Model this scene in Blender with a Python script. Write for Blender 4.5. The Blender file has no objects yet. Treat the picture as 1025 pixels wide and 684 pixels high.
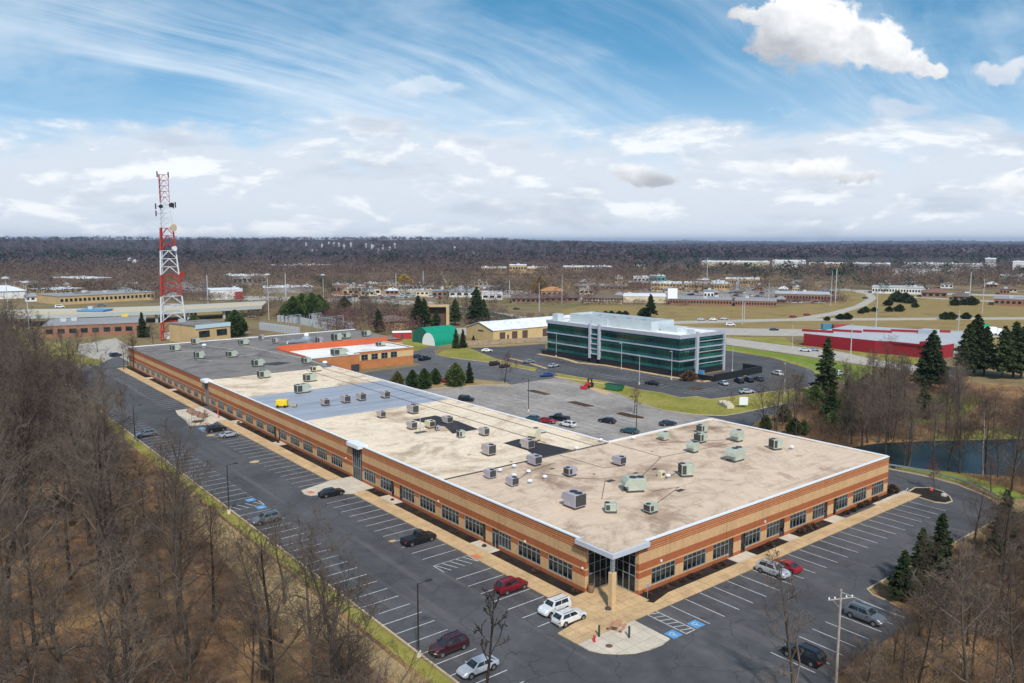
import bpy, math, random
import numpy as np
from mathutils import Vector, Matrix
R = math.radians
random.seed(7)
scene = bpy.context.scene
col = scene.collection

# ------------------------------------------------------------------ helpers
def tag(o, label=None, cat=None, group=None, kind=None):
    if label: o['label'] = label
    if cat: o['category'] = cat
    if group: o['group'] = group
    if kind: o['kind'] = kind
    return o

def thing(name, label, cat, loc=(0, 0, 0), rz=0.0, group=None):
    o = bpy.data.objects.new(name, None)
    o.empty_display_size = 0.3
    o.location = (loc[0], loc[1], loc[2] if len(loc) > 2 else 0.0)
    o.rotation_euler = (0, 0, rz)
    col.objects.link(o)
    return tag(o, label, cat, group)

EACH = {'wall_light', 'chiller', 'pier', 'roof_equipment', 'walk_strip', 'gas_pipe', 'roof_screen', 'penthouse', 'plinth', 'coping', 'canopy', 'panel_antenna', 'roof_seam', 'leg'}
class MB:
    def __init__(s): s.v = []; s.f = []; s.m = []; s.smooth = False
    def face(s, pts, m=0):
        i = len(s.v); s.v += [tuple(p) for p in pts]; s.f.append(tuple(range(i, i + len(pts)))); s.m.append(m); return s
    def add(s, vs, fs, m=0):
        i = len(s.v); s.v += [tuple(p) for p in vs]
        for f in fs: s.f.append(tuple(i + k for k in f)); s.m.append(m)
        return s
    def box(s, x0, x1, y0, y1, z0, z1, m=0):
        vs = [(x0,y0,z0),(x1,y0,z0),(x1,y1,z0),(x0,y1,z0),(x0,y0,z1),(x1,y0,z1),(x1,y1,z1),(x0,y1,z1)]
        return s.add(vs, [(0,3,2,1),(4,5,6,7),(0,1,5,4),(1,2,6,5),(2,3,7,6),(3,0,4,7)], m)
    def rbox(s, x0, x1, y0, y1, z0, z1, b=.05, m=0):
        # box with chamfered vertical and top edges
        vs = []
        for z, i in ((z0, 0), (z1 - b, 0), (z1, b)):
            c = b
            vs += [(x0+i+c,y0+i,z),(x1-i-c,y0+i,z),(x1-i,y0+i+c,z),(x1-i,y1-i-c,z),(x1-i-c,y1-i,z),(x0+i+c,y1-i,z),(x0+i,y1-i-c,z),(x0+i,y0+i+c,z)]
        fs = [tuple(reversed(range(8))), tuple(range(16, 24))]
        for r in (0, 8):
            for k in range(8): fs.append((r+k, r+(k+1)%8, r+8+(k+1)%8, r+8+k))
        return s.add(vs, fs, m)
    def prism(s, poly, z0, z1, m=0, mside=None):
        n = len(poly)
        if sum(poly[i][0]*poly[(i+1)%n][1]-poly[(i+1)%n][0]*poly[i][1] for i in range(n)) < 0: poly = poly[::-1]
        vs = [(p[0],p[1],z0) for p in poly] + [(p[0],p[1],z1) for p in poly]
        s.add(vs, [tuple(range(n, 2*n))], m)
        i = len(s.v) - 2*n
        for k in range(n):
            s.f.append((i+k, i+(k+1)%n, i+n+(k+1)%n, i+n+k)); s.m.append(m if mside is None else mside)
        return s
    def sheet(s, poly, z, m=0):
        n = len(poly)
        if sum(poly[i][0]*poly[(i+1)%n][1]-poly[(i+1)%n][0]*poly[i][1] for i in range(n)) < 0: poly = poly[::-1]
        return s.face([(p[0],p[1],z) for p in poly], m)
    def tube(s, p, q, r0, r1=None, n=6, m=0, cap=True):
        if r1 is None: r1 = r0
        p = Vector(p); q = Vector(q); d = (q - p)
        if d.length < 1e-6: return s
        d.normalize(); a = d.orthogonal().normalized(); b = d.cross(a)
        vs = []
        for c, r in ((p, r0), (q, r1)):
            for k in range(n):
                t = 2*math.pi*k/n; vs.append(c + a*(math.cos(t)*r) + b*(math.sin(t)*r))
        fs = [(k, (k+1)%n, n+(k+1)%n, n+k) for k in range(n)]
        if cap: fs += [tuple(reversed(range(n))), tuple(range(n, 2*n))]
        return s.add(vs, fs, m)
    def lathe(s, prof, n=12, c=(0,0,0), m=0):
        vs = []
        for r, z in prof:
            for k in range(n):
                t = 2*math.pi*k/n; vs.append((c[0]+r*math.cos(t), c[1]+r*math.sin(t), c[2]+z))
        fs = []
        for j in range(len(prof)-1):
            for k in range(n): fs.append((j*n+k, j*n+(k+1)%n, (j+1)*n+(k+1)%n, (j+1)*n+k))
        fs.append(tuple(range((len(prof)-1)*n, len(prof)*n)))
        return s.add(vs, fs, m)
    def strip(s, pts, w, z0, z1, m=0):
        # a band of width w along a polyline (kerb, rail)
        P = [Vector((p[0], p[1], 0)) for p in pts]; L = []; Q = []
        for i, p in enumerate(P):
            d = (P[min(i+1, len(P)-1)] - P[max(i-1, 0)]).normalized(); nn = Vector((-d.y, d.x, 0))
            L.append(p + nn*w/2); Q.append(p - nn*w/2)
        for i in range(len(P)-1):
            a, b, c, d = L[i], L[i+1], Q[i+1], Q[i]
            vs = [(v.x, v.y, z0) for v in (d, c, b, a)] + [(v.x, v.y, z1) for v in (d, c, b, a)]
            s.add(vs, [(4,5,6,7),(0,1,5,4),(1,2,6,5),(2,3,7,6),(3,0,4,7)], m)
        return s
    def pieces(s):
        par = list(range(len(s.v)))
        def find(a):
            while par[a] != a: par[a] = par[par[a]]; a = par[a]
            return a
        for f in s.f:
            r = find(f[0])
            for k in f[1:]: par[find(k)] = r
        groups = {}
        for f, m_ in zip(s.f, s.m): groups.setdefault(find(f[0]), []).append((f, m_))
        out = []
        for fs in groups.values():
            q = MB(); idx = {}
            for f, m_ in fs:
                g_ = []
                for k in f:
                    if k not in idx: idx[k] = len(q.v); q.v.append(s.v[k])
                    g_.append(idx[k])
                q.f.append(tuple(g_)); q.m.append(m_)
            out.append(q)
        return out
    def build(s, name, mats, parent=None, loc=None, label=None):
        if name in EACH:
            ps = s.pieces()
            if 1 < len(ps) <= 60:
                for q in ps: o = q._build(name, mats, parent, loc, label)
                return o
        return s._build(name, mats, parent, loc, label)
    def _build(s, name, mats, parent=None, loc=None, label=None):
        me = bpy.data.meshes.new(name)
        me.from_pydata(s.v, [], s.f)
        if not isinstance(mats, (list, tuple)): mats = [mats]
        for m in mats: me.materials.append(m)
        if any(s.m): me.polygons.foreach_set('material_index', s.m)
        if s.smooth: me.polygons.foreach_set('use_smooth', [True]*len(s.f))
        me.update()
        o = bpy.data.objects.new(name, me); col.objects.link(o)
        if parent: o.parent = parent
        if loc: o.location = (loc[0], loc[1], loc[2] if len(loc) > 2 else 0)
        if label: o['label'] = label
        return o

def arr_mesh(name, V, F, mat, parent=None, mi=None):
    """numpy verts (n,3), faces (m,k)"""
    me = bpy.data.meshes.new(name)
    k = F.shape[1]
    me.vertices.add(len(V)); me.vertices.foreach_set('co', V.astype(np.float32).ravel())
    me.loops.add(F.size); me.loops.foreach_set('vertex_index', F.astype(np.int32).ravel())
    me.polygons.add(len(F)); me.polygons.foreach_set('loop_start', np.arange(len(F), dtype=np.int32)*k)
    me.polygons.foreach_set('loop_total', np.full(len(F), k, dtype=np.int32))
    for m in (mat if isinstance(mat, (list, tuple)) else [mat]): me.materials.append(m)
    if mi is not None: me.polygons.foreach_set('material_index', mi.astype(np.int32))
    me.update(calc_edges=True)
    o = bpy.data.objects.new(name, me); col.objects.link(o)
    if parent: o.parent = parent
    return o

def children(o): return [c for c in kids.get(o.name, [])]
kids = {}
def copy_tree(root, parts, loc, rz=0, sc=1.0, label=None, group=None):
    """copy a thing: root Empty and its parts [(part, [subparts])]"""
    r = root.copy(); col.objects.link(r)
    r.location = (loc[0], loc[1], loc[2] if len(loc) > 2 else 0); r.rotation_euler = (0, 0, rz)
    r.scale = (sc, sc, sc) if not isinstance(sc, tuple) else sc
    if label: r['label'] = label
    if group: r['group'] = group
    for p in parts:
        subs = []
        if isinstance(p, tuple): p, subs = p
        c = p.copy(); col.objects.link(c); c.parent = r
        for q in subs:
            d = q.copy(); col.objects.link(d); d.parent = c
    return r

# ------------------------------------------------------------------ materials
class G:
    """tiny node-graph helper"""
    def __init__(s, nt): s.nt = nt; s.N = nt.nodes; s.L = nt.links
    def n(s, typ, ins=None, **kw):
        nd = s.N.new(typ)
        for k, v in kw.items(): setattr(nd, k, v)
        for k, v in (ins or {}).items():
            sock = nd.inputs[k]
            if hasattr(v, 'links') or isinstance(v, bpy.types.NodeSocket): s.L.new(v, sock)
            else: sock.default_value = v
        return nd
    def math(s, op, a, b=None, c=None, clamp=False):
        nd = s.N.new('ShaderNodeMath'); nd.operation = op; nd.use_clamp = clamp
        for i, v in enumerate((a, b, c)):
            if v is None: continue
            if isinstance(v, bpy.types.NodeSocket): s.L.new(v, nd.inputs[i])
            else: nd.inputs[i].default_value = v
        return nd.outputs[0]
    def mix(s, f, a, b, blend='MIX'):
        nd = s.N.new('ShaderNodeMix'); nd.data_type = 'RGBA'; nd.blend_type = blend
        for i, v in ((0, f), (6, a), (7, b)):
            if isinstance(v, bpy.types.NodeSocket): s.L.new(v, nd.inputs[i])
            else: nd.inputs[i].default_value = v if i == 0 else (*v[:3], 1)
        return nd.outputs[2]
    def ramp(s, f, stops, interp='LINEAR'):
        nd = s.N.new('ShaderNodeValToRGB'); cr = nd.color_ramp; cr.interpolation = interp
        while len(cr.elements) > 1: cr.elements.remove(cr.elements[0])
        for i, (p, c) in enumerate(stops):
            e = cr.elements[0] if i == 0 else cr.elements.new(p)
            e.position = p; e.color = (*(c if isinstance(c, (tuple, list)) else (c, c, c)), 1)[:4]
        s.L.new(f, nd.inputs[0]); return nd.outputs[0]
    def noise(s, vec, scale, detail=4, rough=.55, dist=0):
        nd = s.n('ShaderNodeTexNoise', {'Scale': scale, 'Detail': detail, 'Roughness': rough, 'Distortion': dist})
        if vec is not None: s.L.new(vec, nd.inputs['Vector'])
        return nd.outputs[0]
    def mapping(s, vec, scale=(1,1,1), rot=(0,0,0), loc=(0,0,0)):
        nd = s.n('ShaderNodeMapping', {'Scale': scale, 'Rotation': rot, 'Location': loc}); s.L.new(vec, nd.inputs['Vector']); return nd.outputs[0]

MATS = {}
def newmat(name):
    m = bpy.data.materials.new(name); m.use_nodes = True
    g = G(m.node_tree); b = g.N['Principled BSDF']
    return m, g, b

def mat(name, c, rough=.8, metal=0.0, var=.12, scale=3.0, spec=None, bump=0, emit=None):
    """simple procedural material: base colour with two-scale noise"""
    if name in MATS: return MATS[name]
    m, g, b = newmat(name)
    tc = g.n('ShaderNodeTexCoord').outputs['Object']
    n1 = g.noise(tc, scale, 5, .6); n2 = g.noise(tc, scale*7.3, 3, .6)
    f = g.math('MULTIPLY_ADD', n1, .7, g.math('MULTIPLY', n2, .3))
    lo = [x*(1-var*2) for x in c]; hi = [min(1, x*(1+var*2)) for x in c]
    colr = g.ramp(f, [(.25, lo), (.75, hi)])
    g.L.new(colr, b.inputs['Base Color']); b.inputs['Roughness'].default_value = rough; b.inputs['Metallic'].default_value = metal
    if spec is not None: b.inputs['Specular IOR Level'].default_value = spec
    if bump:
        bp = g.n('ShaderNodeBump', {'Strength': bump, 'Distance': .05, 'Height': f}); g.L.new(bp.outputs[0], b.inputs['Normal'])
    MATS[name] = m
    return m

def wpos(g): return g.n('ShaderNodeNewGeometry').outputs['Position']

def M_ground():
    m, g, b = newmat('ground_dry_grass')
    p = wpos(g)
    n1 = g.noise(p, .012, 5, .6); n2 = g.noise(p, .09, 5, .6); n3 = g.noise(p, 1.3, 4, .7)
    f = g.math('ADD', g.math('MULTIPLY', n1, .5), g.math('ADD', g.math('MULTIPLY', n2, .35), g.math('MULTIPLY', n3, .3)))
    c = g.ramp(f, [(.40, (.075,.052,.035)), (.5, (.16,.115,.065)), (.58, (.23,.17,.085)), (.68, (.13,.125,.045)), (.8, (.10,.07,.04))])
    # far woodland floor: greyer brown
    sep = g.n('ShaderNodeVectorMath', {0: p}, operation='LENGTH').outputs['Value']
    far = g.math('MULTIPLY', g.math('SUBTRACT', sep, 480), 1/400, clamp=True)
    c2 = g.ramp(g.noise(p, .02, 6, .65), [(.36, (.10,.07,.05)), (.48, (.17,.12,.08)), (.56, (.30,.225,.11)), (.66, (.13,.09,.06))])
    c = g.mix(far, c, c2)
    vf = g.math('MULTIPLY', g.math('SUBTRACT', sep, 1150), 1/300, clamp=True); c = g.mix(vf, c, (.07,.055,.055))
    g.L.new(c, b.inputs['Base Color']); b.inputs['Roughness'].default_value = .95; b.inputs['Specular IOR Level'].default_value = .1
    bp = g.n('ShaderNodeBump', {'Strength': .5, 'Distance': .15, 'Height': n3}); g.L.new(bp.outputs[0], b.inputs['Normal'])
    return m

def M_litter():
    m, g, b = newmat('leaf_litter')
    p = wpos(g)
    n1 = g.noise(p, .09, 4, .6); n2 = g.noise(p, .6, 5, .7); n3 = g.noise(p, 5, 4, .75)
    f = g.math('ADD', g.math('MULTIPLY', n1, .55), g.math('ADD', g.math('MULTIPLY', n2, .35), g.math('MULTIPLY', n3, .22)))
    c = g.ramp(f, [(.41, (.04,.024,.016)), (.49, (.12,.064,.034)), (.56, (.20,.11,.055)), (.66, (.33,.20,.085)), (.80, (.16,.11,.05))])
    g.L.new(c, b.inputs['Base Color']); b.inputs['Roughness'].default_value = .95; b.inputs['Specular IOR Level'].default_value = .1
    bp = g.n('ShaderNodeBump', {'Strength': .8, 'Distance': .2, 'Height': n2}); g.L.new(bp.outputs[0], b.inputs['Normal'])
    return m

def M_grass(name, c1, c2, c3):
    m, g, b = newmat(name)
    p = wpos(g)
    n1 = g.noise(p, .08, 4, .6); n2 = g.noise(p, .7, 5, .7); n3 = g.noise(p, 6, 3, .7)
    f = g.math('ADD', g.math('MULTIPLY', n1, .5), g.math('ADD', g.math('MULTIPLY', n2, .4), g.math('MULTIPLY', n3, .2)))
    c = g.ramp(f, [(.42, c1), (.54, c2), (.68, c3)])
    g.L.new(c, b.inputs['Base Color']); b.inputs['Roughness'].default_value = .95; b.inputs['Specular IOR Level'].default_value = .1
    bp = g.n('ShaderNodeBump', {'Strength': .6, 'Distance': .1, 'Height': n3}); g.L.new(bp.outputs[0], b.inputs['Normal'])
    return m

def M_asphalt(name, c, warm=0.0, patch=.35):
    m, g, b = newmat(name)
    p = wpos(g)
    n1 = g.noise(p, .06, 4, .6, .6); n2 = g.noise(p, .5, 5, .65); n3 = g.noise(p, 9, 3, .7)
    lo = tuple(x*.72 for x in c); hi = tuple(x*(1.25+.0*i) for i, x in enumerate(c)); pale = (c[0]*1.75, c[1]*1.65, c[2]*1.55)
    base = g.ramp(g.math('ADD', g.math('MULTIPLY', n1, .6), g.math('MULTIPLY', n2, .4)), [(.38, lo), (.5, c), (.6, hi), (.72, pale)])
    base = g.mix(g.math('MULTIPLY', g.math('SUBTRACT', n3, .5), .9, clamp=True), base, pale)
    # tyre-worn streaks running along the driving lanes
    st = g.noise(g.mapping(p, (.45, .018, 1)), 1, 4, .6); st2 = g.ramp(st, [(.54, 0.0), (.68, 1.0)])
    base = g.mix(g.math('MULTIPLY', st2, patch), base, (c[0]*1.9, c[1]*1.75, c[2]*1.6))
    # fine crack lines
    vo = g.n('ShaderNodeTexVoronoi', {'Scale': .14}, feature='DISTANCE_TO_EDGE'); wp = g.n('ShaderNodeVectorMath', {0: p, 1: g.n('ShaderNodeVectorMath', {0: g.n('ShaderNodeTexNoise', {'Vector': p, 'Scale': .25, 'Detail': 4.0}).outputs[1], 'Scale': 4.0}, operation='SCALE').outputs[0]}, operation='ADD').outputs[0]; g.L.new(wp, vo.inputs['Vector'])
    cr = g.math('LESS_THAN', vo.outputs['Distance'], .009)
    base = g.mix(g.math('MULTIPLY', cr, .45), base, (c[0]*.4, c[1]*.4, c[2]*.4))
    g.L.new(base, b.inputs['Base Color']); b.inputs['Roughness'].default_value = .85; b.inputs['Specular IOR Level'].default_value = .3
    bp = g.n('ShaderNodeBump', {'Strength': .3, 'Distance': .02, 'Height': n3}); g.L.new(bp.outputs[0], b.inputs['Normal'])
    return m

def M_concrete(name, c, joints=1.5, stain=.3):
    m, g, b = newmat(name)
    p = wpos(g)
    n1 = g.noise(p, .35, 5, .65); n2 = g.noise(p, 3, 5, .7)
    f = g.math('ADD', g.math('MULTIPLY', n1, .6), g.math('MULTIPLY', n2, .4))
    base = g.ramp(f, [(.35, tuple(x*(1-stain) for x in c)), (.52, c), (.7, tuple(min(1, x*1.18) for x in c))])
    if joints:
        br = g.n('ShaderNodeTexBrick', {'Color1': (1,1,1,1), 'Color2': (.88,.88,.86,1), 'Mortar': (.6,.57,.52,1), 'Scale': 1.0, 'Mortar Size': .03, 'Brick Width': joints, 'Row Height': joints}, offset=0.0)
        g.L.new(p, br.inputs['Vector'])
        base = g.mix(1.0, base, br.outputs['Color'], 'MULTIPLY')
    g.L.new(base, b.inputs['Base Color']); b.inputs['Roughness'].default_value = .9
    return m

RUST = (.36, .112, .044); CREAM = (.56, .355, .18)
def M_banded(name, lines=True):
    """brick veneer laid in coloured courses, by height"""
    m, g, b = newmat(name)
    p = wpos(g); sep = g.n('ShaderNodeSeparateXYZ', {0: p})
    z = g.math('DIVIDE', sep.outputs['Z'], 7.0)
    st = [(0, RUST), (.60/7, CREAM), (2.08/7, RUST), (2.86/7, CREAM), (3.04/7, RUST), (3.98/7, CREAM), (5.28/7, RUST)]
    if lines:
        for a in (5.46, 5.74, 6.02, 6.26): st += [(a/7, (.62,.34,.16)), ((a+.07)/7, RUST)]
    base = g.ramp(z, st, 'CONSTANT')
    cx = g.math('ADD', sep.outputs['X'], sep.outputs['Y'])
    cv = g.n('ShaderNodeCombineXYZ', {0: cx, 1: sep.outputs['Z']}).outputs[0]
    br = g.n('ShaderNodeTexBrick', {'Color1': (1.0,1.0,1.0,1), 'Color2': (.80,.78,.76,1), 'Mortar': (.88,.86,.84,1), 'Scale': 1.0, 'Mortar Size': .012, 'Brick Width': .40, 'Row Height': .20, 'Bias': -.2})
    g.L.new(cv, br.inputs['Vector'])
    base = g.mix(.75, base, br.outputs['Color'], 'MULTIPLY')
    n1 = g.noise(p, .25, 5, .6); n2 = g.noise(g.mapping(p, (2, 2, .25)), 1.2, 4, .65)
    jt = g.math('LESS_THAN', g.math('FRACT', g.math('DIVIDE', g.math('ADD', cx, 2.9), 12.4)), .006); base = g.mix(g.math('MULTIPLY', jt, .6), base, (.12,.07,.04))
    base = g.mix(1.0, base, g.ramp(g.math('ADD', g.math('MULTIPLY', n1, .5), g.math('MULTIPLY', n2, .5)), [(.3, .78), (.5, 1.0), (.7, 1.12)]), 'MULTIPLY')
    g.L.new(base, b.inputs['Base Color']); b.inputs['Roughness'].default_value = .88; b.inputs['Specular IOR Level'].default_value = .25
    bp = g.n('ShaderNodeBump', {'Strength': .5, 'Distance': .015, 'Height': br.outputs['Fac']}, invert=True); g.L.new(bp.outputs[0], b.inputs['Normal'])
    return m

def M_roof(name, c, stainc, amount=.5, scale=.07):
    """weathered membrane: ponding stains, seams along the sheets, streaks"""
    m, g, b = newmat(name)
    p = wpos(g)
    n1 = g.noise(p, scale, 6, .62, 1.2); n2 = g.noise(p, scale*5, 6, .65, .8); n3 = g.noise(p, 2.5, 4, .7)
    f = g.math('ADD', g.math('MULTIPLY', n1, .66), g.math('ADD', g.math('MULTIPLY', n2, .28), g.math('MULTIPLY', n3, .08)))
    dark = tuple(c[i]*(1-amount)+stainc[i]*amount for i in range(3))
    base = g.ramp(f, [(.36, stainc), (.45, dark), (.50, c), (.58, tuple(min(1, x*1.12) for x in c)), (.66, dark), (.76, stainc)])
    rg = g.noise(p, scale*1.7, 5, .6, 2.0); ring = g.math('SUBTRACT', 1.0, g.math('MULTIPLY', g.math('ABSOLUTE', g.math('SUBTRACT', rg, .5)), 26.0), clamp=True); base = g.mix(g.math('MULTIPLY', ring, .22), base, stainc)
    st = g.noise(g.mapping(p, (.05, .6, 1), (0, 0, R(20))), 1, 5, .65); base = g.mix(g.math('MULTIPLY', g.ramp(st, [(.55, 0.0), (.72, 1.0)]), .35), base, stainc)
    br = g.n('ShaderNodeTexBrick', {'Color1': (1,1,1,1), 'Color2': (.95,.95,.94,1), 'Mortar': (.72,.68,.64,1), 'Scale': 1.0, 'Mortar Size': .03, 'Brick Width': 30.0, 'Row Height': 3.0}, offset=.37)
    g.L.new(p, br.inputs['Vector']); base = g.mix(.55, base, br.outputs['Color'], 'MULTIPLY')
    g.L.new(base, b.inputs['Base Color']); b.inputs['Roughness'].default_value = .9; b.inputs['Specular IOR Level'].default_value = .2
    bp = g.n('ShaderNodeBump', {'Strength': .3, 'Distance': .05, 'Height': n2}); g.L.new(bp.outputs[0], b.inputs['Normal'])
    return m

def M_striped(name, c, c2, period, axis='Y', rough=.5, metal=.3):
    m, g, b = newmat(name)
    p = wpos(g); sep = g.n('ShaderNodeSeparateXYZ', {0: p})
    w = g.math('FRACT', g.math('DIVIDE', sep.outputs[axis], period))
    n = g.noise(g.mapping(p, (.06, .5, 1) if axis == 'Y' else (.5, .06, 1)), 1, 5, .6)
    k = g.math('LESS_THAN', w, .12)
    base = g.ramp(n, [(.35, tuple(x*.78 for x in c)), (.5, c), (.65, tuple(min(1, x*1.15) for x in c))])
    base = g.mix(k, base, c2)
    g.L.new(base, b.inputs['Base Color']); b.inputs['Roughness'].default_value = rough; b.inputs['Metallic'].default_value = metal
    return m

def M_glass(name, c=(.006,.008,.010), tint=(.02,.035,.04), rough=.06, sc=.5):
    m, g, b = newmat(name)
    p = wpos(g); n = g.noise(p, sc, 3, .6)
    base = g.ramp(n, [(.42, c), (.6, tint)])  # colour noise stands in for the uneven tealish reflections in window panes
    g.L.new(base, b.inputs['Base Color']); b.inputs['Roughness'].default_value = rough; b.inputs['IOR'].default_value = 1.5
    b.inputs['Specular IOR Level'].default_value = .45
    return m

def M_water():
    m, g, b = newmat('pond_water')
    p = wpos(g); b.inputs['Base Color'].default_value = (.012, .024, .024, 1); b.inputs['Roughness'].default_value = .25; b.inputs['Specular IOR Level'].default_value = .13
    n = g.noise(p, 1.2, 3, .5); bp = g.n('ShaderNodeBump', {'Strength': .15, 'Distance': .05, 'Height': n}); g.L.new(bp.outputs[0], b.inputs['Normal'])
    return m

def M_foliage(name, c1, c2, sc=.5, rough=.85, objvar=True):
    m, g, b = newmat(name)
    p = wpos(g); n = g.noise(p, sc, 4, .7)
    f = n
    if objvar:
        oi = g.n('ShaderNodeObjectInfo').outputs['Random']; f = g.math('ADD', g.math('MULTIPLY', n, .7), g.math('MULTIPLY', oi, .3))
    base = g.ramp(f, [(.35, c1), (.68, c2)])
    g.L.new(base, b.inputs['Base Color']); b.inputs['Roughness'].default_value = rough; b.inputs['Specular IOR Level'].default_value = .15
    return m

GROUND = M_ground(); LITTER = M_litter()
LAWN = M_grass('lawn_green', (.10,.15,.018), (.16,.22,.028), (.24,.25,.055))
LAWNY = M_grass('lawn_yellow', (.15,.15,.028), (.24,.22,.045), (.36,.29,.10))
FIELD = M_grass('field_tan', (.15,.11,.045), (.27,.19,.075), (.25,.20,.07))
DRY = M_grass('dry_grass', (.20,.14,.06), (.30,.21,.10), (.40,.29,.15))
ASPH = M_asphalt('asphalt_sealed', (.072,.070,.073), patch=.6)
ASPH2 = M_asphalt('asphalt_worn', (.265,.235,.21), patch=.25)
ASPH3 = M_asphalt('asphalt_lane', (.10,.098,.10), patch=.3)
ROADM = M_concrete('road_concrete', (.40,.36,.30), 0)
CONC_TAN = M_concrete('concrete_tan', (.56,.38,.20), 1.5)
CONC_PALE = M_concrete('concrete_pale', (.58,.50,.40), 1.6, .15)
KERB = M_concrete('kerb_concrete', (.50,.40,.26), 0)
MULCH = M_grass('mulch_black', (.012,.010,.009), (.025,.02,.017), (.05,.036,.028))
MULCHB = M_grass('mulch_brown', (.05,.03,.02), (.09,.05,.03), (.13,.08,.045))
PAINT = mat('line_paint_white', (.58,.58,.57), .7, var=.24, scale=.9)
BLUEP = mat('paint_blue', (.09,.27,.50), .7, var=.15, scale=1.5)
BRICK = M_banded('banded_brick'); BRICK2 = M_banded('banded_brick_plain', False)
TAN_ROOF = M_roof('membrane_tan', (.58,.445,.33), (.25,.16,.105), .5, .055)
CREAM_ROOF = M_roof('membrane_cream', (.70,.575,.43), (.36,.25,.16), .45)
GREY_ROOF = M_roof('gravel_grey', (.20,.18,.165), (.10,.09,.085), .5)
METAL_ROOF = M_striped('metal_roof_blue_grey', (.36,.38,.43), (.22,.24,.28), 1.2, 'Y', .55, .2)
WHITE_ROOF = M_roof('membrane_white', (.74,.72,.68), (.5,.47,.43), .4)
COPING = mat('coping_white', (.78,.80,.82), .45, .1, var=.05)
ALUM = mat('aluminium_frame', (.30,.33,.35), .45, .4, var=.05)
DARKF = mat('dark_frame', (.06,.06,.065), .4, .3)
GLASS = M_glass('window_glass'); GLASS_DK = M_glass('entrance_glass', (.006,.007,.009), (.02,.028,.03), .05)
GLASS_GR = M_glass('green_curtain_glass', (.012,.075,.08), (.03,.17,.15), .05, .06)
GREY_PANEL = mat('panel_grey', (.46,.47,.53), .4, .3, var=.06, scale=.5)
WHITE_PANEL = mat('panel_white', (.66,.68,.72), .5, .1, var=.05, scale=.5)
BLACKW = mat('black_wall', (.012,.013,.015), .5)
TYRE = mat('tyre_rubber', (.012,.012,.012), .85); RIM = mat('alloy_rim', (.42,.43,.45), .35, .8)
CARGL = M_glass('car_glass', (.01,.012,.014), (.03,.04,.045), .04, 2)
HEADL = mat('lamp_clear', (.75,.78,.8), .15); TAILL = mat('lamp_red', (.45,.01,.01), .2)
BARK = M_foliage('bark_grey', (.030,.023,.018), (.095,.078,.062), 1.5)
TWIG = M_foliage('twigs_brown', (.066,.048,.038), (.18,.138,.108), .3)
TWIGP = M_foliage('twigs_reddish', (.10,.055,.05), (.17,.10,.085), .3)
NEEDLE = M_foliage('needles_dark', (.016,.028,.010), (.052,.072,.024), 1.2)
NEEDLE2 = M_foliage('needles_green', (.028,.055,.016), (.085,.125,.036), 1.2)
NEEDLE3 = M_foliage('needles_gold', (.09,.09,.03), (.20,.18,.07), 1.2)
SHRUBM = M_foliage('shrub_brown', (.06,.035,.025), (.14,.085,.055), 1.5)
WOODM = mat('weathered_wood', (.30,.25,.20), .85, var=.2, scale=2)
STEEL = mat('galvanised_steel', (.42,.45,.49), .45, .6, var=.08)
POLEM = mat('bronze_pole', (.035,.03,.028), .5, .3)
LPOLE = mat('pale_pole', (.50,.52,.54), .5, .3)

# ------------------------------------------------------------------ terrain
CAM = (-64.6, -61.97, 43.0)
FWD = 51.4          # viewing azimuth, degrees from +X
def smooth(a, b, x):
    t = max(0, min(1, (x-a)/(b-a))); return t*t*(3-2*t)
def hill(x, y):
    dx, dy = x-CAM[0], y-CAM[1]; r = math.hypot(dx, dy)
    th = math.degrees(math.atan2(dy, dx)) - FWD      # + = towards the left
    th = (th+180) % 360 - 180
    L = smooth(-11, 3, th) * (1 if th < 60 else 0.8)
    h = 47*L*smooth(1500, 4600, r)
    h += L*(9*math.sin(x*.0021+1.3)*math.sin(y*.0017)+6*math.sin(th*.55)*math.sin(r*.0016))*smooth(1600, 2600, r)*(1-.6*smooth(3800,4800,r))
    h += smooth(8500, 15000, r)*(26+9*math.sin(th*.42+.7)+6*math.sin(th*1.1+2)+3*math.sin(th*2.9))*(1-.45*L)
    h += smooth(1500, 3500, r)*(1-L)*(2+3*math.sin(x*.003)*math.cos(y*.0023))
    return h
def polar(bear, d): return (CAM[0]+d*math.cos(R(bear)), CAM[1]+d*math.sin(R(bear)))

rs = [0, 60, 120, 240, 400, 600, 900, 1300] + list(np.geomspace(1600, 26000, 46))
NA = 288
V = []; F = []
for i, r in enumerate(rs):
    for k in range(NA):
        a = 2*math.pi*k/NA; x, y = r*math.cos(a)+CAM[0], r*math.sin(a)+CAM[1]
        V.append((x, y, hill(x, y)))
for i in range(1, len(rs)-1):
    for k in range(NA): F.append((i*NA+k, (i+1)*NA+k, (i+1)*NA+(k+1)%NA, i*NA+(k+1)%NA))
mb = MB(); mb.v = V; mb.f = F; mb.m = [0]*len(F)
mb.face([V[NA+k] for k in range(NA)])
mb.smooth = False
tag(mb.build('ground', GROUND), kind='structure')

def sheet(name, poly, z, m, kind='structure'):
    return tag(MB().sheet(poly, z).build(name, m), kind=kind)

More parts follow.
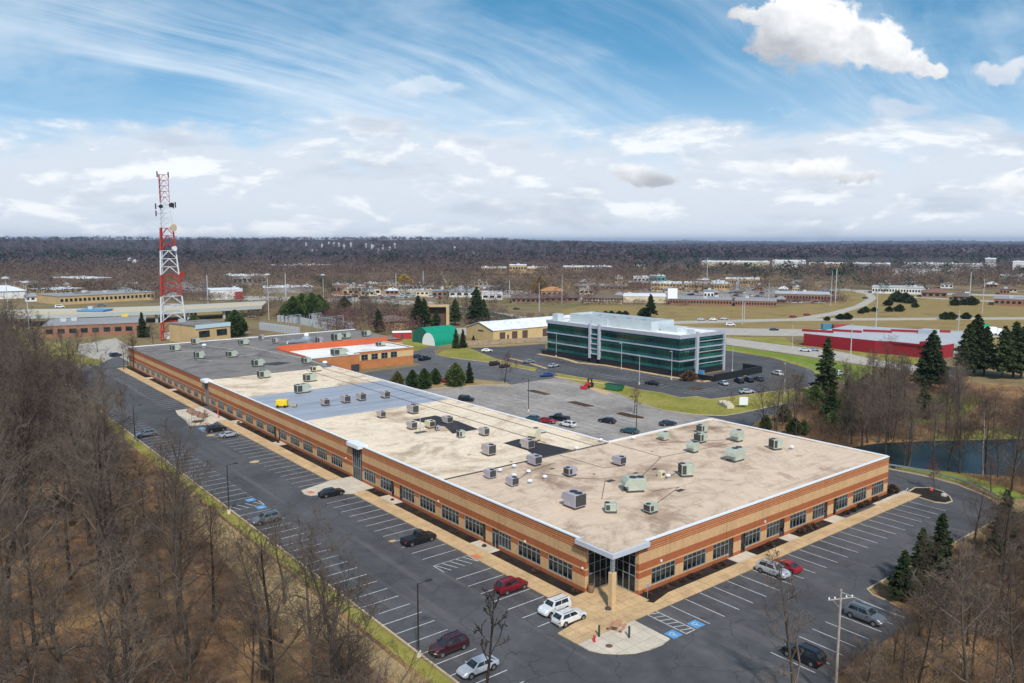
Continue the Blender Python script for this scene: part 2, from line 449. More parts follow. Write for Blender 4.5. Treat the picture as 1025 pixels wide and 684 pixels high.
sheet('forest_floor', [(-140,-60),(-45,-60),(-30,-14),(-25.6,-4),(-25.6,232),(-40,250),(-140,250)], .0042, LITTER)
sheet('forest_floor', [(4,-30),(6,-23.8),(24.8,-23.5),(27.2,-17),(66,-17),(74,-15.6),(79.4,-11),(82,-6),(86,-2),(86,-100),(4,-100)], .0040, LITTER)
sheet('forest_floor', [(84,20),(96,45),(104,46.5),(120,50),(150,50),(190,54),(200,20),(200,-60),(86.003,-60),(86.003,-2),(83,6)], .0038, LITTER)
sheet('grass_verge', [(-25.6,-12),(-23.9,-5),(-23.9,180),(-24.5,232),(-30,232),(-27.0,180),(-26.0,120),(-25.5,60)], .008, LAWNY)
sheet('grass_verge', [(-26.2,-12),(-26.0,60),(-26.4,90),(-29.5,62),(-31.5,40),(-32,22),(-29,8),(-27.5,-12)], .0062, DRY)
sheet('grass_verge', [(83.6,8),(84.2,4),(84.6,0),(83.8,-5),(82,-9.5),(78.5,-13.8),(84,-16),(88,-9),(89,-3),(86,4.6),(84,9)], .010, LAWN)
sheet('grass_field', [(56,-17),(66,-17),(74,-15.8),(78,-13.3),(84,-16),(86,-26),(66,-22)], .009, DRY)
sheet('grass_field', [(156.8, 37.5),(173.0, 32.0),(168.1, 23.1),(137.0, 16.9),(123.1, 21.2)], .008, LAWN)
sheet('grass_field', [(115.0, 14.2),(135.5, 7.5),(140.5, 1.0),(128.0, -3.0),(109.4, 9.7)], .0095, LAWNY)
# the pond behind the trees
sheet('pond', [(80,11),(83,7.5),(86,5),(88,2),(89.5,-1.5),(91,-3.8),(93.5,-7),(100,-16),(130,-28),(134,-6),(128,0),(120,5),(109,12.5),(99,18),(90,20),(82,17)], .014, M_water())

# parking lots
LOT = [(-23.5,232),(-23.5,-6),(-21,-22),(-12,-29),(3,-29),(6,-24.3),(24.6,-24.0),(26.4,-21.6),(27.0,-17.8),(28.2,-16.6),(66,-16.6),(70,-16.4),(73.7,-15.2),(77,-12.9),(79.3,-9.7),(81.7,-4.9),(82.5,-.4),(82.2,4.2),(81.8,7.5),(82,20),(84,32),(92,44),(96,46),(108,48.5),(122,50.5),(122,53.6),(104,54.2),(96,54.5),(90,60),(67,40),(67,0),(0,0),(0,232)]
sheet('parking_lot', LOT, .012, ASPH)
sheet('rear_parking_lot', [(36.4,36),(80,36),(92,52),(92,58),(88.8,69),(91.5,80),(95.5,90),(98,107),(100.6,122),(81,122),(78,128),(61,130.5),(55,133),(45,150),(36.4,150)], .016, ASPH2)
sheet('service_road', [(36.4,150),(45,150),(55,137),(63,138.5),(78,136),(82,126),(81,121),(100.6,121.6),(102.6,134),(101.5,147),(101.5,162),(97.5,178),(98,188),(104,199),(112,206),(109,210),(100,203),(90,196),(81,194),(81,170),(38,166)], .020, ASPH3)
sheet('office_parking_lot', [(121,200),(154,189),(131,163),(131,95),(154,97),(160,120),(194.3, 126.7),(190.7, 102.8),(177.4, 80.0),(164.4, 68.8),(150,63),(139,64),(126.4,66.5),(109.7,69.3),(110,74.2),(104.5,75.8),(106.1,82.7),(104.9,91.2),(107,104),(105,128),(106.5,139),(108.5,150),(110,166)], .020, ASPH)
sheet('drive_apron', [(100.6,121.8),(105,128.2),(107,139),(102.4,134.5)], .026, ASPH3)
sheet('lawn', [(98.2,187.6),(107.7,196.6),(119,199),(108.8,166.4),(106.6,151.7),(106.9,139.4),(102.4,135),(102.7,146),(101.7,162.5),(97.8,177.6)], .10, LAWNY)
sheet('lawn', [(100.6,121.5),(105,127.6),(107,104),(104.9,91.2),(106.1,82.7),(104.5,75.8),(110,74.2),(109.7,69.3),(126.4,66.5),(139,64),(152,62),(140,52),(122,53.8),(101.4,54.2),(96,54.8),(91.5,59.5),(88.9,68),(91,79.5),(95.5,89.6),(98,106.8)], .10, LAWNY)
sheet('lawn', [(101,204),(109,210),(124,206),(126,236),(100,240),(90,232),(88,198)], .0235, LAWNY)
sheet('gravel_yard', [(121,201),(139,205),(140,228),(150,260),(190,250),(200,205),(155,191)], .026, ROADM)
sheet('lawn', [(205.8, 135.1),(202.1, 99.6),(197.2, 68.5),(165.4, 56.3),(164.5, 68.9),(177.6, 80.1),(191.0, 103.0),(194.8, 127.0)], .0285, LAWN)
sheet('lawn', [(198.2, 129.5),(194.8, 105.5),(181.5, 82.4),(169.7, 71.2),(164.0, 68.6),(177.0, 79.8),(190.3, 102.5),(193.8, 126.3)], .0310, LAWNY)
sheet('lawn', [(232.3, 154.6),(249.2, 135.9),(230.5,119),(230.5,86),(232.5,80),(232.5,64),(211.1, 61.5),(216.7, 75.8),(227.0, 97.6),(227.3, 124.4),(230.2, 153.0)], .0325, LAWNY)
sheet('dry_strip', [(112,204),(121,200.5),(155,190),(154,186),(131,190),(119,196)], .032, DRY)
sheet('mulch_strip', [(55.2,132.7),(58,136.5),(66,138),(77.5,136),(82,126),(80.5,120.5),(73.5,126),(60.8,129.7)], .10, DRY)
sheet('bank', [(96,46),(100,45.6),(110,48.6),(122,50.6),(122,44),(108,36),(92,30),(85,32),(90,41)], .030, LITTER)

# roads
sheet('street', [(228.9, 152.1),(226.2, 123.6),(226.0, 97.0),(215.8, 75.3),(212.1, 47.3),(199.8, 42.4),(200.4, 70.1),(205.1, 101.5),(208.9, 137.4)], .0345, ROADM)
sheet('street', [(-60,236),(-24,230),(-4,231),(2,236),(3,262),(-8,240),(-24,250),(-60,262)], .0375, ASPH3)
sheet('road_left', [(-27.8, 357.0),(-22.9, 353.1),(-21.7, 302.0),(-22.3, 262.3),(-26.5, 254.0),(-26.2, 298.3)], .0395, ASPH3)
HWY = [(131.1, 578.0),(185.7, 513.0),(239.2, 412.7),(218.5, 264.2),(232.6, 207.4),(277.7, 156.9),(372.5, 67.6),(345.2, 59.3),(252.4, 140.5),(210.0, 186.8),(195.2, 237.3),(220.3, 383.2),(170.9, 479.2),(117.6, 534.3)]
sheet('highway', HWY, .036, ROADM)
sheet('highway', [(259.6, 217.6),(328.6, 183.5),(456.0, 92.9),(440.7, 88.3),(316.3, 175.7),(247.9, 207.5)], .040, ROADM)
sheet('highway_ramp', [(326.1, 181.9),(380.5, 189.3),(438.0, 204.3),(511.6, 232.7),(558.4, 259.4),(584.9, 287.3),(597.9, 307.4),(614.7, 316.8),(611.8, 300.0),(577.9, 264.4),(521.9, 231.1),(448.6, 201.0),(373.0, 178.7),(323.0, 173.8)], .044, ROADM)
sheet('highway', [(603.4, 310.5),(616.9, 243.1),(647.8, 151.2),(623.1, 143.7),(596.3, 233.8),(587.2, 301.4)], .048, ROADM)
sheet('highway', [(560.1, 221.2),(559.3, 188.1),(563.3, 125.5),(551.6, 122.0),(545.7, 182.6),(549.1, 216.2)], .048, ROADM)
sheet('meadow', [(251.1, 292.5),(312.5, 325.7),(326.7, 293.1),(395.6, 233.0),(452.9, 230.5),(520.8, 252.6),(584.5, 299.9),(611.4, 140.1),(317.4, 50.8),(262.0, 95.0),(264.8, 128.2),(207.1, 184.1),(198.0, 229.1)], .0275, FIELD)
sheet('plaza', [(-16,266),(3,262),(8,263),(9,232),(0,231),(-8,240),(-14,250)], .030, LAWNY)
sheet('plaza', [(-4,240),(9,234),(15,320),(-2,306),(-8,280)], .034, ROADM)
sheet('gravel_yard', [(42.2, 243.7),(54.3, 277.8),(63.7, 288.8),(76.3, 273.9),(68.5, 245.5),(72.8, 226.6),(70.3, 221.3)], .030, ROADM)
sheet('shopping_lot', [(211.1, 514.1),(319.4, 386.1),(321.7, 335.2),(371.3, 386.2),(367.8, 469.4),(356.0, 576.9),(280.7, 637.0)], .030, ROADM)
sheet('shopping_lot', [(355.9, 319.6),(381.8, 287.2),(447.4, 234.8),(522.2, 265.8),(583.6, 333.9),(580.6, 443.3),(533.3, 481.1)], .030, ASPH2)
sheet('shopping_lot', [(-0.8, 729.6),(162.1, 599.6),(223.8, 778.2),(17.2, 943.1)], .030, ASPH2)
sheet('meadow', [(68.9, 413.4),(110.4, 440.9),(126.8, 437.6),(129.1, 398.5),(83.9, 357.8),(66.3, 385.7)], .024, FIELD)
sheet('meadow', [(280.5, 1205.5),(328.1, 1167.6),(362.8, 1275.9),(311.1, 1317.2)], .024, FIELD)
sheet('meadow', [(421.6, 482.8),(479.2, 436.8),(540.4, 487.5),(464.1, 524.5)], .024, FIELD)
sheet('lawn', [(-41.3, 249.6),(-31.0, 241.4),(-15.9, 263.3),(-3.0, 279.8),(-14.5, 346.4),(-12.3, 434.6),(-24.9, 444.6)], .028, LAWNY)

# painted markings
mk = MB()
def line(p, q, w=.10, z=.024):
    p = Vector((*p, 0)); q = Vector((*q, 0)); d = (q-p).normalized(); n = Vector((-d.y, d.x, 0))*w/2
    mk.face([(p-n)[:2]+(z,), (q-n)[:2]+(z,), (q+n)[:2]+(z,), (p+n)[:2]+(z,)])
for k in range(0, 21):                                   # front stalls along the building, left side
    y = 1.7+2.68*k
    if y < 56.9: line((-4.5, y), (-10.1, y))
k = 0
while 66.5+2.68*k < 122: line((-4.5, 66.5+2.68*k), (-10.1, 66.5+2.68*k)); k += 1
k = 0
while 148+2.68*k < 226: line((-4.5, 148+2.68*k), (-10.1, 148+2.68*k)); k += 1
for k in range(-3, 86): line((-18.3, -3.2+2.68*k), (-23.4, -3.2+2.68*k))
for k in range(23): line((5.6+2.745*k, -4.2), (5.6+2.745*k, -9.9))
for k in range(8): line((5.5+2.69*k, -17.8), (5.5+2.69*k, -22.9))
for k in range(5): line((-16.4+2.69*k, -24.8), (-16.4+2.69*k, -29))
line((24.9,-14.8),(24.2,-22.4)); line((69.4,-1.6),(73.2,-.6))
def hatch(x0, x1, y0, y1, n, along='Y'):
    line((x0,y0),(x1,y0)); line((x0,y1),(x1,y1)); line((x0,y0),(x0,y1)); line((x1,y0),(x1,y1))
    for i in range(1, n+1):
        if along == 'Y': line((x0, y0+(y1-y0)*i/n), (x1, y0+(y1-y0)*(i-.6)/n))
        else: line((x0+(x1-x0)*i/n, y0), (x0+(x1-x0)*(i-.8)/n, y1))
hatch(1.7, 3.2, -9.7, -4.0, 6)
hatch(-10.1, -4.5, 20.45, 23.1, 5, 'X')
hatch(-23.4, -18.3, 61.1, 63.8, 4, 'X'); hatch(-10.1, -5.5, 118.2, 120.6, 3, 'X')
# rear lot: long stall rows, foreshortened
for y0 in (44, 62, 80, 98):
    for k in range(12):
        x = 50+2.7*k
        if x < 86: line((x, y0), (x, y0+10.5), .11, .026)
for k in range(14): line((96.2, 116-2.7*k+46), (101.0, 116-2.7*k+46), .11, .032)
for k in range(26): line((112.5, 90+2.7*k), (117.5, 90+2.7*k), .11, .032)
for k in range(20): line((124.5, 96+2.7*k), (129.5, 96+2.7*k), .11, .032)
for k in range(12): line((112+2.7*k, 76), (112+2.7*k, 81), .11, .032)
for k in range(12): line((158+2.7*k, 66+1.5*k), (158+2.7*k, 71+1.5*k), .11, .032)
for k in range(5): line((-20+3*k, 236), (-20+3*k, 242), .12, .042)
tag(mk.build('painted_markings', PAINT), kind='structure')
# highway lane lines
mk = MB()
bl = MB()
for (x, y) in ((0.5,-8.9), (4.3,-9.0), (-19.2,60.2), (-19.2,64.9), (-9.4,122.0)):
    bl.face([(x-.75,y-.75,.026),(x+.75,y-.75,.026),(x+.75,y+.75,.026),(x-.75,y+.75,.026)], 0)
    def wc(pts): bl.face([(x-px*.9, y-py*.9, .030) for px, py in pts], 1)
    # wheelchair user: head, back, seat, leg and wheel arc (drawn towards the driver)
    wc([(.0+.09*math.cos(t), .52+.09*math.sin(t)) for t in [i*math.pi/4 for i in range(8)]])
    wc([(-.05,.40),(.05,.40),(.08,-.02),(-.03,-.02)]); wc([(.0,.2),(.28,.2),(.28,.13),(.0,.13)]); wc([(.0,.05),(.33,.05),(.33,-.04),(.0,-.04)])
    wc([(.27,.0),(.34,.0),(.46,-.4),(.38,-.42)])
    for i in range(9):
        a0, a1 = R(110+i*26), R(110+(i+1)*26)
        wc([(.02+.34*math.cos(a0), -.18+.34*math.sin(a0)), (.02+.34*math.cos(a1), -.18+.34*math.sin(a1)), (.02+.26*math.cos(a1), -.18+.26*math.sin(a1)), (.02+.26*math.cos(a0), -.18+.26*math.sin(a0))])
tag(bl.build('accessible_parking_markings', [BLUEP, PAINT]), kind='structure')

# kerbs, pavements, islands
kb = MB()
for pts in ([(-23.6,232),(-23.6,-6),(-21,-22)],
            [(36,-16.5),(28.0,-16.6),(27.1,-17.7),(26.9,-19.4),(26.2,-21.5)],
            [(36,-16.7),(66,-16.7),(70,-16.5),(73.8,-15.3),(77.1,-13),(79.4,-9.8),(81.8,-4.9),(82.6,-.4),(82.3,4.2),(81.9,7.5),(82.1,20)],
            [(100.6,121.6),(98,106.9),(95.5,89.6),(91.2,79.7),(88.9,68.4),(91.4,59.6),(95.8,54.7),(101.4,54.1),(122,53.7)],
            [(105,127.8),(107,104),(105,91.2),(106.2,82.7),(104.6,75.9),(110,74.3),(109.8,69.4),(126.4,66.6),(139,64.1),(152,62)],
            [(97.8,188),(97.7,177.6),(101.6,162.5),(102.6,146),(102.4,134.8)], [(106.8,139.4),(106.6,151.7),(108.8,166.4),(119,199)],
            [(55,132.6),(60.8,129.6),(73.5,125.9),(80.5,120.4),(82.1,126)]):
    kb.strip(pts, .18, 0, .15)
tag(kb.build('kerb', KERB), kind='structure')
pv = MB()
pv.prism([(-4.4,0.0),(-9.4,-.9),(-9.3,-4.0),(-0.6,-4.05),(2.0,-4.05),(2.0,-1.75),(4.6,-1.75),(4.6,4.6),(-1.8,4.6),(-1.8,57),(-4.4,57)], 0, .13)
pv.prism([(2.003,-4.05),(70.8,-4.05),(70.8,-1.8),(2.003,-1.8)], 0, .128)
pv.prism([(-4.4,66.2),(-1.8,66.2),(-1.8,126.5),(-4.4,126.5)], 0, .13)
pv.prism([(-4.4,146.0),(-1.8,146),(-1.8,228),(-4.4,228)], 0, .13)
tag(pv.build('pavement', CONC_TAN), kind='structure')
pv = MB()
pv.prism([(-9.3,-4.05),(-9.25,-5.6),(-8.6,-6.9),(-7.4,-8.1),(-5.9,-9.1),(-3.9,-9.6),(-2.2,-9.7),(-0.7,-9.4),(-0.62,-4.12)], 0, .132)
pv.prism([(-10.6,64.1),(-11.0,62.2),(-10.6,60.6),(-8.8,60.1),(-4.4,57.1),(0,57.6),(0,66.1),(-4.4,66.1)], 0, .134)
pv.prism([(-8.6,145.6),(-9.6,140),(-9.9,133),(-11.0,126.2),(-6.2,124.4),(-4.4,126.6),(-1.8,126.6),(-1.8,145.6)], 0, .134)
for y0, y1 in ((21.6,26.4),(47.8,52.6),(95.6,99),(121.5,125),(174,177),(199,202)): pv.prism([(-1.8,y0),(0,y0),(0,y1),(-1.8,y1)], 0, .126)
for x0, x1 in ((22.3,26.6),(34.4,37.2),(46.4,50)): pv.prism([(x0,-1.8),(x1,-1.8),(x1,0),(x0,0)], 0, .126)
pv.prism([(60,-1.0),(70.8,-1.0),(70.8,-1.79),(60,-1.79)], 0, .127)
tag(pv.build('pavement', CONC_PALE), kind='structure')
pv = MB()
pv.strip([(129.8,88),(129,100),(129.5,130),(126,140),(129,150),(129.5,165)], 1.8, 0, .13)
pv.strip([(109,137),(112.5,150),(114,163)], 1.2, 0, .13); pv.strip([(104.6,101),(100.4,123)], 1.4, .1, .14); pv.strip([(129.8,88),(150,87)], 1.6, 0, .13)
pv.prism([(92,92),(99.5,95),(99,104),(94.5,101)], .01, .03)
tag(pv.build('pavement', CONC_TAN), kind='structure')
mu = MB()
for y0, y1 in ((4.6,21.6),(26.4,47.8),(52.6,57.5),(66.1,95.6),(99,121.5),(125,139),(147,174),(177,199),(202,226)): mu.prism([(-1.79,y0),(-.01,y0),(-.01,y1),(-1.79,y1)], .02, .11)
for x0, x1 in ((4.6,22.3),(26.6,34.4),(37.2,46.4),(50,67)): mu.prism([(x0,-1.79 if x0 < 50 else -.99),(x1,-1.79 if x0 < 50 else -.99),(x1,-.01),(x0,-.01)], .02, .11)
mu.prism([(69.4,-3.9),(71.0,-1.9),(74,-1.6),(75.8,-3.2),(75.4,-5.2),(73.5,-7.2),(71.4,-8.4),(69.6,-8.3),(68.9,-6.8)], .02, .12)
mu.prism([(4,-1.79),(4.4,-2.6),(8,-1.79)], .02, .14)
tag(mu.build('mulch_bed', MULCH), kind='structure')
mu = MB()
for pts in ([(78.5,110.4),(80.6,109.8),(80.4,102.2),(78.6,102.5)], [(76.8,91),(79,90.5),(78.6,82.8),(76.4,84)], [(76.5,73),(78.6,73.5),(79,66),(77.6,65.2),(76.2,68.4)], [(118,84.5),(121,85),(121,80.5),(118.4,80.5)], [(158,73.5),(162,78),(164,76.6),(160,72.6)]):
    mu.prism(pts, 0, .16)
tag(mu.build('planting_island', MULCHB), kind='structure')
kb = MB(); isl = [(69.3,-3.9),(68.8,-6.9),(69.6,-8.4),(71.5,-8.6),(73.7,-7.3),(75.6,-5.3),(76,-3.2),(74.1,-1.4),(71.0,-1.7)]
kb.strip(isl, .18, 0, .16)
tag(kb.build('kerb', KERB), kind='structure')
# pale patches round drains and repairs in the asphalt
rp = MB()
for x, y, a in ((-9.9,34.2,.55),(-10.2,87,1.0),(-9.9,113.9,1.0)):
    rp.face([(x+a*math.cos(t)*(1+.12*math.sin(3*t)), y+a*.8*math.sin(t), .028) for t in [i*math.pi/7 for i in range(14)]])
tag(rp.build('patched_asphalt', CONC_TAN), kind='structure')
rp = MB()
for x, y, rz in ((-3.9,21.9,0),(-9.8,62.1,0),(-7.0,125.4,0)): rp.face([(x-.5,y-.7,.140),(x+.5,y-.7,.140),(x+.5,y+.7,.140),(x-.5,y+.7,.140)])
tag(rp.build('tactile_paving', mat('tactile_red', (.55,.17,.08), .85)), kind='structure')

# ------------------------------------------------------------------ main office building
B = thing('office_building', 'long low office building banded in rust and cream brick under a huge stained tan roof', 'building', (0, 0, 0))
HT = 6.62
ROOFZ = 6.42
def facade(mb, axis, s0, s1, z1, ops, depth=.22, sign=-1, m=0):
    """wall on X=0 (axis 'Y') or Y=0 (axis 'X') with recessed openings (a, b, z0, z1)"""
    def P3(s, z, d=0): return (d, s, z) if axis == 'Y' else (s, d, z)
    ops = sorted(ops); cur = s0
    for a, b_, za, zb in ops + [(s1, s1, 0, 0)]:
        if a > cur: mb.face([P3(cur,0), P3(a,0), P3(a,z1), P3(cur,z1)], m)
        if b_ > a:
            if za > 0.15: mb.face([P3(a,0), P3(b_,0), P3(b_,za), P3(a,za)], m)
            mb.face([P3(a,zb), P3(b_,zb), P3(b_,z1), P3(a,z1)], m)
            for q in ([P3(a,za),P3(a,zb),P3(a,zb,depth),P3(a,za,depth)], [P3(b_,za),P3(b_,zb),P3(b_,zb,depth),P3(b_,za,depth)],
                      [P3(a,za),P3(b_,za),P3(b_,za,depth),P3(a,za,depth)], [P3(a,zb),P3(b_,zb),P3(b_,zb,depth),P3(a,zb,depth)]): mb.face(q, m)
        cur = b_
SILL, HEAD = .72, 2.86
Lw = [(6.9,11.5),(13.0,17.7),(19.2,22.0),(25.6,30.2),(31.7,36.4),(38.1,42.7),(44.3,48.0),(51.6,55.5),(57.1,61.3),
      (69.8,74.5),(76.2,80.9),(82.7,87.4),(89.1,93.8),(95.6,99.2),(102.2,106.7),(108.5,113.0),(115.0,119.6),(121.7,126.0),(128.2,132.6),(134.6,139.3),(141.0,145.0),
      (155,159.1),(161.3,165.3),(167.4,171.6),(173.5,177.6),(179.8,183.9),(185.9,190.1),(192,196.2),(198.3,202.3),(204.6,208.8),(210.8,214.9),(216.9,220.6)]
Ld = [(22.0,23.6),(25.0,25.6),(48.0,49.0),(50.7,51.6),(99.2,100.0),(101.2,102.2),(150.6,152.8),(223.4,225.6)]
Rw = [(6.9,11.45),(13.0,17.6),(19.1,22.6),(26.3,29.9),(31.4,34.6),(37.3,41.7),(43.4,46.7),(50.3,53.8),(55.4,59.7),(61.4,65.5)]
Rd = [(22.6,23.6),(25.3,26.3),(34.6,35.9),(46.7,47.7),(49.4,50.3)]
fb = MB()
def merge(ws, ds): # doors share their opening with the window beside them
    return [(a,b_,SILL,HEAD) for a,b_ in ws] + [(a,b_,.13,HEAD) for a,b_ in ds]
T1 = (61.9, 65.6); T0 = (146.0, 149.0)
facade(fb, 'Y', 4.6, T1[0], HT, merge(Lw[:9], Ld[:4]))
facade(fb, 'Y', T1[1], T0[0], HT, merge(Lw[9:21], Ld[4:6]))
facade(fb, 'X', 4.6, 66.8, HT, merge(Rw, Rd))
fb2 = MB()
facade(fb2, 'Y', T0[1], 230.5, HT-.1, merge(Lw[21:], Ld[6:]))
# return walls, rear and ends
fb.face([(0,4.6,0),(.5,4.6,0),(.5,4.6,HT),(0,4.6,HT)]); fb.face([(4.6,0,0),(4.6,.5,0),(4.6,.5,HT),(4.6,0,HT)])
for p, q in (((66.8,0),(66.8,36.6)), ((66.8,36.6),(36.4,36.6)), ((36.4,36.6),(36.4,149))): fb.face([(*p,0),(*q,0),(*q,HT),(*p,HT)])
for p, q in (((38,149),(38,171)), ((38,194),(87,194)), ((87,194),(87,232)), ((87,232),(0,230.5))): fb2.face([(*p,0),(*q,0),(*q,HT-.1),(*p,HT-.1)])
fb2.face([(36.4,149,0),(38,149,0),(38,149,HT-.1),(36.4,149,HT-.1)])
fb.build('wall', BRICK, B); fb2.build('wall', BRICK2, B, label='far stretch of brick wall with smaller windows below the grey roof')
# roof sheets
def roof(poly, z, m, lab): MB().prism(poly, z-.25, z).build('roof', m, B, label=lab)
roof([(.25,5.3),(5.3,5.3),(5.3,.25),(66.5,.25),(66.5,36.4),(.25,36.4)], ROOFZ, TAN_ROOF, 'wide stained tan membrane roof at the near corner')
roof([(.25,36.4),(36.2,36.4),(36.2,88),(.25,88)], ROOFZ-.004, CREAM_ROOF, 'cream membrane roof in the middle of the building')
roof([(.25,88),(36.2,88),(36.2,119.5),(.25,119.5)], ROOFZ-.008, METAL_ROOF, 'blue grey roof stretch crossing the building')
roof([(.25,119.5),(36.2,119.5),(36.2,148.9),(.25,148.9)], ROOFZ-.004, CREAM_ROOF, 'cream roof stretch beyond the blue grey one')
roof([(.25,148.9),(38,148.9),(38,194),(87,194),(87,231.8),(.25,230.3)], ROOFZ-.012, GREY_ROOF, 'dark grey gravel roof at the far end')
cp = MB()
def cop(pts, z=HT, m=cp, w=.42): m.strip(pts, w, z-.02, z+.14)
cop([(.1,5.71),(.1,61.3)]); cop([(.1,66.2),(.1,145.6)]); cop([(5.71,.1),(66.7,.1)]); cop([(66.7,.31),(66.7,36.7)]); cop([(66.49,36.7),(36.6,36.7)]); cop([(36.4,36.91),(36.4,148.9)])
cp.build('coping', COPING, B)
c2 = MB(); c2.strip([(.1,149.6),(.1,230.4)], .25, HT-.12, HT-.04); c2.build('coping', DARKF, B, label='dark metal edge of the grey roof')
c2 = MB(); c2.strip([(.3,230.7),(87,232)], .5, HT-.12, HT+.15); c2.build('coping', COPING, B, label='pale coping at the far end of the grey roof')
# inner parapet faces
pr = MB()
for p, q in (((.3,5.9),(.3,145.6)), ((6.4,.3),(66.5,.3)), ((66.5,.3),(66.5,36.5)), ((66.5,36.5),(36.2,36.5)), ((36.2,36.5),(36.2,148.9))):
    pr.face([(*p,ROOFZ-.05),(*q,ROOFZ-.05),(*q,HT),(*p,HT)])
pr.build('parapet', CREAM_ROOF, B)
# roof seams, gas lines and patches
sm = MB()
sm.strip([(.3,36.7),(36.2,36.7)], .34, ROOFZ-.02, ROOFZ+.10); sm.build('roof_seam', mat('bitumen_dark', (.055,.045,.04), .8), B)
sm = MB()
for pts in ([(33.2,37),(33.2,148)], [(27.8,44),(28,148)]): sm.strip(pts, .16, ROOFZ-.02, ROOFZ+.06)
for pts in ([(24.2,36.2),(24.6,26),(27.2,25)], [(36,24.5),(55,22.5)], [(25,18.5),(37,24.5),(37,36.4)], [(21.5,12.9),(26.3,11.8),(14,7.6)], [(14.6,30),(17.4,24.4),(20.5,21.5),(13.2,15)], [(44,31),(55.5,24.5)], [(8.7,29),(13.5,31.8),(20.5,33.2)], [(27.5,15.6),(38,18.8)]):
    sm.strip(pts, .09, ROOFZ-.02, ROOFZ+.05)
sm.build('gas_pipe', mat('pipe_dark', (.10,.07,.05), .7), B)
for poly, z, lab in (([(18.6,75.3),(24.5,75.6),(25.2,68),(24.4,60),(18.4,60.2),(20.5,66),(19.2,70)], ROOFZ+.02, 'black repair patch in the middle of the cream roof'),
                ([(21.6,48.6),(25.7,49.2),(27.2,44),(28.2,37.2),(20.1,37.0),(21.8,42)], ROOFZ+.02, 'black repair patch beside the dark roof seam')):
    MB().sheet(poly, z).build('roof_patch', M_roof('bitumen_patch', (.03,.03,.036), (.06,.055,.05), .5), B, label=lab)
MB().sheet([(21.8,167),(28,168),(30.5,163.5),(24.5,161.5)], ROOFZ+.012).build('roof_patch', mat('bitumen_blue', (.03,.032,.04), .8), B, label='black patch on the grey roof')
pm = mat('roof_dark_square', (.05,.04,.035), .9)
for x, y, s_ in ((20.5,20.4,.8),(26.6,20.8,.5),(30.6,20.4,.6),(25.2,10.7,.8),(17.8,30.8,.45),(21.0,24.5,.3),(38.4,27.8,.3),(12.1,46,.3),(14.8,44.5,.35),(15.2,38.2,.3)):
    MB().sheet([(x-s_,y-s_*.6),(x+s_,y-s_*.5),(x+s_*.9,y+s_*.6),(x-s_,y+s_*.5)], ROOFZ+.012).build('roof_patch', pm, B)
# pale walk strips on the grey roof
ws = MB()
for p, q in (((21,226),(27,205)), ((33,211),(37,168)), ((10,211.5),(17,207)), ((10,188),(13,183)), ((18,185.5),(30,190)), ((37,168),(36,152)), ((44,222),(57,200))): ws.strip([p,q], .35, ROOFZ-.02, ROOFZ+.02)
ws.build('walk_strip', mat('strip_pale', (.45,.42,.38), .9), B)

# windows and doors
def window(axis, a, b_, z0=SILL, z1=HEAD, ncol=5, trans=True, fm=ALUM, gm=GLASS, parent=B, off=0.0, d=.12, rows=None, bar=.035):
    def bx(mb, s0, s1, za, zb, d0, d1):
        if axis == 'Y': mb.box(off+d0, off+d1, s0, s1, za, zb)
        else: mb.box(s0, s1, off+d0, off+d1, za, zb)
    mb = MB(); bx(mb, a, b_, z0, z1, d, d+.05)
    w = mb.build('window', gm, parent)
    f = MB()
    bx(f, a, b_, z1-.09, z1-.002, d-.09, d-.003); bx(f, a, b_, z0+.002, z0+.09, d-.09, d-.003)
    bx(f, a+.002, a+.09, z0+.09, z1-.09, d-.09, d-.003); bx(f, b_-.09, b_-.002, z0+.09, z1-.09, d-.09, d-.003)
    for i in range(1, ncol):
        s = a+(b_-a)*i/ncol; bx(f, s-bar, s+bar, z0+.09, z1-.09, d-.07, d-.003)
    for zz in (rows or [z0+(z1-z0)*.70]):
        for i in range(ncol):
            s = a+(b_-a)*i/ncol; s2 = a+(b_-a)*(i+1)/ncol
            bx(f, s+(.09 if i == 0 else bar), s2-(.09 if i == ncol-1 else bar), zz-.045, zz+.045, d-.07, d-.003)
    f.build('frame', fm, w)
    return w
def door(axis, a, b_, parent=B, z1=HEAD, gm=GLASS_DK):
    def bx(mb, s0, s1, za, zb, d0, d1):
        if axis == 'Y': mb.box(d0, d1, s0, s1, za, zb)
        else: mb.box(s0, s1, d0, d1, za, zb)
    mb = MB(); bx(mb, a, b_, .13, z1, .13, .17); w = mb.build('door', gm, parent)
    f = MB(); bx(f, a, b_, 2.2, 2.28, .05, .127); bx(f, a, a+.07, .13, 2.2, .05, .127); bx(f, b_-.07, b_, .13, 2.2, .05, .127)
    if b_-a > 1.5: bx(f, (a+b_)/2-.05, (a+b_)/2+.05, .13, 2.2, .05, .127)
    f.build('frame', DARKF if b_-a < 1.5 else ALUM, w)
    h = MB(); bx(h, b_-.2, b_-.16, .95, 1.25, .02, .05); h.build('handle', STEEL, w)
for a, b_ in Lw: window('Y', a, b_, ncol=(5 if a < 150 else 4) if b_-a > 3.9 else 4)
for a, b_ in Ld: door('Y', a, b_)
for a, b_ in Rw: window('X', a, b_, ncol=5 if b_-a > 3.7 else 4)
for a, b_ in Rd: door('X', a, b_)
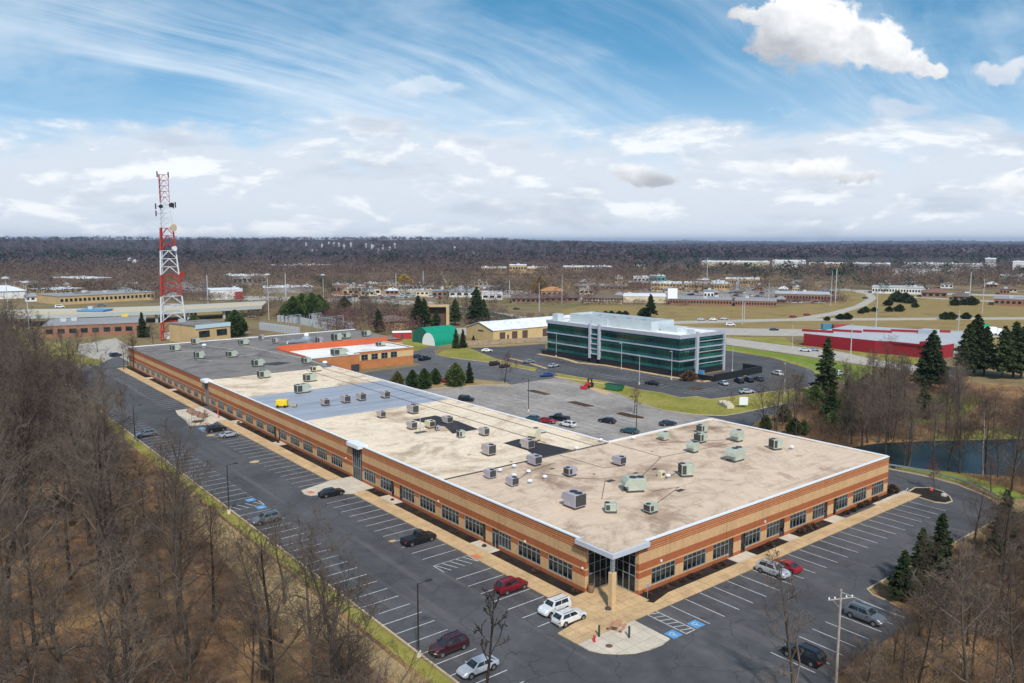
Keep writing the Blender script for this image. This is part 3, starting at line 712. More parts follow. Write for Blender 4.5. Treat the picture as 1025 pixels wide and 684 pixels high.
# corner entrance: glazing in a square recess under the canopy
def curtain(p, q, z0, z1, ncol, rows, gm, fm, parent, name='entrance_glazing', n=(0,0)):
    p = Vector((*p, 0)); q = Vector((*q, 0)); d = (q-p); L = d.length; d.normalize(); nn = Vector((n[0], n[1], 0))
    mb = MB()
    mb.face([(p.x,p.y,z0),(q.x,q.y,z0),(q.x,q.y,z1),(p.x,p.y,z1)])
    g_ = mb.build(name, gm, parent)
    f = MB()
    def bar(s0, s1, za, zb):
        a = p+d*s0+nn*.005; b_ = p+d*s1+nn*.005; c = b_+nn*.09; e = a+nn*.09
        vs = [(v.x,v.y,za) for v in (a,b_,c,e)]+[(v.x,v.y,zb) for v in (a,b_,c,e)]
        f.add(vs, [(0,3,2,1),(4,5,6,7),(0,1,5,4),(1,2,6,5),(2,3,7,6),(3,0,4,7)])
    for i in range(ncol+1):
        s = L*i/ncol; bar(max(0,s-.035), min(L,s+.035), z0, z1)
    for z in rows:
        for i in range(ncol): bar(L*i/ncol+.036, L*(i+1)/ncol-.036, z-.035, z+.035)
    f.build('frame', fm, g_)
    return g_
curtain((.5,4.6), (4.6,4.6), .13, 6.2, 4, (.2, 2.3, 3.6, 4.9, 6.1), GLASS_DK, ALUM, B, n=(0,-1))
curtain((4.6,.5), (4.6,4.6), .13, 6.2, 4, (.2, 2.3, 3.6, 4.9, 6.1), GLASS_DK, ALUM, B, n=(-1,0))
cn = MB(); cn.prism([(-.75,-.75),(5.7,-.75),(5.7,.6),(5.3,.6),(5.3,5.3),(.6,5.3),(.6,5.7),(-.75,5.7)], 6.22, 6.80)
cn.build('canopy', mat('canopy_metal', (.62,.66,.72), .4, .3, var=.04, scale=.5), B)
MB().prism([(-.45,-.45),(5.4,-.45),(5.4,.6),(5.3,.6),(5.3,5.3),(.6,5.3),(.6,5.4),(-.45,5.4)], 6.80, 6.812).build('roof', TAN_ROOF, B, label='tan membrane on top of the corner canopy')
cl = MB(); cl.rbox(-.78,-.08,-.78,-.08,.13,4.55,.04); cl.build('column', mat('column_stone', (.56,.38,.20), .85), B)
cl = MB(); cl.box(-.63,-.23,-.63,-.23,4.55,6.22); cl.build('column', ALUM, B, label='slim silver upper piece of the corner column')
# projecting entrance bays along the long side
for (a, b_) in (T1, T0):
    t = MB(); t.face([(0,a,0),(.3,a,0),(.3,a,HT),(0,a,HT)]); t.face([(0,b_,0),(.3,b_,0),(.3,b_,HT),(0,b_,HT)]); t.build('wall', BRICK, B)
    curtain((.15,a), (.15,b_), .13, 6.2, 5, (2.35, 4.2), GLASS_DK, ALUM, B, n=(-1,0))
    MB().box(-.95,1.0,a-.35,b_+.35,6.25,6.90).build('canopy', COPING, B)
sc_ = MB()
for y in (4.9, 16, 37, 68): sc_.box(-.16,-.01,y,y+.2,3.0,3.25)
for x in (8.5, 30.7): sc_.box(x,x+.2,-.16,-.01,3.3,3.6)
sc_.build('wall_light', COPING, B)

# orange annexe at the back
A = thing('annexe_building', 'orange brick annexe with white roof and four square windows behind the grey roof', 'building', (60, 180, 0))
OB = mat('orange_brick', (.42,.16,.055), .85, var=.12, scale=.5); OR = mat('orange_render', (.52,.105,.035), .8, var=.08, scale=.3)
def Aw(mb, pts, z0, z1):
    for p, q in zip(pts, pts[1:]): mb.face([(p[0]-60,p[1]-180,z0),(q[0]-60,q[1]-180,z0),(q[0]-60,q[1]-180,z1),(p[0]-60,p[1]-180,z1)])
m = MB(); Aw(m, [(38,171),(57,171),(57,175),(80,175)], 0, 5.9); Aw(m, [(80,175),(80,193.7)], 0, 5.9); m.build('wall', OB, A)
m = MB(); m.prism([(-21.9,-8.9),(-3.1,-8.9),(-3.1,-4.9),(19.9,-4.9),(19.9,13.6),(-21.9,13.6)], 5.2, 5.55); m.build('roof', WHITE_ROOF, A)
m = MB(); m.strip([(-22,-9),(-3,-9),(-3,-5),(20,-5),(20,13.6)], .35, 5.85, 6.0); m.build('coping', COPING, A)
m = MB(); m.box(-22,20.4,13.7,13.98,0,7.7); m.box(-22.0,-21.7,-9,13.7,5.2,6.9); m.build('parapet', OR, A)
m = MB(); m.box(-2.9,20.03,-5.06,-5.005,2.9,4.9); m.build('brick_band', mat('cream_band', (.56,.40,.20), .85), A)
for x in (59.6, 63.4, 67.2, 70.9):
    w = MB().box(x-60,x-60+2.5,-5.12,-5.07,3.0,4.9).build('window', GLASS, A)
    f = MB()
    for i in (0,1,2): f.box(x-60+i*1.21,x-60+i*1.21+.08,-5.17,-5.125,3.0,4.9)
    for z in (3.0,3.9,4.82): f.box(x-60+.08,x-60+1.21,-5.17,-5.125,z,z+.08); f.box(x-60+1.29,x-60+2.42,-5.17,-5.125,z,z+.08)
    f.build('frame', ALUM, w)
MB().box(-6.2,-3.2,-9.05,-9.01,0,2.6).build('door', DARKF, A, label='dark loading opening low in the orange wall')

# ------------------------------------------------------------------ rooftop machines
GREEN = mat('unit_green_grey', (.40,.44,.36), .55, .1, var=.10, scale=.8); LILAC = mat('unit_lilac_grey', (.37,.35,.39), .55, .1, var=.10, scale=.8)
PINK = mat('unit_pinkish_grey', (.42,.37,.36), .6, .1, var=.10, scale=.8); CREAMU = mat('unit_cream', (.58,.52,.36), .6, var=.1)
GRILLE = mat('coil_grille', (.06,.062,.06), .6, .3, scale=8); CURB = mat('curb_dark', (.07,.07,.07), .7); FAN = mat('fan_dark', (.03,.03,.035), .5, .3)
UM = {'green': GREEN, 'lilac': LILAC, 'pink': PINK, 'cream': CREAMU}
def rtu(x, y, l, w, h, colr, label, rz=0, style='pack', z=ROOFZ):
    t = thing('rooftop_unit', label, 'air conditioner', (x, y, z), R(rz), 'air conditioning units on the flat roofs')
    m = UM[colr]; z0 = .35 if l > 1.6 else .2
    MB().box(-l*.42, l*.42, -w*.42, w*.42, 0, z0).build('curb', CURB, t)
    b = MB(); b.rbox(-l/2, l/2*.72, -w/2, w/2, z0, z0+h, .04)
    b.box(-l*.1, -l*.1+.025, -w/2-.012, w/2+.012, z0+.05, z0+h*.97)
    b.build('cabinet', m, t)
    g_ = MB(); g_.box(-l/2-.02, -l/2-.002, -w/2+.12, w/2-.12, z0+.12, z0+h-.12); g_.box(-l/2+.1, -l*.14, -w/2-.02, -w/2-.002, z0+.15, z0+h-.15)
    g_.build('coil_grille', GRILLE, t)
    hd = MB()   # sloped intake hood on the free end
    x0, x1 = l/2*.72+.002, l/2
    vs = [(x0,-w/2,z0+h*.35),(x0,w/2,z0+h*.35),(x0,-w/2,z0+h),(x0,w/2,z0+h),(x1+l*.06,-w/2,z0+h*.42),(x1+l*.06,w/2,z0+h*.42),(x1,-w/2,z0+h*.72),(x1,w/2,z0+h*.72)]
    hd.add(vs, [(0,1,3,2),(0,2,6,4),(1,5,7,3),(2,3,7,6),(4,6,7,5),(0,4,5,1)]); hd.build('intake_hood', m, t)
    n = 2 if l > 2.2 else 1
    for i in range(n):
        f = MB(); f.lathe([(min(w,l)*.26,0),(min(w,l)*.26,.07),(min(w,l)*.2,.075)], 12, (-l*.32+i*l*.36, 0, z0+h)); f.build('fan', FAN, t)
    return t
U = [ # x, y, l, w, h, colour, label, rot
 (8.0,15.2,2.7,2.2,1.8,'lilac','large lilac grey rooftop unit nearest the long front edge and the canopy',90),
 (19.7,14.9,3.1,2.2,1.7,'green','biggest pale green rooftop unit at the front of the roof with dark louvred end',150),
 (10.4,10.4,1.7,1.3,1.0,'green','small pale green rooftop unit closest to the corner canopy',-40),
 (14.5,6.9,1.8,1.3,1.0,'green','small green rooftop unit with dark end close to the right front edge',0),
 (17.5,26.2,1.8,1.4,1.1,'lilac','lilac grey rooftop unit left of the biggest green one, near the roof middle',0),
 (27.8,25.6,1.9,1.5,1.2,'lilac','lilac grey hooded rooftop unit standing alone below the inner roof corner',90),
 (31.6,14.8,2.1,1.7,1.7,'green','tall green rooftop unit with a grey tray behind the biggest front unit',-30),
 (46.2,31.9,1.6,1.4,1.3,'green','green rooftop unit nearest the rear parking lot edge of the right wing',180),
 (43.6,23.1,1.7,1.6,1.4,'green','front unit of three clustered green ones on the right wing',180),
 (50.2,26.6,1.9,1.7,1.4,'green','middle unit of the three clustered green ones on the right wing',0),
 (56.2,31.0,1.7,1.5,1.3,'green','rearmost unit of the three clustered green ones on the right wing',0),
 (56.0,22.9,1.9,1.8,1.7,'green','green unit with dark coil side standing right of the cluster',180),
 (44.9,15.3,3.2,2.0,1.8,'green','long green rooftop unit with sloping hood on dark legs, centre of the right wing',180),
 (56.6,15.2,1.9,1.6,1.6,'green','green rooftop unit farthest right, with a grey tray beside it',-20),
 (17.0,34.4,2.2,1.6,1.3,'lilac','lilac rooftop unit just in front of the dark roof seam',90),
 (7.0,33.2,1.5,1.4,1.2,'lilac','left one of two small grey units near the long front edge and dark seam',90),
 (7.3,28.0,1.5,1.4,1.2,'lilac','right one of two small grey units near the long front edge',90),
 (14.8,43.9,2.1,1.7,1.6,'pink','boxy pinkish unit with hood just beyond the dark seam',90),
 (18.0,56.8,1.4,1.1,1.2,'green','narrow pale unit with dark frame left of the pinkish box beyond the seam',0),
 (22.3,55.4,1.9,1.3,1.2,'pink','low pinkish unit between the two black roof patches',90),
 (22.6,42.9,2.2,1.6,1.4,'pink','pinkish unit on the edge of the black patch beside the cream framed one',90),
 (26.9,46.2,2.1,1.8,2.0,'cream','cream framed condenser with a big black face at the rear of the black patch',200),
 (14.6,80.9,1.8,1.3,1.1,'pink','pinkish unit on the cream roof nearest the blue grey stretch',90),
 (21.9,80.3,2.4,1.6,1.6,'pink','tall boxy pinkish unit touching the blue grey roof edge',90),
 (14.3,68.3,2.0,1.4,1.2,'pink','pinkish unit left of the thin roof mast',90),
 (17.6,66.9,1.8,1.4,1.2,'cream','cream ribbed unit right of the thin roof mast',90),
 (17.6,64.2,.9,.8,.8,'lilac','very small grey box unit beside the cream ribbed one',0),
 (22.4,67.9,2.0,1.5,1.2,'pink','low pinkish unit sitting on the middle black roof patch',90),
 (10.9,99.6,1.9,1.5,1.2,'pink','first pinkish unit from the left in the row on the blue grey roof',90),
 (15.9,99.6,2.1,1.6,1.4,'pink','second pinkish unit from the left in the row on the blue grey roof',90),
 (19.9,99.7,2.1,1.6,1.4,'pink','third pinkish unit from the left in the row on the blue grey roof',90),
 (25.7,98.8,2.1,1.6,1.3,'pink','rightmost unit in the row on the blue grey roof, with a dark base',90),
 (13.2,116.8,3.6,2.0,1.8,'green','green unit at the far edge of the blue grey roof, closest to the yellow cart',0),
 (21.2,130.2,3.2,2.0,1.7,'green','green unit in the middle of the far cream roof',0),
 (13.8,143.0,3.1,2.0,1.7,'green','green unit of the far cream roof nearest the long front edge',0),
 (29.3,144.2,2.8,1.5,1.2,'cream','low cream framed unit at the boundary of the cream and grey roofs',0),
 (19.9,163.2,3.2,2.2,1.8,'green','green unit beside the black patch on the grey roof',0),
 (33.4,159.8,2.4,2.0,1.5,'green','pale rounded unit on the grey roof next to the annexe',0),
 (11.2,189.4,2.8,2.2,2.0,'green','green unit with dark end in the middle of the grey roof, front row',0),
 (20.3,186.4,3.2,2.0,1.7,'green','long pale green unit on the grey roof behind the front row',0),
 (10.4,212.2,2.8,2.0,1.9,'green','pale green unit far down the grey roof near its front edge',0),
 (21.2,225.6,2.8,2.0,1.9,'green','pale green unit at the far end edge of the grey roof',0),
 (33.8,213.2,3.4,1.8,1.7,'green','long pale unit beyond the pale walk strip on the grey roof',0),
 (43.9,222.6,1.8,1.4,1.6,'lilac','small dark unit near the far right end of the grey roof',0),
 (44.4,210.8,1.8,1.4,1.5,'lilac','small dark unit left of the ducts on the grey roof',0),
 (56.7,201,2.2,1.8,1.9,'lilac','dark grey unit standing just behind the orange parapet',0),
 (65,203.8,3.4,2.6,2.4,'green','bulky pale unit behind the middle of the orange parapet',0),
 (71,208.6,3.2,2.2,1.8,'green','pale unit right of the bulky one behind the orange parapet',0),
 (80,209.2,3.0,2.2,1.9,'green','pale unit at the right end of the grey roof behind the orange parapet',0),
]
for u in U: rtu(*u[:7], rz=u[7])
rtu(51.5,174.6,5.0,3.0,1.9,'green','pale green unit on the white roof of the orange annexe', 0, z=5.55)
rtu(73.6,186.5,3.2,2.2,1.2,'green','low unit at the rear of the white annexe roof', 0, z=5.55)
# ducts on the grey roof
d = thing('roof_duct', 'silver ducting with a white dome on the grey roof behind the orange parapet', 'duct', (51, 207, ROOFZ))
m = MB(); m.box(-3.5,3.2,-1.2,-.2,.4,1.2); m.box(-1.5,-.6,-.2,2.5,.4,1.2); m.tube((-4.2,-.7,0),(-3.6,-.7,1.0),.35,.35,8); m.build('duct', STEEL, d)
m = MB(); m.lathe([(2.0,0),(2.0,1.0),(1.2,1.7),(.8,2.0)], 12, (4.6,2.2,0)); m.build('fan_housing', STEEL, d)
m = MB(); m.lathe([(.9,2.0),(.9,2.6),(.5,3.1),(.1,3.2)], 12, (4.6,2.2,0)); m.build('dome', COPING, d)
# vents
VT = [(9.9,34.4,'white mushroom vent farthest left of the vent group by the front edge'),(13.1,34.8,'white mushroom vent right in front of the dark seam'),(13.0,31.0,'low white vent in the middle of the vent group'),
      (13.1,27.2,'white vent at the right end of the vent group'),(9.9,27.0,'white vent nearest the front edge in the vent group'),(9.9,30.8,'white dome vent just behind the small grey unit'),
      (36.0,38.0,'white vent box beside the seam close to the inner roof corner'),(28.6,36.6,'white vent box on the dark seam end of the black patch'),(28.4,15.7,'small white pipe vent right of the biggest green unit'),
      (41.8,35.4,'white vent on the right wing close to the rear lot edge'),(58.8,13.4,'single white cone vent at the far right of the roof'),(35.8,152.2,'big white dome vent at the corner next to the annexe'),(20.4,214,'round white vent on the grey roof')]
for x, y, lab in VT:
    s_ = 1.0 if y < 100 else 2.0
    t = thing('roof_vent', lab, 'vent', (x, y, ROOFZ), 0, 'white roof vents')
    MB().lathe([(.30*s_,0),(.30*s_,.12*s_),(.17*s_,.2*s_),(.17*s_,.4*s_)], 10).build('base', STEEL, t)
    MB().lathe([(.36*s_,.40*s_),(.38*s_,.55*s_),(.25*s_,.68*s_),(.05*s_,.72*s_)], 12).build('cap', COPING, t)
t = thing('roof_hatch', 'small cream box with a pale cover left of the tall green unit', 'roof box', (28.2,16.9,ROOFZ)); MB().rbox(-.5,.5,-.4,.4,0,1.0,.05).build('box', CREAMU, t); MB().box(-.3,.3,-.42,-.402,.3,.7).build('door', GRILLE, t)
t = thing('roof_skylight', 'low pale rooftop cover behind the cream framed condenser', 'roof box', (32.0,50.4,ROOFZ)); MB().box(-1.0,1.0,-.7,.7,0,.22).build('frame', CURB, t); MB().rbox(-.95,.95,-.65,.65,.22,.42,.08).build('lid', mat('lid_pale', (.45,.48,.44), .4), t)
t = thing('roof_mast', 'thin tall metal mast on a dark plate in the cream roof', 'mast', (14.2,65.0,ROOFZ))
MB().prism([(-1.3,-.6),(1.2,-.7),(1.3,.6),(-1.1,.7)], 0, .05).build('base_plate', CURB, t); MB().tube((0,0,.05),(0,0,5.6),.05,.03,6).build('pole', CREAMU, t)
m = MB()
for a in (0,120,240): m.tube((0,0,2.0),(1.0*math.cos(R(a)),1.0*math.sin(R(a)),.05),.02,.02,4)
m.build('brace', STEEL, t)
# yellow cart
t = thing('roof_cart', 'yellow wheeled machine cart parked on the blue grey roof', 'cart', (2.7,103.9,ROOFZ), R(-40))
YEL = mat('machine_yellow', (.72,.50,.02), .5)
MB().rbox(-1.3,1.2,-.8,.8,.4,1.75,.18).build('hood', YEL, t)
for sx in (-.8,.8):
    for sy in (-.85,.85): MB().tube((sx,sy-.1,.3),(sx,sy+.1,.3),.3,.3,12).build('wheel', TYRE, t)
m = MB(); m.tube((1.2,0,.5),(2.6,0,.4),.06); m.box(2.2,3.2,-.45,.45,.25,.75); m.build('tow_bar', mat('machine_dull', (.35,.32,.2), .6), t)

# ------------------------------------------------------------------ things at the front
t = thing('guardrail', 'galvanised guardrail curving round the outside of the drive by the pond', 'guardrail', (82,0,0))
gp = [(82.3,12),(82.9,7.4),(83.7,4.2),(84.1,.2),(83.4,-4.4),(81.5,-9.1),(78.0,-13.4)]
m = MB()
pts = [(p[0]-82,p[1]) for p in gp]; m.strip(pts, .06, .50, .62); m.strip(pts, .10, .62, .70); m.strip(pts, .06, .70, .82); m.build('rail', STEEL, t)
for i in range(len(pts)-1):
    for k in range(3):
        a = k/3; x = pts[i][0]*(1-a)+pts[i+1][0]*a; y = pts[i][1]*(1-a)+pts[i+1][1]*a
        dx = .12; MB().box(x+dx-.06,x+dx+.06,y-.07,y+.07,0,.78).build('post', WOODM, t)

def table(x, y, rz, lab):
    t = thing('picnic_table', lab, 'picnic table', (x,y,.13), R(rz)); wm = mat('table_wood', (.42,.22,.13), .8)
    MB().rbox(-.9,.9,-.38,.38,.70,.76,.02).build('tabletop', wm, t)
    for s in (-1,1): MB().box(-.9,.9,s*.75-.13,s*.75+.13,.42,.47).build('bench', wm, t)
    for s in (-.6,.6):
        m = MB(); m.tube((s,-.75,0),(s,-.1,.70),.04); m.tube((s,.75,0),(s,.1,.70),.04); m.box(s-.04,s+.04,-.85,.85,.36,.42); m.build('trestle', wm, t)
table(-3.7,-4.4,25,'brown wooden picnic table on the pale pavement in front of the corner column')
for x, y, lab in ((-6.4,-4.3,'left one of two dark bollards in front of the corner entrance, by the hydrant'),(-4.0,-6.5,'right one of two dark bollards in front of the corner entrance')):
    t = thing('bollard', lab, 'bollard', (x,y,.13)); MB().tube((0,0,0),(0,0,1.25),.12,.12,10).build('post', mat('bollard_green', (.03,.045,.025), .6), t); MB().lathe([(.12,1.25),(.10,1.30),(.03,1.33)],10).build('cap', mat('bollard_green', (.03,.045,.025), .6), t)
HR = mat('hydrant_red', (.50,.02,.02), .45)
t = thing('fire_hydrant', 'small red fire hydrant at the left of the pale corner pavement', 'hydrant', (-7.6,-4.8,.13))
MB().lathe([(.17,0),(.17,.06),(.11,.08),(.11,.55),(.16,.57),(.16,.62),(.12,.72),(.04,.80)],12).build('barrel', HR, t)
for a in (0,180): MB().tube((0,0,.45),(.20*math.cos(R(a)),.20*math.sin(R(a)),.45),.06,.06,8).build('outlet', HR, t)
m = MB(); m.lathe([(.40,0),(.40,.012),(.1,.014)],16); tag(m.build('manhole_cover', mat('manhole_iron', (.13,.075,.04), .8), loc=(-7.0,-6.4,.134)), 'rusty round manhole cover in the pale corner pavement', 'manhole cover')
t = thing('planter', 'brown barrel planter beside the left wall of the corner entrance', 'planter', (.55,4.1,.13))
MB().lathe([(.30,0),(.42,.3),(.45,.7),(.40,1.0),(.36,1.0)],12).build('pot', mat('planter_brown', (.20,.12,.07), .8), t)
MB().lathe([(.35,1.0),(.25,1.15),(.05,1.2)],8).build('soil', MULCHB, t)
m = MB(); m.lathe([(.42,0),(.36,.2),(.12,.28)],9); tag(m.build('boulder', mat('stone_dark', (.05,.045,.04), .9), loc=(-.95,-.35,.13)), 'dark lump of mulch and stone at the foot of the corner column', 'boulder')
def blob(name, x, y, z, r, h, m_, lab, cat, seed, group=None):
    rr = random.Random(seed); mb = MB(); n = 9; prof = [(1,0),(1.05,.3),(.85,.7),(.4,1.0)]
    vs = []
    for q, zz in prof:
        for k in range(n): a = 2*math.pi*k/n; s = q*r*(1+rr.uniform(-.2,.2)); vs.append((s*math.cos(a), s*math.sin(a), zz*h*(1+rr.uniform(-.1,.1))))
    fs = [(j*n+k, j*n+(k+1)%n, (j+1)*n+(k+1)%n, (j+1)*n+k) for j in range(3) for k in range(n)] + [tuple(range(3*n,4*n))]
    mb.add(vs, fs); o = mb.build(name, m_, loc=(x,y,z)); return tag(o, lab, cat, group)
STB = mat('boulder_brown', (.22,.13,.09), .9, var=.2)
for i, (x, y, r, lab) in enumerate(((-6.1,141.4,1.0,'brown boulder at the far left of the plaza by the second entrance'),(-6.1,137.1,1.1,'middle brown boulder on the plaza by the second entrance'),(-5.6,133.6,1.2,'right brown boulder on the plaza by the second entrance'),(-6.4,138.8,.8,'smallest of the brown boulders on the plaza by the second entrance'))):
    blob('boulder', x, y, .13, r, .9, STB, lab, 'boulder', i, 'boulders on the plaza by the second entrance')
blob('boulder', -8.1,129.0,.13,1.3,.25,MULCHB,'flat dark mulch mound on the plaza by the second entrance','mound',9)
blob('boulder', 73.1,-6.6,.12,.55,.5,mat('boulder_pale',(.40,.36,.33),.9),'pale boulder at the tip of the black mulch island','boulder',12)
blob('boulder', 74.6,-3.9,.12,.3,.35,mat('boulder_red',(.45,.05,.04),.8),'small red marker on the black mulch island','marker',13)
t = thing('sign_post', 'thin red post at the edge of the plaza by the second entrance', 'post', (-2.9,130.2,.13)); MB().tube((0,0,0),(0,0,3.0),.12,.12,8).build('post', mat('post_red', (.50,.09,.05), .6), t); MB().box(-.03,.03,-.25,.25,2.4,2.95).build('plate', mat('post_red', (.50,.09,.05), .6), t)
t = thing('sign_post', 'small blue accessible parking sign on a thin pole by the lower left mulch', 'sign', (4.9,-1.2,.13)); MB().tube((0,0,0),(0,0,1.6),.03,.03,6).build('post', STEEL, t); MB().box(-.15,.15,-.06,-.03,1.3,1.7).build('plate', BLUEP, t)

def lamp(x, y, h, lab, rz=0, group=None, m_=POLEM, arm=1.1, r=.10):
    t = thing('street_lamp', lab, 'street lamp', (x,y,0), R(rz), group)
    MB().lathe([(.28,0),(.28,.6),(.18,.62)],10).build('base', CONC_PALE, t)
    MB().tube((0,0,.6),(0,0,h),r,r*.7,8).build('pole', m_, t)
    MB().tube((0,0,h-.1),(arm,0,h),.04,.04,6).build('arm', m_, t)
    MB().rbox(arm-.1,arm+.65,-.17,.17,h-.08,h+.08,.04).build('lamp_head', m_, t)
lamp(-23.9,4.6,8.0,'nearest dark lamp post along the outer kerb of the long left lot',0)
lamp(-24.3,60.5,8.0,'second dark lamp post along the outer kerb of the long left lot',0)
lamp(-24.6,118,8.0,'third dark lamp post along the outer kerb of the long left lot',0)
lamp(-24.6,172,8.0,'farthest dark lamp post along the outer kerb of the long left lot',0)
lamp(61.2,88.9,8.5,'tall dark lamp post in the rear lot left of the parked cars',150)
lamp(65.4,56.1,8.5,'tall dark lamp post in the rear lot just behind the inner roof corner',150)
for i, (px, lab) in enumerate((((111.5, 97.2),'pale lamp post on the verge right of the tractor'),((127.7, 120.0),'pale lamp post in front of the glass building, third from the right'),((125.8, 96.8),'pale lamp post near the front corner of the glass building'),((135.3, 158.9),'pale lamp post at the left end of the glass building'),((130.6, 156.0),'pale lamp post beside the one at the left end of the glass building'),((153.4, 94.2),'pale lamp post in front of the low black wall'),((131.8, 61.1),'pale lamp post at the green verge below the glass building'),((222.1, 115.0),'pale lamp post on the green beyond the office lot'))):
    lamp(px[0],px[1],9.0,lab,200,None,LPOLE,.8,.09)
# timber utility pole
t = thing('utility_pole', 'pale weathered utility pole with a crossarm over the front right lot', 'utility pole', (*(1.5, -27.2),0))
hp = 11.5
MB().tube((0,0,0),(0,0,hp),.15,.10,10).build('pole', mat('pole_timber', (.30,.265,.23), .85, var=.2), t)
ang = R(-25)
m = MB(); m.tube((-1.3*math.cos(ang),-1.3*math.sin(ang),hp-.9),(1.3*math.cos(ang),1.3*math.sin(ang),hp-.9),.06,.06,6); m.tube((0,0,hp-1.8),(-.8*math.cos(ang),-.8*math.sin(ang),hp-.95),.03,.03,5); m.build('crossarm', mat('pole_timber', (.30,.265,.23), .85, var=.2), t)
for s in (-1.2,-.6,.6,1.2): MB().lathe([(.06,0),(.08,.1),(.04,.2)],8,(s*math.cos(ang),s*math.sin(ang),hp-.84)).build('insulator', COPING, t)

# ------------------------------------------------------------------ vehicles
def paint(name, c, rough=.28, metal=.25):
    if name in MATS: return MATS[name]
    m, g, b = newmat(name); p = wpos(g); n = g.noise(p, 3, 3, .6)
    g.L.new(g.ramp(n, [(.3, tuple(x*.9 for x in c)), (.7, tuple(min(1,x*1.08) for x in c))]), b.inputs['Base Color'])
    b.inputs['Roughness'].default_value = rough; b.inputs['Metallic'].default_value = metal; b.inputs['Coat Weight'].default_value = .5; b.inputs['Coat Roughness'].default_value = .08
    MATS[name] = m; return m
PC = {'red': (.20,.006,.016), 'brightred': (.36,.010,.018), 'white': (.74,.74,.73), 'silver': (.42,.44,.47), 'black': (.012,.013,.016), 'maroon': (.055,.012,.016),
      'grey': (.14,.15,.165), 'blue': (.015,.05,.30), 'navy': (.02,.03,.055), 'teal': (.035,.10,.12), 'paleblue': (.40,.46,.52), 'green': (.02,.12,.06)}
TYPES = { # L, W, beltz, roofz, hood z, cabin: rear base, rear roof, front roof, front base (x), bed
 'sedan': (4.8,1.82,.92,1.44,.92,-1.95,-1.15,.35,1.15), 'coupe': (4.6,1.82,.88,1.36,.86,-1.9,-.9,.2,1.05),
 'suv': (4.7,1.88,1.08,1.70,1.05,-2.25,-1.85,.45,1.10), 'boxsuv': (4.3,1.85,1.12,1.75,1.10,-2.12,-1.95,.55,.98), 'wagon': (4.7,1.86,.98,1.55,.95,-2.25,-1.7,.4,1.15),
 'pickup': (5.7,1.98,1.15,1.86,1.14,-.55,-.35,.75,1.35), 'van': (5.2,1.98,1.15,1.95,1.05,-2.5,-2.35,1.0,1.9)}
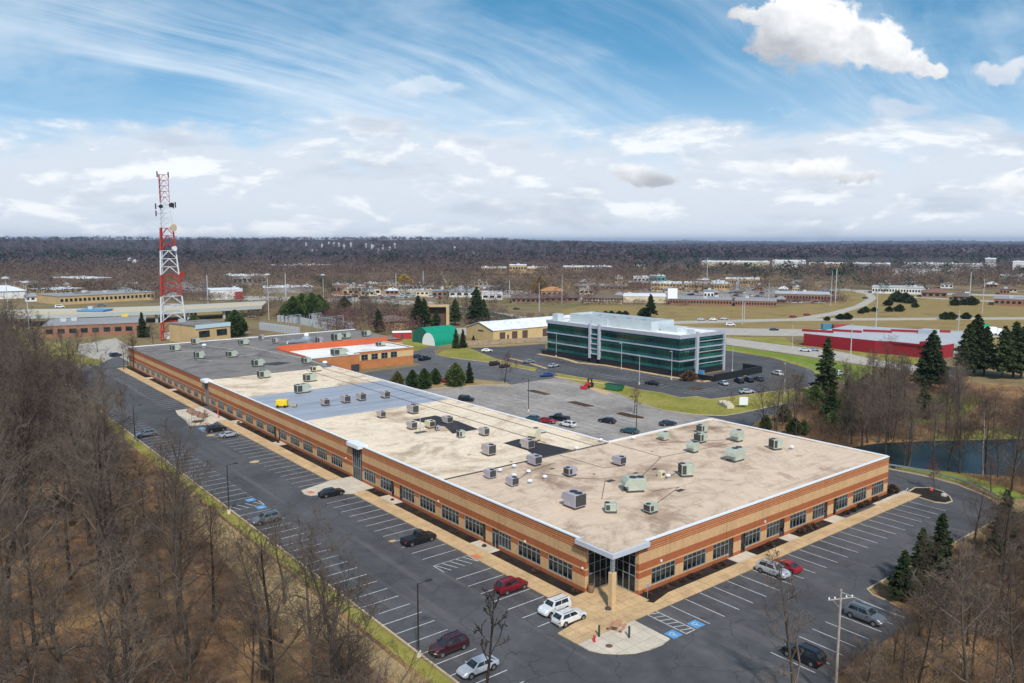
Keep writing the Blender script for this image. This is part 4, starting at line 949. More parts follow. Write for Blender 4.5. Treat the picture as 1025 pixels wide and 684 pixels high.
def car(typ, colr, x, y, heading, label, cat='car', z=.03, detail=True, group=None, name=None):
    L, W, bz, rz_, hz_, xa, xb, xc, xd = TYPES[typ]
    t = thing(name or {'pickup':'pickup_truck','van':'van'}.get(typ,'parked_car'), label, {'pickup':'pickup truck','van':'van'}.get(typ, cat), (x, y, z), R(heading), group)
    t.scale = (.93,.93,.93)
    pm_ = paint('car_paint_'+colr, PC[colr]); h = W/2
    # lofted body shell
    xs = [-L/2, -L/2+.12, -L/2+.5, xa, (xa+xd)/2, xd, xd+(L/2-xd)*.6, L/2-.18, L/2]
    dk = bz+.02
    tops = [bz*.72, dk-.04, dk, dk, dk, hz_+.02, hz_-.04, hz_*.80, hz_*.58]
    bots = [.42,.30,.24,.22,.22,.22,.24,.28,.40]
    hw = [h*.80,h*.93,h*.985,h,h,h*.995,h*.97,h*.88,h*.72]
    b = MB(); n = 10; vs = []
    for X_, zt, zb, w_ in zip(xs, tops, bots, hw):
        mid = zb+(zt-zb)*.55
        ring = [(-w_*.86,zb),(-w_*.99,zb+(zt-zb)*.22),(-w_,mid),(-w_*.955,zt-.07),(-w_*.86,zt),(w_*.86,zt),(w_*.955,zt-.07),(w_,mid),(w_*.99,zb+(zt-zb)*.22),(w_*.86,zb)]
        vs += [(X_, yy, zz) for yy, zz in ring]
    fs = [(j*n+k, j*n+(k+1)%n, (j+1)*n+(k+1)%n, (j+1)*n+k) for j in range(len(xs)-1) for k in range(n)]
    fs += [tuple(range(n)), tuple(reversed(range((len(xs)-1)*n, len(xs)*n)))]
    b.add(vs, fs)
    # cabin
    def ringc(X_, zz, w_): return [(X_,-w_,zz),(X_,w_,zz)]
    bw, tw = h*.90, h*.70
    zc = bz+.0
    vs = [(xa,-bw,zc),(xd,-bw,zc),(xd,bw,zc),(xa,bw,zc),(xb,-tw,rz_-.04),(xc,-tw,rz_-.04),(xc,tw,rz_-.04),(xb,tw,rz_-.04),
          (xb+.18,-tw*.8,rz_),(xc-.2,-tw*.8,rz_),(xc-.2,tw*.8,rz_),(xb+.18,tw*.8,rz_)]
    b.add(vs, [(0,1,5,4),(1,2,6,5),(2,3,7,6),(3,0,4,7),(4,5,9,8),(5,6,10,9),(6,7,11,10),(7,4,8,11),(8,9,10,11)])
    if typ == 'pickup': b.box(-L/2+.15,xa-.1,-h*.78,h*.78,dk+.005,dk+.012,1)
    for sx in (-L*.31, L*.31):       # dark wheel arches
        for sy in (-1,1): b.lathe([(.01,0)],3) if False else b.tube((sx,sy*(h*.90),.36),(sx,sy*(h*1.004),.36),.42,.42,14,1)
    b.box(-L*.22, L*.22, -h*1.003, h*1.003, .20, .36, 1)
    b.smooth = False
    b.build('body', [pm_, BLACKW], t)
    # glass, 12 mm proud of the cabin
    def lerp(p, q, a): return tuple(p[i]+(q[i]-p[i])*a for i in range(3))
    def pane(q, u0, u1, v0, v1, name, nrm):
        P_ = [lerp(lerp(q[0],q[1],u), lerp(q[3],q[2],u), v) for u, v in ((u0,v0),(u1,v0),(u1,v1),(u0,v1))]
        P_ = [(p[0]+nrm[0]*.014,p[1]+nrm[1]*.014,p[2]+.006) for p in P_]
        MB().face(P_).build(name, CARGL, t)
    c = vs
    pane((c[1],c[2],c[6],c[5]),.06,.94,.10,.93,'windscreen',(1,0)); pane((c[3],c[0],c[4],c[7]),.07,.93,.12,.92,'rear_window',(-1,0))
    for q, ny in (((c[0],c[1],c[5],c[4]),-1),((c[3],c[2],c[6],c[7]),1)):
        if not detail: pane(q,.1,.9,.12,.88,'side_window',(0,ny)); continue
        pane(q,.12,.50,.12,.88,'side_window',(0,ny)); pane(q,.53,.90,.12,.88,'side_window',(0,ny))
    for sx in (-L*.31, L*.31):
        for sy in (-1,1):
            w_ = MB(); w_.lathe([(.20,-.11),(.32,-.11),(.345,-.08),(.345,.08),(.32,.11),(.20,.11)],16); wv = [(v[0],v[2],v[1]) for v in w_.v]; w_.v = wv
            o = w_.build('wheel', TYRE, t, loc=(sx, sy*(h-.085), .345))
            if detail:
                r_ = MB(); r_.tube((0,sy*.06,0),(0,sy*.116,0),.215,.20,10); r_.tube((0,sy*.116,0),(0,sy*.125,0),.05,.05,6,1); r_.build('rim', [RIM, BLACKW], o)
    if detail:
        for sy in (-1,1):
            MB().add([(L/2-.17,sy*h*.86,hz_*.80-.06),(L/2-.02,sy*h*.55,hz_*.68),(L/2-.03,sy*h*.56,hz_*.58),(L/2-.15,sy*h*.885,hz_*.60)],[(0,1,2,3)]).build('headlight', HEADL, t, loc=(.03,sy*.02,0))
            MB().add([(-L/2+.13,sy*h*.93,dk-.12),(-L/2+.02,sy*h*.62,bz*.78),(-L/2-.01,sy*h*.64,bz*.62),(-L/2+.08,sy*h*.92,bz*.62)],[(0,1,2,3)]).build('taillight', TAILL, t, loc=(-.02,sy*.02,0))
        if typ in ('suv','boxsuv','wagon'):
            for sy in (-1,1): MB().box(xb+.2,xc-.2,sy*tw*.86-.02,sy*tw*.86+.02,rz_+.01,rz_+.06).build('roof_rail', BLACKW, t)
        for sy in (-1,1): MB().box(xd-.35,xd-.2,sy*(h+.10)-.09,sy*(h+.10)+.09,bz,bz+.13).build('mirror', pm_, t)
    return t
LC = -7.2
car('suv','red',-6.5,10.9,0,'dark red crossover parked nose to the building on the long side')
car('boxsuv','white',-6.3,3.2,180,'boxy white off-roader backed in beside the white crossover')
car('wagon','white',-6.4,.45,0,'white crossover in the last stall next to the corner pavement')
car('pickup','black',-7.2,31.4,0,'black crew cab pickup parked nose to the building')
car('sedan','black',-7.6,58.6,0,'black sedan parked against the pale island by the glass entrance bay')
car('suv','black',-7.7,117.0,0,'black crossover by the accessible stall of the second entrance')
car('coupe','silver',-7.2,110.0,0,'silver sedan next to the black crossover far down the long side')
car('suv','grey',-21.2,53.0,180,'grey crossover alone in the outer row by the trees')
car('suv','maroon',-20.8,3.6,180,'dark maroon crossover in the outer row beside the silver sedan')
car('sedan','silver',-20.8,-1.6,180,'silver white sedan in the outer row near the bottom of the picture')
car('wagon','grey',-21.4,122,180,'brownish grey car in the outer row half hidden by bare trees')
car('suv','silver',22.9,-6.7,-90,'silver crossover on the right side lot facing outward')
car('coupe','brightred',25.5,-6.8,90,'bright red sedan parked beside the silver crossover')
car('suv','grey',20.2,-20.4,-90,'dark grey crossover in the lower right row behind the utility pole')
car('suv','black',6.9,-20.7,90,'black crossover in the lower right row behind bare branches')
car('suv','navy',(1.8, 258.8)[0],(1.8, 258.8)[1],10,'dark blue car beyond the far end of the long building',detail=False)
RL = [('suv','black',(56.5,109.5),-60,'black crossover alone in the rear lot beside the roof edge'),('sedan','blue',(98.9,125.2),165,'bright blue sedan at the edge of the rear lot'),
 ('sedan','teal',(55.6,79.8),-75,'pale teal car half hidden by the roof edge, leftmost of four'),('sedan','brightred',(56.6,76.4),-75,'red car half hidden by the roof edge'),
 ('pickup','black',(60.6,76.6),110,'black pickup behind the white crossover in the rear lot'),('wagon','white',(57.8,70.6),100,'white crossover in front of the black pickup in the rear lot'),
 ('sedan','black',(67.8,67.6),105,'black sedan in the middle of the rear lot'),('sedan','teal',(64.4,57.2),100,'dark teal car by the tall lamp post near the inner roof corner'),
 ('coupe','navy',(77.0,56.8),-20,'dark blue car at the rear edge of the right wing'),('suv','maroon',(99.8,153.6),10,'dark red car left of a black one by the green verge'),
 ('sedan','black',(99.6,147.8),10,'black car right of the dark red one by the green verge'),('sedan','grey',(111.8,149.8),150,'dark grey car in front of the glass building, left end of the lot'),
 ('sedan','silver',(113.4,137.9),5,'silver green sedan left of the blue one on the office lane'),('sedan','white',(117.6,181.9),-30,'white sedan at the far left of the office lot by the wooden fence'),
 ('pickup','black',(87.0,178.6),10,'black pickup beside the orange annexe'),('sedan','navy',(88.4,186.4),20,'dark car behind the black pickup by the orange annexe'),
 ('sedan','brightred',(67.3,137.4),-80,'red car showing between the evergreens'),('sedan','black',(114.0,94.4),100,'black sedan in the middle of the office lot stalls'),
 ('sedan','paleblue',(131.0,81.2),60,'pale silver car left of three dark ones at the low black wall'),('suv','black',(137.4,80.2),60,'first black car in front of the low black wall'),
 ('suv','black',(141.2,79.4),60,'second black car from the left in front of the low black wall'),('sedan','navy',(145.4,78.6),60,'rightmost dark car in front of the low black wall'),
 ('suv','white',(158.8,80.8),70,'white car alone in the far right office lot'),('sedan','silver',(124.8,68.5),-30,'silver sedan driving out along the lower office lane'),
 ('suv','white',(174.5,68.3),0,'white car at the dark trees right of the office lot')]
for ty, c_, (x, y), hd, lab in RL: car(ty, c_, x, y, hd, lab, detail=(x < 80 and y < 100), z=.045)
for ty, c_, (x, y), hd, lab in [('sedan','white',(215.6, 105.3),-70,'white car on the street in front of the red building, left one'),('sedan','paleblue',(219.6, 103.9),-70,'pale car on the street in front of the red building, right one'),
  ('sedan','paleblue',(281.4, 207.0),-40,'pale car on the far carriageway, leftmost of three'),('sedan','white',(286.5, 202.9),-40,'white car on the far carriageway, middle of three'),('sedan','silver',(293.4, 200.9),-40,'silver car on the far carriageway, right of three'),
  ('van','white',(270.5, 180.2),-40,'white van on the near carriageway'),('sedan','navy',(270.1, 154.7),-40,'dark blue car on the near carriageway'),('sedan','brightred',(335.5, 185.3),-20,'red car starting up the curved ramp, left one'),
  ('sedan','brightred',(352.6, 187.0),-20,'red car starting up the curved ramp, right one'),('sedan','black',(509.8, 234.1),-60,'black car on the bend of the curved ramp'),('sedan','black',(246.3, 323.0),-40,'dark car on the expressway left of the glass building'),
  ('van','white',(629.5, 210.4),-30,'white van on the distant right expressway')]: car(ty, c_, x, y, hd, lab, detail=False, z=.06)

# ------------------------------------------------------------------ glass office block
Gb = thing('glass_office_building', 'office block with green glass bands, grey spandrels and a pale roof screen', 'building', (131, 98, 0))
X1, Y1 = 23.0, 64.3
m = MB(); m.box(.35,X1-.35,.35,Y1-.35,0,12.6); m.build('curtain_glass', GLASS_GR, Gb)
m = MB(); m.box(.1,X1-.1,.1,Y1-.1,0,1.9); m.box(-.5,.09,4,Y1+2,0,1.5); m.build('plinth', BLACKW, Gb)
m = MB()
for z0, z1 in ((4.75,5.15),(8.45,8.85),(12.1,13.3)):
    m.box(0,X1,0,.349,z0,z1); m.box(0,X1,Y1-.349,Y1,z0,z1); m.box(0,.349,.35,Y1-.35,z0,z1); m.box(X1-.349,X1,.35,Y1-.35,z0,z1)
m.build('spandrel', GREY_PANEL, Gb)
for z0 in (1.9, 5.25, 8.95):      # darker vision strip in each storey
    z1 = z0+1.7 if z0 > 2 else z0+1.2
    s = MB(); s.box(.30,.345,.5,35.2,z0+1.0,z0+2.3); s.box(.30,.345,40.9,Y1-.5,z0+1.0,z0+2.3); s.box(.5,7.9,.30,.345,z0+1.0,z0+2.3); s.box(9.8,X1-.6,.30,.345,z0+1.0,z0+2.3)
    s.build('window', M_glass('vision_glass', (.006,.014,.018), (.012,.05,.03), .05, .12), Gb)
m = MB()
for y in [.9+1.55*i for i in range(41)]:
    if not 35.2 < y < 41: m.box(.24,.29,y,y+.06,1.9,4.65); m.box(.24,.29,y,y+.06,5.25,8.35); m.box(.24,.29,y,y+.06,8.95,11.9)
    if abs(y-(.9+1.55*23)) < .8: m.build('mullion_grid', mat('mullion_dark', (.03,.06,.06), .4, .5), Gb); m = MB()
m.build('mullion_grid', mat('mullion_dark', (.03,.06,.06), .4, .5), Gb); m = MB()
for x in [.9+1.55*i for i in range(14)]: m.box(x,x+.06,.24,.29,1.9,4.65); m.box(x,x+.06,.24,.29,5.25,8.35); m.box(x,x+.06,.24,.29,8.95,11.9)
m.build('mullion_grid', mat('mullion_dark', (.03,.06,.06), .4, .5), Gb)
m = MB()
m.box(-.5,.6,35.5,36.3,0,13.9); m.box(-.5,.6,40.1,40.9,0,13.9); m.box(8.0,9.1,-.4,.4,0,13.9); m.box(X1-.6,X1+.2,-.3,.5,0,13.6)
for z in (3.2,7.0,10.5): m.box(9.2,X1-.7,-.05,.23,z,z+.2)
m.box(-.35,.30,36.8,39.7,3.0,3.3); m.box(-.35,.30,36.8,39.7,6.6,6.9); m.box(-.35,.30,36.8,39.7,10.0,10.3)
m.build('pier', mat('pier_grey', (.42,.44,.49), .5, .1, var=.05, scale=.5), Gb)
m = MB(); m.box(-.15,.0,36.9,39.6,0,2.9); m.build('door', GLASS_DK, Gb)
m = MB(); m.box(.35,X1-.35,.35,Y1-.35,12.6,12.9); m.build('roof', WHITE_ROOF, Gb)
m = MB(); m.box(4.5,5,16,56,12.9,16.1); m.box(15.5,16,16,56,12.9,16.1); m.box(5,15.5,16,16.4,12.9,16.1); m.box(5,15.5,55.6,56,12.9,16.1); m.box(4,4.45,36,44,12.9,15.4)
m.build('roof_screen', mat('screen_pale', (.50,.56,.58), .5, .1, var=.08, scale=.3), Gb)
m = MB(); m.box(6,15,18,54,12.9,14.8); m.box(8,13,8,15,12.9,14.6); m.box(2,5,60,63,12.9,15.6); m.box(8,9,1.5,4,12.9,14.4); m.build('penthouse', mat('screen_pale', (.50,.56,.58), .5), Gb)
m = MB()
for i in range(9): m.box(7+(i%2)*3.5,9+(i%2)*3.5,20+i*3.6,22+i*3.6,14.8,15.9)
m.build('chiller', LILAC, Gb)
t = thing('low_wall', 'low black screening wall beside the right end of the glass building', 'wall', (133, 88, 0)); m = MB(); m.strip([(0,-2),(0,9),(4,9.5)], .4, 0, 1.6); m.strip([(0,-2),(26,-1.2),(26,6)], .4, 0, 2.2); m.build('wall', BLACKW, t)
MB().box(2.4,2.9,4,6.2,1.0,2.4).build('panel', BLUEP, t, label='small blue panel on the black wall')
t = thing('tractor', 'red compact tractor with a front loader at the edge of the rear lot', 'tractor', (96.2,103,.1), R(200)); TRR = mat('tractor_red', (.45,.02,.02), .5)
MB().rbox(.1,1.9,-.45,.45,.8,1.5,.1).build('hood', TRR, t); m = MB(); m.box(-1.0,.0,-.6,.6,.9,1.2); m.box(-.9,-.1,-.6,-.5,1.2,2.4); m.box(-.9,-.1,.5,.6,1.2,2.4); m.box(-1.0,.1,-.7,.7,2.4,2.5); m.build('cab', BLACKW, t)
for x, r in ((-.6,.75),(1.5,.45)):
    for s in (-.75,.75): MB().tube((x,s-.15,r),(x,s+.15,r),r,r,14).build('wheel', TYRE, t)
m = MB(); m.box(2.0,3.2,-.5,-.4,.7,.85); m.box(2.0,3.2,.4,.5,.7,.85); m.box(3.2,3.9,-1.0,1.0,.1,.9); m.build('loader', TRR, t)
t = thing('skip_container', 'green waste skip with black open end behind the tractor', 'skip', (98.6,95,.1), R(100)); vs=[(-2.2,-1.1,.2),(2.0,-1.1,.2),(2.0,1.1,.2),(-2.2,1.1,.2),(-2.8,-1.2,1.8),(2.8,-1.2,1.8),(2.8,1.2,1.8),(-2.8,1.2,1.8)]
MB().add(vs,[(0,3,2,1),(0,1,5,4),(1,2,6,5),(2,3,7,6),(3,0,4,7)]).build('bin', mat('skip_green', (.02,.14,.07), .6), t); MB().box(-2.6,2.6,-1.1,1.1,1.4,1.7).build('rubbish', BLACKW, t)
t = thing('timber_stack', 'stack of pale concrete slabs on the green verge', 'stack', (105.2,61.2,.1), R(60))
for i in range(5): MB().rbox(-2.8+i*1.15,-1.9+i*1.15,-1.0-.2*(i%2),1.0,0,.8+.25*(i%3),.03).build('slab', CONC_PALE, t)
t = thing('site_sign', 'white square sign board on two posts on the green verge', 'sign', (107.4,57.4,.1), R(-40)); MB().box(-1.1,1.1,-.05,.05,.7,2.8).build('board', COPING, t)
for s in (-.9,.9): MB().tube((s,.1,0),(s,.1,2.6),.06).build('post', STEEL, t)

# ------------------------------------------------------------------ yard behind: warehouse, hoop sheds, fence
TANW = mat('stucco_tan', (.50,.36,.17), .85, var=.08, scale=.3); BROWND = mat('door_brown', (.085,.045,.035), .7); MWHITE = M_striped('sheet_roof_white', (.80,.80,.82), (.62,.63,.66), .9, 'X', .45, .1)
t = thing('warehouse', 'tan warehouse with brown roller doors and a white gabled metal roof beside the glass building', 'warehouse', (139,206,0)); L_, W_, e, rg = 62, 20, 4.6, 7.4
m = MB(); m.face([(0,0,0),(L_,0,0),(L_,0,e),(0,0,e)]); m.face([(0,W_,0),(0,0,0),(0,0,e),(0,W_/2,rg),(0,W_,e)]); m.face([(L_,0,0),(L_,W_,0),(L_,W_,e),(L_,W_/2,rg),(L_,0,e)]); m.face([(0,W_,0),(0,W_,e),(L_,W_,e),(L_,W_,0)]); m.build('wall', TANW, t)
m = MB()
for y0,z0,y1,z1 in ((-.4,e-.05,W_/2,rg+.1),(W_/2,rg+.1,W_+.4,e-.05)): m.add([(-.4,y0,z0),(L_+.4,y0,z0),(L_+.4,y1,z1),(-.4,y1,z1),(-.4,y0,z0+.2),(L_+.4,y0,z0+.2),(L_+.4,y1,z1+.2),(-.4,y1,z1+.2)],[(4,5,6,7),(0,1,5,4),(0,4,7,3),(1,2,6,5),(0,3,2,1)])
m.build('roof', MWHITE, t)
for x in (3.5,10.3,16.2,28,40,50): MB().box(x,x+3,-.08,-.005,0,3.6).build('roller_door', BROWND, t)
for x in (7.6,): MB().box(x,x+1,-.08,-.005,0,2.3).build('door', BROWND, t)
MB().box(-.08,-.005,7,11,3.6,4.2).build('sign_panel', GRILLE, t)
t = thing('timber_fence', 'long weathered timber fence in front of the tan warehouse', 'fence', (121.5,201,0)); d = Vector((33.5,-10.5,0)); dl = d.normalized(); nseg = 34
m = MB(); m.strip([(0,0),(33.5,-10.5),(60,-13)], .06, .1, 2.2); m.build('boards', M_striped('fence_boards', (.33,.25,.16), (.16,.12,.08), .5, 'X', .9, 0), t)
for i in range(0, 15): MB().box(dl.x*i*2.4-.08,dl.x*i*2.4+.08,dl.y*i*2.4-.18,dl.y*i*2.4-.05,0,2.3).build('post', WOODM, t)
def hoop(name, lab, cx_, cy_, ang, r, L_, hh, mg, mend):
    t = thing(name, lab, 'hoop shed', (cx_, cy_, 0), R(ang)); n = 14; m = MB(); vs = []
    for x in (0, L_*.25, L_*.5, L_*.75, L_):
        for k in range(n+1): a = math.pi*k/n; vs.append((x, -r*math.cos(a), hh*math.sin(a)**.85))
    m.add(vs, [(j*(n+1)+k, j*(n+1)+k+1, (j+1)*(n+1)+k+1, (j+1)*(n+1)+k) for j in range(4) for k in range(n)]); m.smooth = False; m.build('canvas', mg, t)
    for x in (.02, L_-.02):
        m = MB(); m.face([(x, -r*math.cos(math.pi*k/n), hh*math.sin(math.pi*k/n)**.85-.02) for k in range(n+1)]); m.build('end_wall', mend if x < 1 else mg, t)
    m = MB()
    for q in range(5):
        x = L_*q/4
        for k in range(n): a, b_ = math.pi*k/n, math.pi*(k+1)/n; m.tube((x,-r*1.01*math.cos(a),hh*1.01*math.sin(a)**.85),(x,-r*1.01*math.cos(b_),hh*1.01*math.sin(b_)**.85),.05,.05,4)
    m.build('hoops', mg, t)
TARP = mat('tarp_green', (.0,.24,.14), .5, var=.08); TARPD = mat('tarp_dark_green', (.01,.11,.075), .6)
hoop('hoop_shed', 'large green canvas hoop shed behind the smaller one', 111.8,221,4,6.0,16,6.6,TARP,TARPD)
hoop('hoop_shed', 'smaller green canvas hoop shed with a white front', 110.8,213.2,4,4.4,10,5.2,TARP,mat('tarp_white', (.78,.80,.80), .6))
t = thing('shed', 'small red shed with a pale roof beside the green hoop sheds', 'shed', (114,240,0), R(-28)); MB().box(-4,4,-2.5,2.5,0,2.8).build('wall', mat('shed_red', (.35,.02,.03), .7), t); MB().box(-4.3,4.3,-2.8,2.8,2.803,3.1).build('roof', WHITE_ROOF, t)
MB().box(-.6,.6,-2.6,-2.503,0,2.1).build('door', BROWND, t)

# generic far building, standing on the line between two ground points, depth going away from the camera
def bldg(name, lab, p0, p1, depth, h, wm, rm, win=0, wz=None, flat=True, winm=None, band=None, group=None, z=0.0, rows=1):
    p0 = Vector((*p0,0)); p1 = Vector((*p1,0)); d = p1-p0; L = d.length; a = math.atan2(d.y, d.x)
    nv = Vector((-d.y, d.x, 0)).normalized(); mid = (p0+p1)/2
    if nv.dot(mid-Vector((CAM[0],CAM[1],0))) < 0: nv = -nv; s = -1
    else: s = 1
    c = mid + nv*depth/2
    t = thing(name, lab, 'building', (c.x, c.y, hill(c.x, c.y) if z == 0 else z), a, group)
    D = depth/2; fy = -D*s
    if flat:
        MB().box(-L/2, L/2, -D, D, -1, h).build('wall', wm, t)
        m = MB(); m.box(-L/2-.3, L/2+.3, -D-.3, D+.3, h+.003, h+.45); m.build('roof', rm, t)
        m = MB()
        rr = random.Random(int(L*13)); 
        for i in range(max(1, int(L/16))): x = rr.uniform(-L/2+2, L/2-3); y = rr.uniform(-D*.6, D*.6); m.box(x, x+2.4, y, y+1.8, h+.453, h+1.9)
        m.build('roof_equipment', LPOLE, t)
    else:
        MB().box(-L/2, L/2, -D, D, -1, h*.62).build('wall', wm, t)
        o = .8; ih = min(D, L/2)*.75
        vs = [(-L/2-o,-D-o,h*.62),(L/2+o,-D-o,h*.62),(L/2+o,D+o,h*.62),(-L/2-o,D+o,h*.62),(-L/2+ih,0,h),(L/2-ih,0,h)]
        MB().add(vs, [(0,3,2,1),(0,1,5,4),(1,2,5),(2,3,4,5),(3,0,4)]).build('roof', rm, t)
    if win:
        H_ = h if flat else h*.62
        for r_ in range(rows):
            z0 = (wz or (H_*.35/rows))+r_*H_/rows; z1 = z0+H_*.32/rows+.3
            for i in range(win):
                x = -L/2+L*(i+.5)/win; w = L/win*.3
                MB().box(x-w, x+w, min(fy, fy*1.0)-.06 if s > 0 else fy+.005, fy-.005 if s > 0 else fy+.06, z0, z1).build('window', winm or GLASS, t)
    if band:
        MB().box(-L/2-.05, L/2+.05, fy-.36 if s > 0 else fy+.305, fy-.305 if s > 0 else fy+.36, h-1.2, h+.5).build('fascia', band, t)
    return t
WHT = mat('wall_white', (.62,.62,.60), .8, var=.05, scale=.2); BRN = mat('wall_brown', (.20,.13,.09), .85, scale=.2); TANB = mat('wall_tan', (.45,.32,.16), .85, scale=.2); BRK = mat('wall_brick', (.25,.125,.075), .85, scale=.3)
RRED = mat('cladding_red', (.27,.006,.016), .55, var=.06, scale=.2); RGREY = mat('roof_sheet_grey', (.40,.41,.42), .6, var=.08, scale=.1); BRR = mat('roof_shingle_brown', (.14,.10,.075), .9, scale=.2); BLUEB = mat('fascia_blue', (.09,.25,.45), .6); CREAMW = mat('wall_cream', (.55,.47,.32), .8, scale=.2)
LBLUE = mat('fascia_pale_blue', (.42,.56,.62), .6); ROOFW = mat('roof_white_far', (.66,.67,.68), .7, var=.06, scale=.05); ROOFG = mat('roof_grey_far', (.27,.26,.26), .8, var=.1, scale=.05)

# red building beyond the street
t = thing('red_building', 'long low red clad building with a pale flat roof beside the highway', 'building', (232,92,0)); m = MB()
poly = [(0,24),(0,-6),(2,-12),(2,-28),(36,-30),(62,-16),(50,32)]
m.prism(poly, -1, 4.38); m.build('wall', RGREY, t)
m = MB(); m.strip([(0,24),(0,-6),(2,-12),(2,-28)], .3, -.5, 4.9); m.strip([(2,-28),(14,-28.8)], .3, -.5, 4.9); m.build('wall', RRED, t, label='red clad front wall facing the street')
m = MB(); m.prism([(.8,23.4),(.8,-6),(2.8,-12),(2.8,-27.2),(35.6,-29),(61,-15.7),(49.5,31)], 4.405, 4.5); m.build('roof', RGREY, t)
for q in ((.15,-16,-11.5,1.0,3.4),(.15,-21,-17.2,1.0,3.4),(.15,-5,-1,1.0,3.4),): MB().box(q[0]+(1.72 if q[1] < -8 else -.25),q[0]+(1.80 if q[1] < -8 else -.17),q[1],q[2],q[3],q[4]).build('window', M_glass('shop_glass', (.02,.05,.06), (.06,.14,.16), .08), t)
for a, b_ in (((14,19),(10,31)), ((24,12),(20,23)), ((34,4),(29,14)), ((44,-3),(39,7)), ((54,-11),(48,-2))): mm = MB(); mm.strip([a,b_], .5, 4.5, 5.5); mm.build('parapet', RRED, t)
mm = MB(); mm.box(1.2,6,-27.5,-22,4.5,6.0); mm.box(1.4,2.4,-22,-10,4.5,5.0); mm.build('parapet', RRED, t, label='raised red entrance block at the right end')
MB().box(40,46,-10,-4,4.5,6.3).build('roof_equipment', LPOLE, t)

# left background
bldg('low_office_building','low orange brick office building with flat grey roof behind bare trees', (-10.2, 338.4), (29.5, 328.3), 30, 5.4, BRK, ROOFG, 9)
bldg('annex_building','blue roofed low structure on the orange brick office building', (14.1, 400.4), (24.7, 391.9), 10, 6.6, BLUEB, BLUEB)
bldg('fire_station_building','tan building with a pale blue fascia behind the lattice tower', (36.0, 275.5), (52.0, 279.7), 20, 7.6, TANB, GREY_ROOF, 2, band=LBLUE)
t = thing('truck_trailer', 'white box trailer parked at the tan building behind the tower', 'trailer', (*(46.3, 288.7),0), R(-20)); MB().box(-5,5,-1.2,1.2,1.2,4).build('box', COPING, t)
for x in (-3.8,-2.8,3.5): MB().tube((x,-1.2,.5),(x,1.2,.5),.5,.5,12).build('wheel', TYRE, t)
bldg('mall_building','long tan low building beyond the overpass with a row of piers', (28.2, 541.8), (91.7, 554.9), 40, 5.5, TANB, ROOFG, 22)
bldg('retail_building','white retail building with red panel left of the tall light mast', (122.3, 524.3), (144.1, 519.6), 25, 7, WHT, ROOFW, 0)
bldg('retail_building','red fronted wing of the white retail building', (137.5, 515.8), (142.3, 514.6), 2, 6, mat('front_red', (.40,.02,.03), .6), ROOFW)
bldg('canopy_building','flat white canopy roof right of the tall light mast', (179.5, 569.7), (216.2, 556.4), 30, 4.6, ROOFG, ROOFW)
bldg('school_building','pale long building with a grey roof between bare trees left of centre', (200.2, 701.3), (232.4, 697.9), 40, 9, mat('wall_grey', (.30,.30,.29), .8), ROOFW, 7)
bldg('white_hall','white roofed hall at the left edge of the picture', (-4.2, 631.5), (20.5, 631.4), 50, 9, WHT, ROOFW, 0, flat=False)
bldg('brown_hall','brown hall with white flat roof in the left woods', (71.0, 706.2), (96.3, 713.4), 50, 10, BRN, ROOFW, 5)
bldg('low_retail_building','low tan retail row left of the brown hall', (40.4, 636.0), (63.2, 647.0), 30, 5, TANB, ROOFW, 6)
bldg('low_retail_building','small cream retail box at the far left', (36.5, 751.8), (54.2, 756.5), 30, 6, CREAMW, ROOFW, 4)
bldg('school_building','long red brick school with white roof edges in the far wood', (368.4, 965.9), (438.7, 977.6), 60, 9, mat('wall_red_brick_far', (.20,.07,.06), .9), ROOFW, 8)
# centre strip of shops
shops = [(333,349,293,9,BRK,ROOFG,'brown shop at the left end of the far shopping strip'),(350,366,293,8,CREAMW,ROOFW,'cream shop in the far shopping strip'),(365,378,292,9,BRK,ROOFW,'red brick shop in the middle of the far shopping strip'),
 (379,398,291,8,TANB,ROOFG,'tan shop right of the red brick shop in the far strip'),(399,410,290.5,7,WHT,ROOFG,'white shop near the right end of the far strip')]
for a, b_, y, h, wm, rm, lab in shops: bldg('shop_building', lab, ((229.2, 546.0)[0]+(a-333)*0,0) if False else polar(FWD-math.degrees(math.atan((a-512.5)/790)), 43*790/(y-241)), polar(FWD-math.degrees(math.atan((b_-512.5)/790)), 43*790/(y-241)), 25, h*.8, wm, rm, 4)
def PX(x, y):   # bearing and distance of a surveyed ground point -> site coordinates
    return polar(FWD-math.degrees(math.atan((x-512.5)/797)), 43*797/(y-241))
